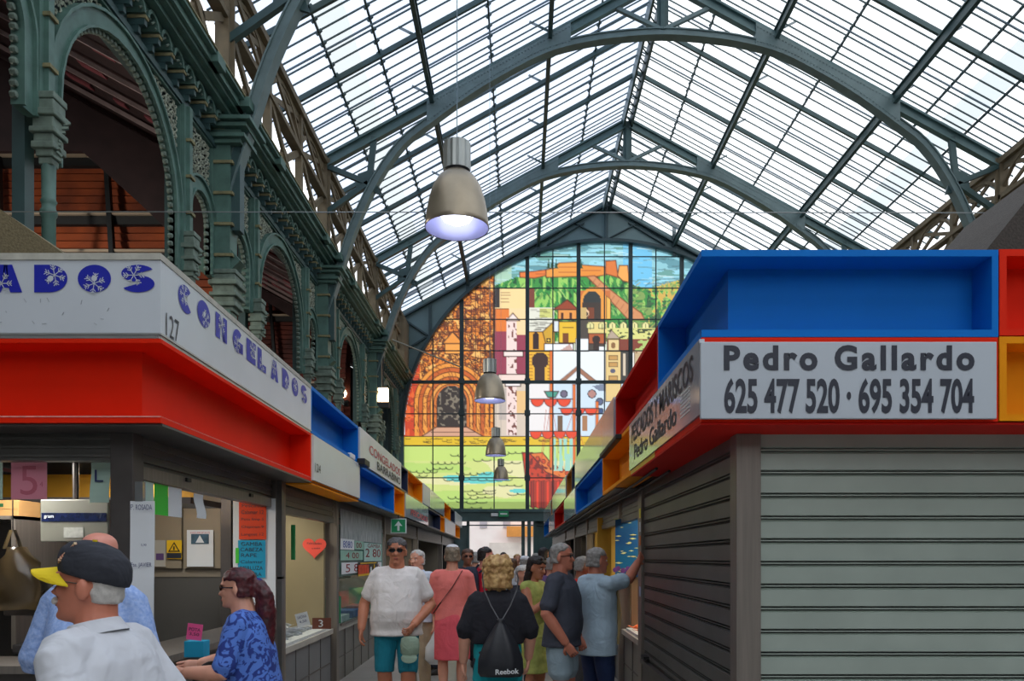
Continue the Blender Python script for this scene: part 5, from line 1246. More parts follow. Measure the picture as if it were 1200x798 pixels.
# fish on ice (second stall) -------------------------------------------------
M_ice = mat('crushed_ice', (214, 218, 216), .4, 0, .15, 40, bump=.6)
def fish_bed(side, y0, y1, zc, label, n, seed, fm, fl, prawns=False):
    t = MB(); sbox(t, side, y0, y1, OFF+.05, OFF+.75, zc, zc+.03); 
    b = t.build('ice_bed', M_ice); tag(b, label, 'ice', kind='stuff')
    rs = random.Random(seed); first = None
    for i in range(n):
        cell = .13 if prawns else .11; ny = max(1, int((y1-y0-.2)/cell)); nx_ = 4 if prawns else 2; gi = i % (ny*nx_); y = y0+.14+(gi//nx_+.5)*cell+rs.uniform(-.01, .01); d = OFF+.1+(gi % nx_+.5)*.62/nx_
        if i >= ny*nx_: break
        if first is None:
            e = empty('prawn' if prawns else 'fish', (0, 0, 0)); mb = MB(); mb.smooth = True; L = .17 if prawns else .25; rings = []
            for k in range(9):
                v = k/8; r = (.022 if prawns else .032)*math.sin(PI*min(1, v*.92+.06))**.7; x = (v-.5)*L; bz = (.05*math.sin(v*PI) if prawns else .008*math.sin(v*PI))
                rings.append([(x, bz+r*math.cos(a)*.6 if not prawns else bz+r*math.cos(a), r*math.sin(a)+.03) for a in [j*PI/4 for j in range(8)]])
            mb.loft(rings); mb.build('body', fm, e)
            mb = MB(); mb.add([(L*.46, 0, .03), (L*.62, -.03, .035), (L*.58, 0, .03), (L*.62, .03, .035)], [(0, 1, 2, 3)])
            if prawns:
                for q in range(3): mb.tube((-L*.5, .01, .03), (-L*.8, .02*q-.02, .05), .0015, 4)
            mb.build('tail', fm, e); first = e; o = e
        else: o = copy_tree(first)
        o.location = (face(side, y, d), y, zc+.01+rs.random()*.035); o.rotation_euler = (0, rs.uniform(-.1, .1), rs.random()*6.28 if prawns else rs.uniform(-.35, .35)+(PI if rs.random() > .5 else 0))
        tag(o, fl, 'prawn' if prawns else 'fish', fl.split(' lying')[0]+' pile')
M_fish = mat('silver_fish_skin', (150, 156, 160), .3, .3, .35, 14)
fish_bed(-1, y365+.25, y420-.2, .72, 'crushed ice bed of the heart stall counter', 46, 3, M_fish, 'silvery fish lying on the ice below the red paper heart')
fish_bed(-1, y420+.3, y469-.5, .72, 'crushed ice bed behind the price posters', 30, 9, M_fish, 'silvery fish lying on ice under the price poster window')
M_prawn = mat('orange_prawn', (240, 112, 50), .4, 0, .2, 20)
fish_bed(1, 8.3, 9.6, .72, 'ice bed of the right fish stall', 60, 5, M_prawn, 'orange prawn lying on ice beside the man reaching up', prawns=True)
pcard('price_tag', 347, 362, 718, 734, 8.4, M_paper, 'white price tag standing in the ice of the heart stall', tilt=-.25, lines=[('SARDINA', 0, .4, .03, .1), ('4,50', 0, -.3, .03, .08)])
t = pcard('price_tag', 366, 388, 724, 737, 9.0, mat('brown_slate', (110, 60, 44), .6, 0, .15, 5), 'brown price tag with a chalked number in the heart stall', ink=M_paper, lines=[('3', -.1, 0, .08, .05)])
# price posters on the window of the third stall (sheet by sheet)
def wcard(name, ya, yb, zt, zb, m, label, side=-1, group=None, d=OFF-.005, **k):
    L = yb-ya; t = card(name, -L/2, L/2, zb, zt, 0, m, label, group=group, **k); t.location = (face(side, (ya+yb)/2, d), (ya+yb)/2, (zt+zb)/2)
    t.rotation_euler = (0, 0, PI/2+.0174 if side < 0 else -PI/2); return t
mb = MB(); sbox(mb, -1, y420+.15, y469-.1, OFF+.02, OFF+.026, 1.35, 2.1); o = mb.build('window_pane', mat('sea_green_window_film', (120, 160, 150), .25, 0, .15, 2), S3); o['label'] = 'sea green film window'
q0, q1 = y420+.2, y469-.35
M_lace = mat('grey_white_scribbled_sheet', (198, 204, 204), .6, 0, .3, 30, stretch=(1, 1, .15), rgb2=(110, 122, 122))
wcard('price_poster', q0, q1, 2.22, 1.83, M_lace, 'crinkled plastic sheet of narrow price strips across the top of the window')
M_numr = mat('dark_red_numerals', (150, 24, 40), .6, 0, 0); M_sea = mat('sea_green_sheet', (150, 196, 178), .6, 0, .08, 2); M_numb = mat('blue_print', (40, 80, 170), .6, 0, 0)
span = q1-q0
for (a, b, zt, zb, mm, lb, ln, ink) in (
    (0, .28, 1.84, 1.70, M_paper, 'white sheet with blue numerals at the near edge of the window', [('8080', 0, 0, .09, .6)], M_numb),
    (.0, .48, 1.69, 1.56, M_sea, 'pale green sheet with dark red 4 00 in the window', [('4 00', 0, 0, .08, .9)], M_numr),
    (.28, .5, 1.83, 1.71, M_sea, 'pale green sheet with dark red double zero in the window', [('00', -.1, 0, .075, .4)], M_numr),
    (.5, 1.0, 1.82, 1.54, mat('aqua_sheet', (176, 212, 204), .6, 0, .06, 2), 'aqua sheet with large price 2 80 in the window', [('GAMBA', .1, .7, .06, 1.2), ('2 80', 0, -.1, .13, 1.4)], M_numr),
    (.02, .5, 1.53, 1.38, M_paper, 'white sheet with a large red 58 at the bottom of the window', [('5 8', -.1, 0, .11, .9)], M_numr),
    (.52, 1.0, 1.52, 1.4, M_paper, 'white sheet with small numerals behind the seafood poster', [('6', .6, 0, .08, .2)], M_numr)):
    wcard('price_poster', q0+a*span, q0+b*span-.02, zt, zb, mm, lb, lines=ln, ink=ink)
sp = wcard('seafood_poster', q0+.33*span, q0+.85*span, 1.53, 1.33, mat('black_poster', (30, 30, 34), .4, 0, .1, 3), 'black and yellow poster with a red seafood picture over the price sheets', d=OFF-.02)
mb = MB(); mb.box(-.85, .0, -.006, -.003, -.07, .06, 0); mb.box(-.85, .85, -.007, -.003, -.1, -.072, 1); mb.box(-.7, .7, -.006, -.003, .075, .09, 1)
mb.lathe([(0, -.008), (.07, -.006), (.07, -.003)], (.2, 0, -.04), 14, axis='y', mi=2); mb.lathe([(0, -.008), (.045, -.006), (.045, -.003)], (.5, 0, .02), 12, axis='y', mi=1); mb.build('picture', [mat('cooked_seafood_red', (216, 70, 30), .5, 0, .4, 9), mat('poster_yellow', (236, 190, 40), .5, 0, 0), M_paper], sp)
# glass display case
t = empty('display_case', (0, 0, 0), label='curved glass fish display case below the price posters', cat='display case')
mb = MB(); pr = [(OFF+.0, .74), (OFF+.02, .95), (OFF+.12, 1.14), (OFF+.3, 1.25), (OFF+.5, 1.28)]
for (d0, z0), (d1, z1) in zip(pr, pr[1:]):
    ya, yb = y420+.35, y469-.6; mb.add([(face(-1, ya, d0), ya, z0), (face(-1, yb, d0), yb, z0), (face(-1, yb, d1), yb, z1), (face(-1, ya, d1), ya, z1)], [(0, 1, 2, 3)])
mb.build('curved_glass', glass_mat('display_glass', (214, 230, 226), .75, .04, .2), t, fix=False)
mb = MB(); sbox(mb, -1, y420+.3, y469-.5, OFF+.0, OFF+.03, .72, .75); sbox(mb, -1, y420+.3, y469-.5, OFF+.48, OFF+.52, 1.27, 1.3); mb.build('rail', M_alu, t)
for k in (0, 1): mb = MB(); y = (y420+.34, y469-.6)[k]; sbox(mb, -1, y, y+.012, OFF+.02, OFF+.5, .75, 1.1); mb.build('end_glass', mat('green_case_end', (70, 150, 110), .2, 0, .2, 3), t)
for k, (c, lb) in enumerate((((210, 214, 216), 'white carton on the display case ledge'), ((60, 90, 160), 'blue printed leaflet on the display case ledge'), ((214, 120, 110), 'pinkish packet on the display case ledge'))):
    y = y420+.45+k*.8; mb = MB(); sbox(mb, -1, y, y+.55, OFF+.04, OFF+.3, .75, .83+.02*k); tag(mb.build('packet', mat('packet_%d' % k, c, .6, 0, .2, 6), bevel=.004), lb, 'packet')
# exit arrow sign hanging from the canopy
Yx = 13.6; t = empty('exit_arrow_sign', (PX(467, Yx), Yx, PZ(625, Yx)), label='green exit sign with a white arrow pointing up on the left', cat='sign'); s = Yx/F
mb = MB(); mb.box(-9.2*s, 9.2*s, 0, .03, 0, 17.5*s); mb.build('border', M_paper, t)
mb = MB(); mb.box(-8*s, 8*s, -.006, 0, 1.2*s, 16.3*s); mb.build('face', M_green, t)
mb = MB(); mb.prism([(-1.3*s, 3*s), (1.3*s, 3*s), (1.3*s, 9*s), (4.6*s, 8.6*s), (0, 14.6*s), (-4.6*s, 8.6*s), (-1.3*s, 9*s)], 'xz', -.01, -.006); mb.build('arrow', M_paper, t)
mb = MB(); mb.box(-.01, .01, .0, .02, 17.5*s, 2.33-PZ(625, Yx)); mb.build('bracket', M_aluD, t)
# right stall: underwater poster, bag, posts
Yp = y706+.45
t = pcard('sea_poster', 721, 762, 608, 676, y706+.47, mat('deep_sea_blue', (20, 110, 160), .4, 0, .25, 1.6, rgb2=(14, 60, 130)), 'blue underwater poster full of small pale fish in the right stall')
rs = random.Random(8); mb = MB()
for i in range(46):
    x = rs.uniform(-.22, .22); z = rs.uniform(-.38, .38); L = rs.uniform(.02, .05); mb.add([(x-L, -.004, z), (x, -.004, z+L*.22), (x+L, -.004, z), (x, -.004, z-L*.22)], [(0, 1, 2, 3)])
mb.build('fish_print', mat('pale_yellow_print', (206, 214, 150), .5, 0, .2, 8), t, fix=False)
mb = MB()
for i in range(14): a = rs.uniform(-.22, .22); mb.lathe([(0, -.003), (.03, -.002)], (a, -.002, -.3+.05*rs.random()), 8, axis='y')
mb.build('coral_print', mat('violet_print', (110, 60, 140), .5, 0, .3, 8), t, fix=False)
mb = MB(); mb.box(PX(700, 12.0), PX(716, 12.0), 11.95, 12.0, .8, PZ(607, 12)); tag(mb.build('lit_panel', mat('yellow_lit_board', (216, 170, 60), .6, 0, .1, 1)), 'yellow board beside the underwater poster', 'board')
# stickers on the right side post
for k, (z, c, lb) in enumerate(((2.0, (230, 220, 60), 'yellow'), (1.86, (200, 210, 216), 'white'), (1.72, (220, 120, 40), 'orange'), (1.2, (170, 190, 220), 'pale blue'))):
    mb = MB(); mb.box(px0-.014, px0-.011, 8.1, 8.2, z, z+.1); tag(mb.build('sticker', mat('sticker_%s' % lb.replace(' ', '_'), c, .5, 0, 0)), '%s sticker on the steel post by the raised hand' % lb, 'sticker')
# conduits under the right canopy and a small camera lamp on the left canopy
for k, (d0, z) in enumerate(((.2, ZB-.05), (.1, ZB-.03))):
    mb = MB(); mb.path([(face(1, y, d0+.02*math.sin(y)), y, z) for y in [6.2+i*1.2 for i in range(18)]], .012, 6); tag(mb.build('cable', M_black), '%s black cable running under the right canopy' % ('thicker' if k else 'slack'), 'cable')
mb = MB(); sbox(mb, -1, y420-.1, y420+.25, -.1, .0, ZM-.03, ZM+.05); tag(mb.build('junction_box', M_black, bevel=.01), 'small black fixture on the joint after the long blue box', 'fixture')
mb = MB(); sbox(mb, 1, y721-.5, y721+1.0, -.06, .0, ZM-.05, ZM+.0); tag(mb.build('floodlight', M_black, bevel=.01), 'black fixture under the mirroring sign on the right canopy', 'fixture')
mb = MB(); sbox(mb, -1, y420-.55, y420-.3, -.02, .03, ZM-.0, ZM+.06); tag(mb.build('rag', M_paper, bevel=.01), 'crumpled white rag on the lip of the long blue box', 'rag')
# netting covers on the stall roofs
M_net = mat('beige_shade_netting', (124, 112, 84), .9, 0, .25, 60, bump=.5)
M_net2 = mat('dark_netting', (70, 64, 58), .9, 0, .3, 60, bump=.5)
mb = MB(); mb.prism([(PX(75, 5.6)+1.0, 3.22), (PX(75, 5.6)+.55, 3.22), (PX(75, 5.6), PZ(297, 5.6)), (PX(0, 5.6), PZ(245, 5.6)), (-4.3, PZ(210, 5.6)), (-4.3, 3.22)], 'xz', 5.6, 7.2)
tag(mb.build('netting_cover', M_net), 'beige netting cover sloping on top of the CONGELADOS stall', 'netting')
mb = MB(); mb.prism([(PX(1128, 5.6)-.6, 3.22), (PX(1150, 5.6), PZ(300, 5.6)), (PX(1200, 5.6), PZ(238, 5.6)), (PX(1260, 5.6), PZ(170, 5.6)), (5.2, 3.22)], 'xz', 5.6, 7.0)
tag(mb.build('netting_cover', M_net2), 'dark netting cover on top of the Pedro Gallardo stall', 'netting')
# stall interior tubes (modelled fixtures) with lights
def tube_light(x, y, z, w, e, label, col=(1, .96, .9), L=1.0, along='y'):
    t = empty('fluorescent_tube', (x, y, z), label=label, cat='lamp', group='fluorescent tubes inside the stalls')
    mb = MB(); mb.box(-.03, .03, -L/2, L/2, .02, .05); mb.build('housing', M_paper, t)
    mb = MB(); mb.tube((0, -L/2+.02, 0), (0, L/2-.02, 0), .013, 8); mb.build('tube', mat('tube_glow', (255, 250, 240), .5, emit=3, var=0), t)
    ld = bpy.data.lights.new('tube_light', 'AREA'); ld.shape = 'RECTANGLE'; ld.size = .1; ld.size_y = L; ld.energy = e; ld.color = col
    lo = bpy.data.objects.new('tube_light', ld); COL.objects.link(lo); lo.parent = t; lo.location = (0, 0, -.02)
tube_light(-3.3, 5.05, 2.27, 1, 16, 'fluorescent tube near the front window of the frozen food stall', L=.7)
tube_light(-2.95, 6.3, 2.27, 1, 13, 'second fluorescent tube added over the side counter of the frozen food stall', L=.7)  # extra tube put in to brighten the stall interior
tube_light(-3.0, 8.9, 2.27, 1, 16, 'fluorescent tube inside the heart stall', (1, .93, .75))
tube_light(-3.0, 12.0, 2.27, 1, 16, 'fluorescent tube behind the price posters')
tube_light(-3.1, 16.5, 2.27, 1, 16, 'fluorescent tube in the bare grey stall', (1, .95, .8))
tube_light(1.9, 9.4, 2.27, 1, 26, 'fluorescent tube over the prawns', (1, .88, .65))
tube_light(1.9, 12.6, 2.27, 1, 26, 'fluorescent tube in the yellow stall', (1, .85, .55))
# ================================================================== PENDANT LAMPS
M_lampC = mat('ribbed_grey_gearbox', (160, 164, 160), .35, .6, .15, 4)
M_lampB = mat('dusty_aluminium_shade', (150, 138, 118), .35, .55, .25, 3)
M_lampI = mat('white_lamp_inner', (170, 172, 204), .3, .3, 0)
M_glow = mat('cool_lamp_glow', (232, 236, 255), .5, emit=4, var=0)
def make_lamp():
    t = empty('pendant_lamp'); D = .52
    mb = MB(); n = 28; r0, r1 = .105, .112
    outl = [(((r0 if i % 2 else r1))*math.cos(2*PI*i/n), ((r0 if i % 2 else r1))*math.sin(2*PI*i/n)) for i in range(n)]
    mb.prism(outl, 'xy', .47, .69); mb.build('gear_housing', M_lampC, t)
    mb = MB(); mb.lathe([(.0, .69), (.04, .69), (.04, .71), (0, .71)], n=12); mb.lathe([(0, .45), (.1, .45), (.108, .47), (0, .47)], n=20); mb.build('neck_ring', M_black, t)
    mb = MB(); mb.smooth = True
    mb.lathe([(.085, .455), (.1, .44), (.15, .40), (.195, .32), (.225, .22), (.243, .12), (.252, .04), (.26, 0), (.262, .003), (.256, .045), (.247, .125), (.229, .225), (.199, .327), (.152, .408), (.1, .452), (.085, .46)], n=40)
    mb.build('shade', M_lampB, t)
    mb = MB(); mb.smooth = True; mb.lathe([(.08, .44), (.145, .39), (.19, .315), (.22, .218), (.238, .118), (.248, .04), (.256, .004)], n=40); mb.build('reflector', M_lampI, t)
    mb = MB(); mb.smooth = True; mb.lathe([(0, .045), (.07, .05), (.11, .07), (.13, .1), (.125, .2), (.08, .3), (0, .32)], n=28); mb.build('bulb', M_glow, t)
    mb = MB(); mb.tube((0, 0, .7), (0, 0, 9.5), .004, 5); mb.build('suspension_wire', M_pipe, t)
    return t
LM = ['big grey bell pendant lamp glowing white, nearest the viewer', 'second pendant lamp hanging before the orange portal glass', 'third pendant lamp over the green sea glass', 'farthest and smallest pendant lamp low over the sea glass']
l0 = make_lamp()
for k, (lx, ly, w) in enumerate(((535.5, 268, 75), (574, 470, 36.5), (581, 534, 24.5), (587, 562, 18))):
    o = l0 if k == 0 else copy_tree(l0)
    Y = .52*F/w; o.location = (PX(lx, Y), Y, PZ(ly, Y)); tag(o, LM[k], 'pendant lamp', 'bell pendant lamps over the aisle')
    if k: 
        pass
# ================================================================== PEOPLE
from mathutils import noise as mnoise
def remesh(mb, name, mats, parent, voxel=.011, smooth=2, disp=0, dscale=30, extra=None, label=None):
    """grow one continuous skin over overlapping volumes"""
    me = bpy.data.meshes.new(name); me.from_pydata(mb.v, [], mb.f); me.update()
    bm = bmesh.new(); bm.from_mesh(me); bmesh.ops.recalc_face_normals(bm, faces=bm.faces); bm.to_mesh(me); bm.free()
    o = bpy.data.objects.new(name, me); COL.objects.link(o)
    r = o.modifiers.new('r', 'REMESH'); r.mode = 'VOXEL'; r.voxel_size = voxel
    if smooth: s = o.modifiers.new('s', 'SMOOTH'); s.factor = .5; s.iterations = smooth
    dg = bpy.context.evaluated_depsgraph_get(); m2 = bpy.data.meshes.new_from_object(o.evaluated_get(dg))
    bpy.data.objects.remove(o); bpy.data.meshes.remove(me)
    if disp:
        nrm = [v.normal.copy() for v in m2.vertices]
        for v, n_ in zip(m2.vertices, nrm): v.co += n_*disp*mnoise.noise(v.co*dscale)
    if not isinstance(mats, (list, tuple)): mats = [mats]
    if extra is not None and len(extra.v):
        vs = [tuple(v.co) for v in m2.vertices]; fs = [tuple(p.vertices) for p in m2.polygons]; n0 = len(vs)
        m3 = bpy.data.meshes.new(name); m3.from_pydata(vs+list(extra.v), [], fs+[tuple(i+n0 for i in f) for f in extra.f])
        bpy.data.meshes.remove(m2); m2 = m3
    m2.name = name
    m2.materials.clear()
    for m in mats: m2.materials.append(m)
    m2.polygons.foreach_set('use_smooth', [True]*len(m2.polygons)); m2.update()
    o = bpy.data.objects.new(name, m2); COL.objects.link(o); o.parent = parent
    if label: o['label'] = label
    return o
def ell(mb, c, r, M=None, n=12, k=8):
    c = Vector(c); rings = []
    for j in range(1, k):
        a = PI*j/k; rings.append([Vector((r[0]*math.sin(a)*math.cos(t), r[1]*math.sin(a)*math.sin(t), r[2]*math.cos(a))) for t in [2*PI*i/n for i in range(n)]])
    rings = [[c+(M @ p if M else p) for p in rg] for rg in rings]; mb.loft(rings)
def limb(mb, pts, rad, n=10, sx=1.0):
    """tapered tube with rounded ends through the points"""
    P = [Vector(p) for p in pts]; rings = []
    def ring(c, d, r):
        M = rot_to(d); return [c+M.col[0]*r*sx*math.cos(2*PI*i/n)+M.col[1]*r*math.sin(2*PI*i/n) for i in range(n)]
    d0 = (P[1]-P[0]).normalized(); d1 = (P[-1]-P[-2]).normalized()
    rings.append(ring(P[0]-d0*rad[0]*.8, d0, rad[0]*.45)); 
    for i, p in enumerate(P):
        d = ((P[min(i+1, len(P)-1)]-P[max(i-1, 0)])).normalized(); rings.append(ring(p, d, rad[i]))
    rings.append(ring(P[-1]+d1*rad[-1]*.8, d1, rad[-1]*.45)); 
    # keep ring orientation consistent
    for a, b in zip(rings, rings[1:]):
        best = min(range(n), key=lambda s_: sum((a[i]-b[(i+s_) % n]).length for i in range(0, n, 3))); b[:] = b[best:]+b[:best]
    mb.loft(rings)
def erings(mb, L, f=lambda p: p, n=20, pw=.85):
    """stacked ellipse-like rings: (z, halfwidth, front, back)"""
    rings = []
    for z, w, fr, bk in L:
        r = []
        for i in range(n):
            a = 2*PI*i/n; cx, sy = math.cos(a), math.sin(a)
            x = w*math.copysign(abs(cx)**pw, cx); y = (bk if sy > 0 else fr)*math.copysign(abs(sy)**pw, sy); r.append(f(Vector((x, y, z))))
        rings.append(r)
    mb.loft(rings)
HEAD = [(.0, .026, .078, -.02), (.012, .04, .088, .0), (.03, .05, .09, .03), (.055, .057, .09, .06), (.08, .064, .089, .08), (.105, .069, .087, .092), (.13, .070, .081, .098),
        (.152, .074, .088, .102), (.18, .076, .086, .102), (.205, .069, .074, .092), (.224, .052, .052, .07), (.236, .025, .025, .035)]
def skin_mat(name, rgb): return mat('skin_'+name, rgb, .5, 0, .07, 14, bump=.1)
SK = {'fair': skin_mat('fair', (222, 160, 134)), 'tan': skin_mat('tan', (190, 122, 92)), 'ruddy': skin_mat('ruddy', (206, 128, 102)), 'brown': skin_mat('brown', (164, 106, 80)), 'pink': skin_mat('pink', (226, 150, 130))}
def cloth(name, rgb, rgb2=None, scale=7, bump=.35, stretch=None):
    new = 'cloth_'+name not in MATS; m = mat('cloth_'+name, rgb, .85, 0, .07, scale, bump=bump, rgb2=rgb2, stretch=stretch)
    if new:                                               # soft folds: a second, larger, distorted noise in the bump
        nt = m.node_tree; b = nt.nodes['Principled BSDF']; n = nt.nodes.new('ShaderNodeTexNoise'); n.inputs['Scale'].default_value = 5.5; n.inputs['Distortion'].default_value = 1.6; n.inputs['Detail'].default_value = 2
        tc = nt.nodes.new('ShaderNodeTexCoord'); mp = nt.nodes.new('ShaderNodeMapping'); mp.inputs['Rotation'].default_value = (.3, .5, .2); mp.inputs['Scale'].default_value = (1.3, 1.3, 1.1)
        bp = nt.nodes.new('ShaderNodeBump'); bp.inputs['Strength'].default_value = .5; bp.inputs['Distance'].default_value = .03
        nt.links.new(tc.outputs['Object'], mp.inputs[0]); nt.links.new(mp.outputs[0], n.inputs['Vector']); nt.links.new(n.outputs['Fac'], bp.inputs['Height'])
        old = [x for x in nt.nodes if x.type == 'BUMP' and x != bp]
        if old: nt.links.new(old[0].outputs[0], bp.inputs['Normal'])
        nt.links.new(bp.outputs[0], b.inputs['Normal'])
    return m
M_lens = mat('black_sunglass_lens', (14, 14, 18), .08, 0, 0, spec=1); M_eye = mat('eye_white', (220, 214, 206), .3, 0, 0); M_iris = mat('dark_iris', (46, 32, 24), .2, 0, 0)
M_lip_ = mat('lips', (160, 84, 76), .5, 0, 0); M_shoe = mat('dark_shoe_leather', (50, 46, 46), .5, 0, .1, 6); M_soleW = mat('pale_sandal', (150, 130, 110), .6, 0, .1, 6)
def hand_mesh(mb, w, d, nrm, curl=.5, s=1.0, side=1):
    """palm, four fingers and a thumb leaving the side of the palm"""
    w = Vector(w); d = Vector(d).normalized(); nrm = Vector(nrm); nrm = (nrm-d*nrm.dot(d)).normalized(); x = d.cross(nrm)*side
    pr = []
    for t, hw, th in ((-.012, .026, .020), (.02, .034, .019), (.055, .041, .016), (.088, .039, .013), (.096, .032, .008)):
        c = w+d*t*s; pr.append([c+x*hw*s*math.cos(a)+nrm*th*s*math.sin(a) for a in [2*PI*i/12 for i in range(12)]])
    mb.loft(pr)
    for k, (off, L) in enumerate(((-.030, .062), (-.0105, .075), (.0105, .080), (.030, .070))):
        p = w+d*.082*s+x*off*s; a = curl*.3; pts = [p]; 
        for q in range(3):
            seg = L*(.42, .32, .26)[q]*s; dd = d*math.cos(a)+nrm*math.sin(a)+x*off*1.2; pts.append(pts[-1]+dd.normalized()*seg); a += curl*(.8+.05*k)
        limb(mb, pts, [.0095*s, .009*s, .0082*s, .007*s], 7)
    p = w+d*.022*s+x*.028*s; a = .3+curl*.3
    pts = [p, p+(x*.75+d*.6+nrm*.25*a).normalized()*.04*s]; pts.append(pts[-1]+(x*.35+d*.85+nrm*a).normalized()*.032*s); pts.append(pts[-1]+(x*.1+d*.9+nrm*a*1.4).normalized()*.024*s)
    limb(mb, pts, [.014*s, .012*s, .0105*s, .008*s], 7)
NP = [0]
def person(label, px=None, Y=None, X=None, rz=0, H=1.72, fat=0.0, skin='tan', sw=.185, lean=0, yaw=0, pitch=0, tilt=0, arms=None, curl=(.5, .5), hair=None, top=None, bottom=None,
           shoes=True, glasses=None, stride=0, feature=(), group=None, vox=.011, neckline=.0, face=True, hs=1.0):
    """figure facing -Y before rotation; all lengths scaled from a 1.75 m adult"""
    k = H/1.75; X = PX(px, Y) if X is None else X
    t = empty('person', (X, Y, 0), math.radians(rz), label, 'person', group)
    S = skin if not isinstance(skin, str) else SK[skin]
    hz = .93*k                                             # hip pivot
    Ml = Matrix.Rotation(-math.radians(lean), 3, 'X')
    def U(p):
        p = Vector(p)
        if p.z < hz: return p
        q = p-Vector((0, 0, hz)); a = min(1, q.z/(.35*k)); Mx = Matrix.Rotation(math.radians(lean)*a, 3, 'X'); return Vector((0, 0, hz))+Mx @ q
    b = fat
    TOR = [(.80, .10, .07, .08), (.84, .165, .10+.3*b, .115+.2*b), (.90, .178+.4*b, .11+.6*b, .12+.3*b), (.98, .168+.7*b, .11+1.1*b, .11+.2*b), (1.07, .155+.8*b, .11+1.3*b, .10+.2*b), (1.17, .162+.6*b, .115+.9*b, .105+.25*b),
           (1.27, .178+.4*b, .12+.5*b, .11+.3*b), (1.345, .18+.25*b, .105+.3*b, .108+.3*b), (1.40, .158+.15*b, .088+.1*b, .095+.2*b), (1.445, .105+.1*b, .066, .082)]
    def tor(mb, infl=0, z0=0, z1=9, flare=0):
        L = []
        for z, w, f_, bk in TOR:
            if z0 <= z <= z1: L.append((z*k, w*k*sw/.185+infl, f_*k+infl, bk*k+infl))
        if flare:
            L = [r for r in L if r[0] >= .89*k]; z, w, f_, bk = L[0]; L.insert(0, (z0*k, w+flare, f_+flare, bk+flare))
        erings(mb, L, U)
    sh = [U((s*sw*k*.94, .01, 1.395*k)) for s in (-1, 1)]
    if arms is None: arms = [None, None]
    A = []
    for i, s in enumerate((-1, 1)):
        a = arms[i]
        if a is None: a = ((s*(sw+.05+b*.5), .03, 1.12), (s*(sw+.06+b*.5), -.04, .87))
        e = Vector(a[0])*k; w = Vector(a[1])*k; A.append((sh[i], e, w))
    hipx = .09*k+.2*b
    legs = []
    for i, s in enumerate((-1, 1)):
        st = stride*s; kn = Vector((s*(hipx+.01), -.03-st*.5*k if st > 0 else -.03+abs(st)*.1, .5*k)); an = Vector((s*hipx, (-st*.6 if st > 0 else -st*.9)*k+.03, .085*k+(0 if st >= 0 else .05*abs(st)*k)))
        legs.append((Vector((s*hipx, 0, .86*k)), kn, an))
    # head frame
    nb = U((0, .015, 1.45*k)); hb = U((0, -.005, 1.495*k))
    hk = .235/.237*k**.4*hs
    Mh = (Matrix.Rotation(math.radians(yaw), 3, 'Z') @ Matrix.Rotation(math.radians(pitch), 3, 'X') @ Matrix.Rotation(math.radians(tilt), 3, 'Y'))
    hb = Vector((hb.x, hb.y, hb.z))
    def Hd(p): return hb+Mh @ (Vector(p)*hk)
    mb = MB(); tor(mb)
    limb(mb, [U((0, .02, 1.40*k)), nb, Hd((0, .02, .03)), Hd((0, .025, .09))], [.078*k+b*.2, .064*k+b*.2, .06*k+b*.15, .056*k], 12)
    for sgi in (-1, 1): limb(mb, [U((0, .02, 1.45*k)), sh[(sgi+1)//2]], [.046*k, .044*k], 8)
    ft = .012*(b > .02)
    for (s_, e, w) in A: limb(mb, [s_, lerp(s_, e, .35), lerp(s_, e, .8), e, lerp(e, w, .3), lerp(e, w, .75), w], [v*k+ft*.8 for v in (.058, .052, .044, .042, .043, .033, .027)], 10)
    for (h, kn, an) in legs: limb(mb, [h, lerp(h, kn, .4), lerp(h, kn, .85), kn, lerp(kn, an, .3), lerp(kn, an, .75), an], [v*k+ft for v in (.092, .082, .062, .056, .058, .042, .036)], 12)
    erings(mb, HEAD, Hd, 20, .92)
    # nose, ears, brow, chin
    mb.loft([[Hd(q) for q in rr] for rr in (((-.012, -.075, .128), (.012, -.075, .128), (.006, -.088, .132), (-.006, -.088, .132)), ((-.017, -.075, .095), (.017, -.075, .095), (.012, -.119, .086), (-.012, -.119, .086)), ((-.016, -.075, .078), (.016, -.075, .078), (.009, -.1, .074), (-.009, -.1, .074)))])
    for s in (-1, 1):
        ell(mb, Hd((s*.079, .008, .105)), (.013*hk, .02*hk, .035*hk), Mh)
        ell(mb, Hd((s*.03, -.077, .098)), (.02*hk, .016*hk, .02*hk), Mh)
        ell(mb, Hd((s*.028, -.08, .148)), (.028*hk, .013*hk, .009*hk), Mh)
    ell(mb, Hd((0, -.083, .018)), (.022*hk, .016*hk, .016*hk), Mh); ell(mb, Hd((0, -.086, .053)), (.026*hk, .012*hk, .016*hk), Mh)
    ex = MB()
    for i, (s_, e, w) in enumerate(A):
        d = (w-e).normalized(); nr = Vector((-(-1, 1)[i], 0, 0)) if abs(d.x) < .6 else Vector((0, 0, -1)); hand_mesh(ex, w+d*.01, d, nr, curl[i], k, (-1, 1)[i])
    remesh(mb, 'body', S, t, vox*.85 if vox < .012 else vox, 2, extra=ex)
    # ---- face details
    if face:
        m = MB()
        for s in (-1, 1):
            if not glasses or glasses == 'clear':
                ell(m, Hd((s*.03, -.0795, .122)), (.0135*hk, .009*hk, .0065*hk), Mh, 10, 6)
        if len(m.v): m.smooth = True; m.build('eyes', M_eye, t, smooth=True); m = MB(); [ell(m, Hd((s*.03, -.088, .122)), (.006*hk, .002, .006*hk), Mh, 8, 6) for s in (-1, 1)]; m.build('irises', M_iris, t, smooth=True)
        m = MB(); ell(m, Hd((0, -.0945, .0565)), (.021*hk, .006*hk, .0035*hk), Mh, 12, 6); ell(m, Hd((0, -.094, .049)), (.018*hk, .007*hk, .0045*hk), Mh, 12, 6); m.build('lips', M_lip_, t, smooth=True)
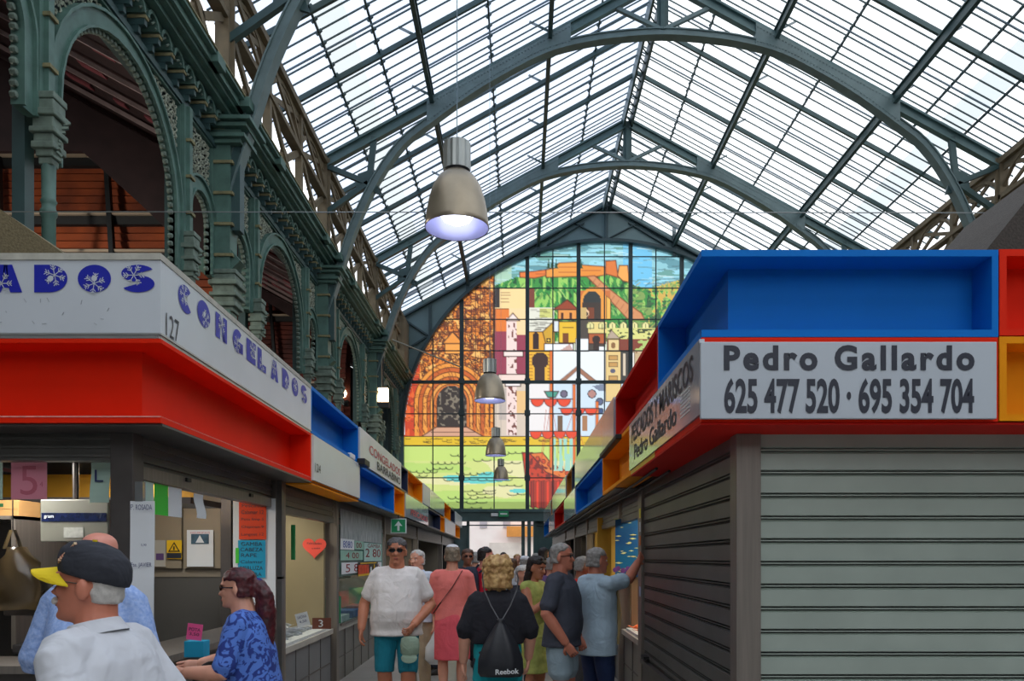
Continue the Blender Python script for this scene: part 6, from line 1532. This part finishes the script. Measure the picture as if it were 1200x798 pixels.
        if hair:
            m = MB(); [m.beam(Hd((s*.014, -.093, .147)), Hd((s*.045, -.082, .149)), .008*hk, .006*hk) for s in (-1, 1)]; m.build('eyebrows', hair[1], t)
    if glasses:
        g = empty('glasses', parent=t); m = MB()
        for s in (-1, 1):
            if glasses == 'dark': m.loft([[Hd((s*.032+cx*.027, -.098+abs(cx)*.008+dy, .124+cz*.017)) for cx, cz in ((-.8, .9), (0, 1), (.9, .9), (1, .2), (.8, -.7), (0, -1), (-.8, -.8), (-1, 0))] for dy in (0, .004)])
            else:
                P = [Hd((s*.032+.024*math.cos(a), -.1+.006*abs(math.cos(a)), .12+.016*math.sin(a))) for a in [2*PI*i/12 for i in range(13)]]; m.path(P, .0013, 5)
        m.build('lenses', M_lens if glasses == 'dark' else mat('thin_metal_frame', (150, 140, 130), .3, .8, 0), g)
        m = MB(); m.beam(Hd((-.012, -.1, .128)), Hd((.012, -.1, .128)), .004, .005)
        for s in (-1, 1): m.beam(Hd((s*.058, -.09, .128)), Hd((s*.082, .01, .122)), .004, .006 if glasses == 'dark' else .003)
        m.build('temples', M_lens if glasses == 'dark' else mat('thin_metal_frame', (150, 140, 130), .3, .8, 0), g)
    # ---- hair
    if hair:
        style, hm = hair[0], hair[1]; m = MB(); dv_, ds = .006, 45
        def cap(zf, infl, back=.03, top=.243, front=.0, n=9):
            """hair shell over the skull: zf = hairline height at the forehead, back = how low at the nape"""
            L = []
            for q in range(n):
                z = lerp(zf, top, q/(n-1)); 
                w = fr = bk = 0
                for (z0, a0, f0, b0), (z1, a1, f1, b1) in zip(HEAD, HEAD[1:]):
                    if z0 <= z <= z1: u = (z-z0)/(z1-z0); w, fr, bk = lerp(a0, a1, u), lerp(f0, f1, u), lerp(b0, b1, u)
                if z > HEAD[-1][0]: w, fr, bk = .02, .02, .03
                L.append((z, w+infl, fr+infl*.6-front*(1-q/(n-1)), bk+infl))
            erings(m, L, Hd, 20, .95)
        if style in ('short', 'bob', 'curly', 'crop', 'pony', 'long'):
            inf = {'short': .008, 'crop': .014, 'bob': .02, 'curly': .04, 'pony': .012, 'long': .018}[style]
            cap(.165, inf, front=.012)
            L = []
            lo = {'short': .06, 'crop': .07, 'bob': .02, 'curly': .0, 'pony': .06, 'long': -.1}[style]
            for q in range(8):                                  # back half, from nape to crown, leaving the face free
                z = lerp(lo, .185, q/7); L.append([Hd(((.078+inf*.9)*math.cos(a), .016+(.088+inf)*math.sin(a)*(1 if math.sin(a) > 0 else .12)-(.0 if style != 'curly' else .02)*(q > 3), z)) for a in [2*PI*i/18 for i in range(18)]])
            m.loft(L)
            if style == 'curly':
                rr_ = random.Random(3)
                for q in range(60):
                    a = rr_.random()*PI*1.15-.25; z = rr_.random()*.25-.01; r_ = .108*math.sqrt(max(.1, 1-((z-.1)/.17)**2)); ell(m, Hd((r_*math.cos(a), .015+r_*math.sin(a), z)), (.022, .022, .02), None, 8, 6)
                dv_, ds = .01, 40
            if style == 'pony':
                P = hair[2] if len(hair) > 2 else None
                pts = [Hd((0, .095, .135))]+[Hd(q) for q in P]; limb(m, pts, [.034, .042, .054, .058, .054, .044, .02][:len(pts)], 10)
                m2 = MB(); c = Hd((0, .118, .128)); m2.lathe([(.028, -.014), (.042, 0), (.028, .014), (.02, 0), (.028, -.014)], c, 12, axis='x'); m2.build('scrunchie', cloth('navy_scrunchie', (50, 50, 130)), t)
        if style == 'fringe':                                   # ring of hair round a bald crown
            L = []
            for q in range(6): z = lerp(.065, .14, q/5); L.append([Hd(((.066+.006*q/5)*math.cos(a), .028+(.064+.009*q/5)*math.sin(a)*(1 if math.sin(a) > 0 else .1), z)) for a in [2*PI*i/18 for i in range(18)]])
            m.loft(L)
        remesh(m, 'hair', hm, t, .008 if vox < .012 else .012, 1, dv_, ds)
    # ---- clothes
    def sleeve(mb, i, u, infl):
        s_, e, w = A[i]; r = [.062, .062, .058, .052, .05, .044, .038]; P = [s_, lerp(s_, e, .35), lerp(s_, e, .8), e, lerp(e, w, .3), lerp(e, w, .75), w]
        if u <= 1: P2 = [s_, lerp(s_, e, u*.5), lerp(s_, e, u)]; R_ = [.06*k+infl, .06*k+infl, .061*k+infl]
        else: q = u-1; P2 = [s_, lerp(s_, e, .5), e, lerp(e, w, q*.5), lerp(e, w, q)]; R_ = [.06*k+infl, .056*k+infl, .05*k+infl, .046*k+infl, .04*k+infl]
        limb(mb, P2, R_, 12)
    def legcl(mb, i, zend, infl, wide=1.0):
        h, kn, an = legs[i]; P = [h+Vector((0, 0, .04*k))]; R_ = [.098*k]
        if zend > .5: u = (.86-zend)/(.36); P += [lerp(h, kn, u*.5), lerp(h, kn, u)]; R_ += [.095*k*wide, .088*k*wide]
        else:
            u = (.5-zend)/(.415); P += [lerp(h, kn, .5), kn, lerp(kn, an, u*.5), lerp(kn, an, u)]; R_ += [.09*k, .07*k*wide, .066*k*wide, .058*k*wide]
        limb(mb, P, [r+infl for r in R_], 12)
    bp = None
    if bottom:
        kind, m_ = bottom[0], bottom[1]; m = MB()
        if kind in ('shorts', 'trousers'):
            tor(m, .012, .80, 1.0)
            z = bottom[2] if len(bottom) > 2 else (.55 if kind == 'shorts' else .12)
            for i in (0, 1): legcl(m, i, z, .012, 1.12 if kind == 'shorts' else 1.0)
        if kind == 'skirt':
            z = bottom[2]; erings(m, [(z*k, .19*k+b*.4, .15*k, .15*k), (lerp(z, .9, .5)*k, .19*k+b*.5, .14*k+b*.5, .15*k), (.9*k, .19*k+b*.5, .13*k+b*.6, .14*k), (1.0*k, .165*k+b*.6, .12*k+b, .12*k)])
        bp = remesh(m, {'shorts': 'shorts', 'trousers': 'trousers', 'skirt': 'skirt'}[kind], m_, t, vox, 2, .006, 9)
    if top:
        m_ = top[0]; u = top[1]; hem = top[2]; m = MB(); infl = top[3] if len(top) > 3 else .014
        low = len(top) > 5
        tor(m, infl, hem, 1.25 if low else 1.43, flare=.012)
        if not low: erings(m, [(1.34*k, .172*k+infl+b*.2, .1*k+infl+b*.2, .1*k+infl+b*.3), (1.41*k, .14*k+infl+b*.1, .082*k+infl, .092*k+infl+b*.15), (1.458*k, .08*k+infl, .056*k+infl, .07*k+infl)], U)
        for sgi in (() if low else (-1, 1)): limb(m, [U((0, .015, 1.415*k)), sh[(sgi+1)//2]], [.054*k+infl, .062*k+infl], 8)
        if u > 0: sleeve(m, 0, u, infl*.6); sleeve(m, 1, u, infl*.6)
        remesh(m, top[4] if len(top) > 4 else 'shirt', m_, t, vox, 3, .007, 8)
        if 'collar' in feature:
            c = MB()
            rr2 = []
            for z, w in ((1.448, .075), (1.49, .066)): rr2.append([U((w*k*math.cos(a)*1.05, .012+w*k*math.sin(a), (z-(.02 if math.sin(a) < -.6 else 0))*k)) for a in [2*PI*i/20 for i in range(20)]])
            rr2 += [[p+(p-U((0, .012, 1.47*k))).normalized()*.012 for p in rr2[1]], [p+(p-U((0, .012, 1.45*k))).normalized()*.022 for p in rr2[0]]]
            c.loft(rr2, cap=False); c.build('collar', m_, t, smooth=True)
    if shoes:
        for i, (h, kn, an) in enumerate(legs):
            m = MB(); dz = an.z-.085*k; erings(m, [(.0+dz, .042*k, .17*k, .07*k), (.03*k+dz, .047*k, .175*k, .075*k), (.06*k+dz, .044*k, .12*k, .072*k), (.1*k+dz, .04*k, .04*k, .055*k)], lambda p, a=an: p+Vector((a.x, a.y, 0)), 16)
            m.build('shoe', shoes if not isinstance(shoes, bool) else M_shoe, t, smooth=True)
    return t, dict(U=U, Hd=Hd, k=k, A=A, sh=sh, hk=hk, Mh=Mh)
def strapband(t, pts, w, th, m, name='strap'):
    mb = MB()
    for a, b in zip(pts, pts[1:]): mb.beam(a, b, w, th)
    return mb.build(name, m, t)

H_grey = mat('hair_grey', (150, 146, 140), .7, 0, .25, 40, bump=.5); H_white = mat('hair_white_grey', (196, 192, 186), .7, 0, .2, 40, bump=.5); H_dark = mat('hair_dark', (40, 32, 30), .6, 0, .3, 40, bump=.5)
H_salt = mat('hair_salt_pepper', (84, 82, 82), .7, 0, .3, 60, bump=.5); H_blond = mat('hair_blond', (222, 184, 122), .6, 0, .3, 26, bump=.7, rgb2=(150, 104, 56)); H_brown = mat('hair_brown', (86, 58, 42), .6, 0, .3, 30, bump=.5)
H_red = mat('hair_burgundy', (92, 28, 34), .45, 0, .3, 30, bump=.6, rgb2=(46, 16, 22)); H_ash = mat('hair_ash', (150, 134, 112), .7, 0, .3, 34, bump=.5, rgb2=(110, 98, 84))

# 1. man in the black and yellow cap (closest)
t, q = person('older man in a black cap with yellow visor and pale shirt, closest to viewer', 150, 2.45, rz=-100, H=1.655, fat=.03, skin='ruddy', yaw=14, pitch=-4, lean=14, sw=.185, hs=1.04, top=(cloth('pale_grey_shirt', (206, 208, 214), scale=5), .9, .86, .022), feature=('collar',),
              bottom=('trousers', cloth('grey_trousers', (100, 100, 104))), hair=('fringe', H_white), glasses='clear', vox=.0085, curl=(.4, .4))
Hd = q['Hd']
c = empty('cap', parent=t); m = MB()
L = []
for z, w in ((.150, 1.0), (.17, 1.05), (.2, 1.05), (.226, .95), (.25, .7), (.262, .3)):
    L.append((z, .084*w, .094*w, .108*w))
erings(m, L, lambda p: Hd((p.x, p.y, p.z-.22*p.y*(1 if p.z < .2 else .7)-.012)), 24, .95)
remesh(m, 'crown', cloth('black_cap', (44, 46, 54), scale=14, bump=.3), c, .006, 1, .0025, 24)
m = MB(); n = 13; top_ = []; bot_ = []
for j in range(5):
    v = j/4; r_ = []
    for i in range(n):
        a = -1+2*i/(n-1); x = a*.078*(1-.25*v*v*abs(a)); y = -.092*math.sqrt(max(.02, 1-.88*a*a))-.085*v*math.sqrt(max(.05, 1-.28*a*a)); r_.append((x*1.06, y, .168-.052*a*a*(1-.4*v)-.014*v))
    top_.append([Hd(p) for p in r_]); bot_.append([Hd((p[0], p[1], p[2]-.005)) for p in r_])
rows = [tp_+bt_[::-1] for tp_, bt_ in zip(top_, bot_)]; m.loft(rows); m.build('visor', cloth('yellow_visor', (236, 206, 30), scale=6, bump=.1), c, smooth=False)
m = MB()
for i in range(9): a = .5*i; m.beam(Hd((.056+.008*math.sin(a), -.074+.0045*i, .182+i*.0065)), Hd((.064+.008*math.cos(a), -.066+.0045*i, .19+i*.0065)), .008, .008)
m.build('front_emblem', mat('emblem_red_cream', (210, 190, 150), .6, 0, .3, 60, rgb2=(170, 50, 40)), c)
m = MB(); m.tube(Hd((0, .0, .25)), Hd((0, 0, .256)), .008*.9, 8); m.build('button', cloth('yellow_visor', (236, 206, 30)), c)
m = MB(); ell(m, Hd((0, -.1, .066)), (.03, .011, .008), q['Mh'], 12, 6); ell(m, Hd((.02, -.096, .06)), (.014, .01, .01), q['Mh'], 8, 6); ell(m, Hd((-.02, -.096, .06)), (.014, .01, .01), q['Mh'], 8, 6); remesh(m, 'moustache', H_white, t, .004, 1, .002, 90)
# 1b bald man in a blue checked shirt leaning on the counter
M_check = cloth('blue_check', (126, 156, 214), (168, 190, 232), 60, .2)
person('bald man in a light blue shirt, mostly hidden behind the capped man', 92, 3.6, rz=184, H=1.775, fat=.0, skin='pink', sw=.175, lean=20, pitch=4, top=(M_check, 1.0, .86, .02), bottom=('trousers', cloth('dark_trousers', (44, 46, 56))), hair=('fringe', H_grey), arms=[((-.25, -.12, 1.1), (-.2, -.38, 1.05)), ((.25, -.12, 1.1), (.2, -.38, 1.05))], feature=('collar',))
# 2 woman at the window
M_print = mat('blue_swirl_print', (84, 124, 208), .8, 0, .1, 16, rgb2=(34, 56, 134), bump=.2)
nt = M_print.node_tree; nz_ = [n for n in nt.nodes if n.type == 'TEX_NOISE'][0]; nz_.inputs['Distortion'].default_value = 2.2; nz_.inputs['Detail'].default_value = 1
cr_ = [n for n in nt.nodes if n.type == 'VALTORGB'][0]; cr_.color_ramp.elements[0].position = .44; cr_.color_ramp.elements[1].position = .5
t, q = person('woman with burgundy ponytail and blue swirl blouse leaning at the stall window', 303, 4.6, rz=-82, H=1.55, fat=.075, skin='fair', sw=.19, lean=12, yaw=-2, pitch=4, top=(M_print, .9, .86, .02), bottom=('trousers', cloth('dark_leggings', (36, 36, 44))),
              hair=('pony', H_red, [(0, .128, .125), (0, .155, .06), (0, .158, -.04), (.0, .15, -.15), (0, .14, -.27), (0, .125, -.35)]), glasses='dark', arms=[((-.24, -.2, 1.13), (-.15, -.4, 1.1)), ((.27, -.17, 1.09), (.2, -.4, 1.09))], curl=(.5, .6), vox=.01)
t, q2 = None, None
t = empty('shoulder_bag', (PX(250, 4.6), 4.6, .62), label='black handbag with a curved handle beside the woman in blue', cat='bag')
mb = MB(); mb.smooth = True; mb.loft([[(w*math.cos(a), .07*math.sin(a)*(1.2-z), z) for a in [2*PI*i/16 for i in range(16)]] for z, w in ((0, .12), (.06, .15), (.2, .15), (.27, .12))]); mb.build('body', M_black, t)
mb = MB(); mb.path([(.11*math.cos(PI*i/12), 0, .24+.13*math.sin(PI*i/12)) for i in range(13)], .012, 8); mb.build('handle', M_black, t)
mb = MB(); mb.tube((0, 0, 0), (0, 0, -.62), .015, 8); mb.box(-.12, .12, -.1, .1, -.62, -.6); mb.build('trolley_frame', M_black, t)
# 3 man in white T-shirt
t, q = person('heavy man in white T-shirt, teal shorts and sunglasses walking towards the viewer', 465, 7.6, rz=4, H=1.79, fat=.07, skin='tan', sw=.195, hs=1.08, top=(cloth('white_tee', (226, 220, 216), scale=6), .72, .84, .022), bottom=('shorts', cloth('teal_shorts', (14, 120, 140)), .5),
              hair=('crop', H_salt), glasses='dark', stride=.16, arms=[((-.305, .04, 1.13), (-.32, -.05, .9)), ((.315, .05, 1.12), (.17, -.22, .95))], curl=(.6, 1.0), shoes=M_soleW)
w = q['A'][1][2]; cp = empty('flat_cap', tuple(t.matrix_basis @ (w+Vector((-.03, -.06, -.22)))), label='pale green cap held in the hand of the man in teal shorts', cat='cap')
mb = MB(); mb.smooth = True; mb.loft([[(r*math.cos(a), r*.6*math.sin(a), z) for a in [2*PI*i/18 for i in range(18)]] for z, r in ((-.07, .05), (-.03, .085), (.04, .09), (.1, .08), (.12, .05))]); mb.build('crown', cloth('sage_cap', (140, 160, 140)), cp)
mb = MB(); mb.smooth = True; mb.loft([[(.075*math.cos(a), -.05-.02*math.sin(a), -.07-.05*max(0, math.sin(a))+dz) for a in [PI*i/10 for i in range(11)]]+[(.06*math.cos(a), -.04, -.05+dz) for a in [PI*i/10 for i in range(10, -1, -1)]] for dz in (0, .006)]); mb.build('peak', cloth('sage_cap', (140, 160, 140)), cp)
# 4 man behind him
t, q = person('grey haired man in pale shirt, half hidden behind the man in teal shorts', 489, 9.5, rz=-25, H=1.7, fat=.04, skin='fair', sw=.2, top=(cloth('pale_blue_white_shirt', (196, 204, 218)), .9, .86, .02), bottom=('trousers', cloth('beige_trousers', (176, 158, 132))), hair=('short', H_white), feature=('collar',))
w = q['A'][1][2]; bg_ = empty('carrier_bag', tuple(t.matrix_basis @ (w+Vector((0.02, -.02, -.5)))), label='white plastic carrier bag hanging low beside the pink skirt', cat='bag')
mb = MB(); mb.smooth = True; mb.loft([[(r*math.cos(a)*(1+.1*math.sin(3*a)), r*.5*math.sin(a), z) for a in [2*PI*i/18 for i in range(18)]] for z, r in ((0, .07), (.06, .13), (.2, .12), (.3, .06), (.42, .02))]); mb.build('sack', mat('white_plastic_film', (216, 220, 224), .3, 0, .08, 8, bump=.5), bg_)
# 5 woman in coral
t, q = person('woman seen from behind in a coral jumper and skirt with a thin brown strap', 530, 8.6, rz=184, H=1.75, fat=.01, skin='fair', sw=.18, top=(cloth('coral_jumper', (240, 128, 120)), 1.75, .92, .014), bottom=('skirt', cloth('coral_skirt', (232, 92, 104)), .5), hair=('short', H_ash), arms=[((-.23, -.02, 1.12), (-.2, -.2, .98)), ((.23, -.02, 1.12), (.2, -.2, .98))])
strapband(t, [q['U']((-.11, .11, 1.46)), q['U']((-.0, .135, 1.28)), q['U']((.12, .13, 1.12)), q['U']((.2, .06, 1.0))], .018, .006, mat('brown_leather', (80, 44, 34), .5, 0, 0))
mb = MB(); ell(mb, q['Hd']((0, .0, .215)), (.07, .09, .035), None, 14, 8); remesh(mb, 'white_head_scarf', cloth('white_scarf', (226, 226, 230)), t, .01, 1)
# 6 blond woman with the drawstring bag
t, q = person('blond woman from behind in a black top over teal, carrying a drawstring sports bag', 583, 6.1, rz=180, H=1.6, fat=.045, skin='fair', sw=.178, top=(cloth('teal_tunic', (0, 148, 156)), 0, .72, .012, 'tunic', 1), bottom=('trousers', cloth('dark_cotton', (40, 42, 54))), hair=('curly', H_blond), arms=[((-.275, .02, 1.12), (-.26, -.08, .9)), ((.27, .02, 1.12), (.29, -.06, .87))], vox=.0105, hs=1.06)
k = q['k']; m = MB(); U = q['U']
erings(m, [(1.03*k, .225*k, .19*k, .155*k), (1.08*k, .225*k, .19*k, .165*k), (1.2*k, .222*k, .175*k, .165*k), (1.33*k, .22*k, .15*k, .155*k), (1.40*k, .19*k, .12*k, .14*k), (1.475*k, .1*k, .08*k, .095*k)], U)
for i in (0, 1): s_, e, w = q['A'][i]; limb(m, [s_, lerp(s_, e, .5), lerp(s_, e, .95)], [.078, .078, .08], 12)
remesh(m, 'black_top', cloth('black_knit', (30, 30, 38), scale=14), t, .011, 3, .007, 8)
bag = empty('drawstring_bag', tuple(t.matrix_basis @ Vector((-.03, .225, .80))), math.radians(180), 'black drawstring sports bag with white lettering on the blond woman\'s back', 'bag')
mb = MB(); rings = []
for z, w, d_ in ((-.08, .15, .05), (-.05, .17, .075), (.05, .165, .085), (.15, .13, .075), (.23, .085, .055), (.3, .04, .035), (.325, .02, .02), (.345, .032, .028)):
    rings.append([(w*math.copysign(abs(math.cos(a))**.8, math.cos(a)), d_*math.sin(a)+.02*math.sin(7*a)*(.3 if z < .2 else .12), z) for a in [2*PI*i/36 for i in range(36)]])
mb.smooth = True; mb.loft(rings); mb.build('sack', mat('black_ripstop', (38, 40, 46), .45, 0, .12, 10, bump=.4), bag)
mb = MB(); put_text(mb, 'Reebok', .038, (-.05, .094, -.03), (-1, 0, .05), (0, 0, 1), .02, .17); mb.build('lettering', M_paper, bag)
mb = MB()
for s in (-1, 1): mb.path([(0, 0, .32), (s*.07, -.0, .44), (s*.12, .03, .56), (s*.13, .08, .655), (s*.12, .2, .69)], .0045, 6)
mb.build('cords', mat('grey_cord', (120, 120, 124), .7, 0, 0), bag)
# 7 man in red with backpack
t, q = person('dark haired man in a red polo with a navy backpack, facing right', 569, 10.2, rz=118, H=1.75, fat=.03, skin='pink', sw=.19, top=(cloth('red_polo', (226, 34, 64)), .7, .86, .018), bottom=('trousers', cloth('denim_blue', (60, 76, 110))), hair=('short', H_dark), yaw=-15)
bp_ = empty('backpack', tuple(t.matrix_basis @ Vector((0, .21, 1.0))), t.rotation_euler.z, 'navy backpack worn by the man in the red polo', 'backpack')
mb = MB(); erings(mb, [(0, .13, .08, .1), (.05, .15, .09, .12), (.3, .15, .09, .12), (.42, .13, .08, .09), (.48, .06, .05, .05)]); mb.build('pack', cloth('navy_nylon', (40, 46, 62)), bp_, smooth=True)
mb = MB()
for s in (-1, 1): mb.path([(s*.1, -.07, .4), (s*.13, -.17, .5), (s*.13, -.3, .42)], .014, 6)
mb.build('shoulder_strap', cloth('navy_nylon', (40, 46, 62)), bp_)
# 8.. crowd, each different
CR = 'people in the aisle crowd'
person('man in sunglasses and dark top, facing the viewer behind the coral jumper', 548, 11.6, rz=10, H=1.74, skin='brown', top=(cloth('charcoal_top', (52, 54, 62)), 1.8, .86), bottom=('trousers', cloth('black_jeans', (34, 36, 42))), hair=('crop', H_brown), glasses='dark', vox=.014)
person('grey haired person between the sunglassed man and the red polo', 557, 13.0, rz=170, H=1.7, skin='fair', top=(cloth('stone_top', (150, 146, 140)), .8, .86), bottom=('trousers', cloth('grey_cotton', (90, 92, 96))), hair=('short', H_grey), vox=.014)
person('balding man just above the blond curls, facing away', 591, 12.6, rz=165, H=1.66, skin='pink', top=(cloth('white_cotton', (214, 216, 220)), .8, .86), bottom=('trousers', cloth('olive_cotton', (96, 92, 70))), hair=('fringe', H_grey), vox=.014)
person('brown haired woman in an orange top deep in the crowd', 600, 14.5, rz=200, H=1.58, skin='tan', top=(cloth('orange_top', (206, 120, 84)), .8, .86), bottom=('trousers', cloth('denim_pale', (120, 136, 160))), hair=('bob', H_brown), vox=.014)
t, q = person('person in a white sun cap far down the aisle', 615, 13.2, rz=175, H=1.62, skin='tan', top=(cloth('grey_marl', (120, 126, 130)), .8, .86), bottom=('trousers', cloth('navy_cotton', (46, 54, 76))), hair=('short', H_grey), vox=.014)
mb = MB(); ell(mb, q['Hd']((0, .01, .2)), (.085, .1, .055), None, 14, 8); ell(mb, q['Hd']((0, -.1, .17)), (.06, .05, .008), None, 12, 6); remesh(mb, 'sun_cap', cloth('white_cap', (230, 230, 232)), t, .01, 1)
person('short woman with ash grey bob and black top, left of the sleeveless woman', 613, 9.6, rz=25, H=1.5, fat=.03, skin='fair', top=(cloth('black_top_plain', (38, 38, 48)), .8, .84), bottom=('trousers', cloth('charcoal_cotton', (60, 60, 66))), hair=('bob', H_white), vox=.013, yaw=10)
t, q = person('brunette in a sleeveless yellow green dress with sunglasses on her head', 626, 8.2, rz=55, H=1.62, skin='tan', sw=.17, pitch=14, top=(cloth('lime_dress', (196, 200, 110), (150, 160, 80), 12), 0, .84, .012), bottom=('skirt', cloth('lime_dress', (196, 200, 110)), .45), hair=('long', H_dark), arms=[((-.22, -.1, 1.12), (-.08, -.27, 1.3)), ((.22, -.08, 1.12), (.1, -.26, 1.2))])
mb = MB(); [ell(mb, q['Hd']((s*.035, -.055, .222)), (.028, .012, .018), q['Mh'], 10, 6) for s in (-1, 1)]; mb.build('raised_sunglasses', M_lens, t, smooth=True)
person('dark haired person visible over the brunette, far off', 637, 13.0, rz=150, H=1.78, skin='tan', top=(cloth('burgundy_top', (96, 40, 50)), .8, .86), bottom=('trousers', cloth('black_cotton', (34, 34, 38))), hair=('short', H_dark), vox=.014)
person('bald man in navy bending towards the left counter', 508, 10.9, rz=-60, H=1.68, lean=24, pitch=20, skin='brown', top=(cloth('navy_sweater', (40, 48, 76)), 1.8, .86), bottom=('trousers', cloth('navy_chinos', (50, 56, 72))), hair=('fringe', H_salt), vox=.013, glasses='clear')
# 16 man in charcoal T-shirt
t, q = person('grey haired man in sunglasses, charcoal T-shirt and pale denim shorts, facing right', 658, 6.95, rz=72, H=1.74, fat=.04, skin='ruddy', sw=.195, top=(cloth('charcoal_tee', (66, 70, 82)), .8, .84, .026), bottom=('shorts', cloth('pale_denim', (150, 170, 180)), .6), hair=('short', H_grey), glasses='dark', arms=[((-.28, .06, 1.13), (-.22, -.1, .88)), ((.26, .0, 1.12), (.22, -.1, .9))], curl=(.9, .9), shoes=M_soleW)
# 17 man reaching up
t, q = person('grey haired man in light blue shirt and jeans reaching one arm up to the post', 699, 7.25, rz=122, H=1.70, fat=.03, skin='ruddy', sw=.185, pitch=2, yaw=-10, top=(cloth('pale_blue_shirt', (176, 198, 212), scale=5), .75, .74, .026), bottom=('trousers', cloth('dark_denim', (28, 46, 84))), hair=('short', H_grey), feature=('collar',), arms=[((-.14, -.27, 1.44), (-.02, -.49, 1.6)), ((.2, -.06, 1.12), (.1, -.16, .9))], curl=(.3, .5))
strapband(t, [q['U']((-.1, -.13, 1.38)), q['U']((-.17, -.13, 1.1)), q['U']((-.17, -.1, .82))], .05, .012, cloth('khaki_strap', (176, 150, 104)), 'shoulder_strap')
# 18 red man behind
person('grey haired man in a bright red top behind the charcoal T-shirt', 676, 9.0, rz=100, H=1.62, skin='brown', lean=6, top=(cloth('scarlet_top', (232, 36, 30)), 1.8, .86), bottom=('trousers', cloth('grey_chinos', (80, 80, 84))), hair=('short', H_grey), vox=.013, pitch=8)
# farther silhouettes
for (px_, Y_, rz_, h_, lab, c_, hh, sk) in ((574, 16.5, 180, 1.72, 'person in a teal shirt far along the aisle', (60, 130, 130), H_brown, 'tan'), (606, 18.0, 10, 1.68, 'person in a pale yellow top far along the aisle', (220, 206, 140), H_blond, 'fair'),
                                    (628, 17.0, 190, 1.7, 'person in a maroon top far along the aisle', (120, 50, 60), H_grey, 'tan'), (590, 21.0, 170, 1.75, 'distant person in a white top before the entrance', (216, 216, 220), H_dark, 'brown'), (645, 11.2, 185, 1.6, 'person in a violet top beside the right counters', (110, 84, 130), H_grey, 'fair')):
    person(lab, px_, Y_, rz=rz_, H=h_, skin=sk, top=(cloth(lab.split(' in a ')[1].split(' ')[0]+'_top', c_), .8, .86), bottom=('trousers', cloth('denim_mid', (70, 84, 116))), hair=('short', hh), vox=.016)
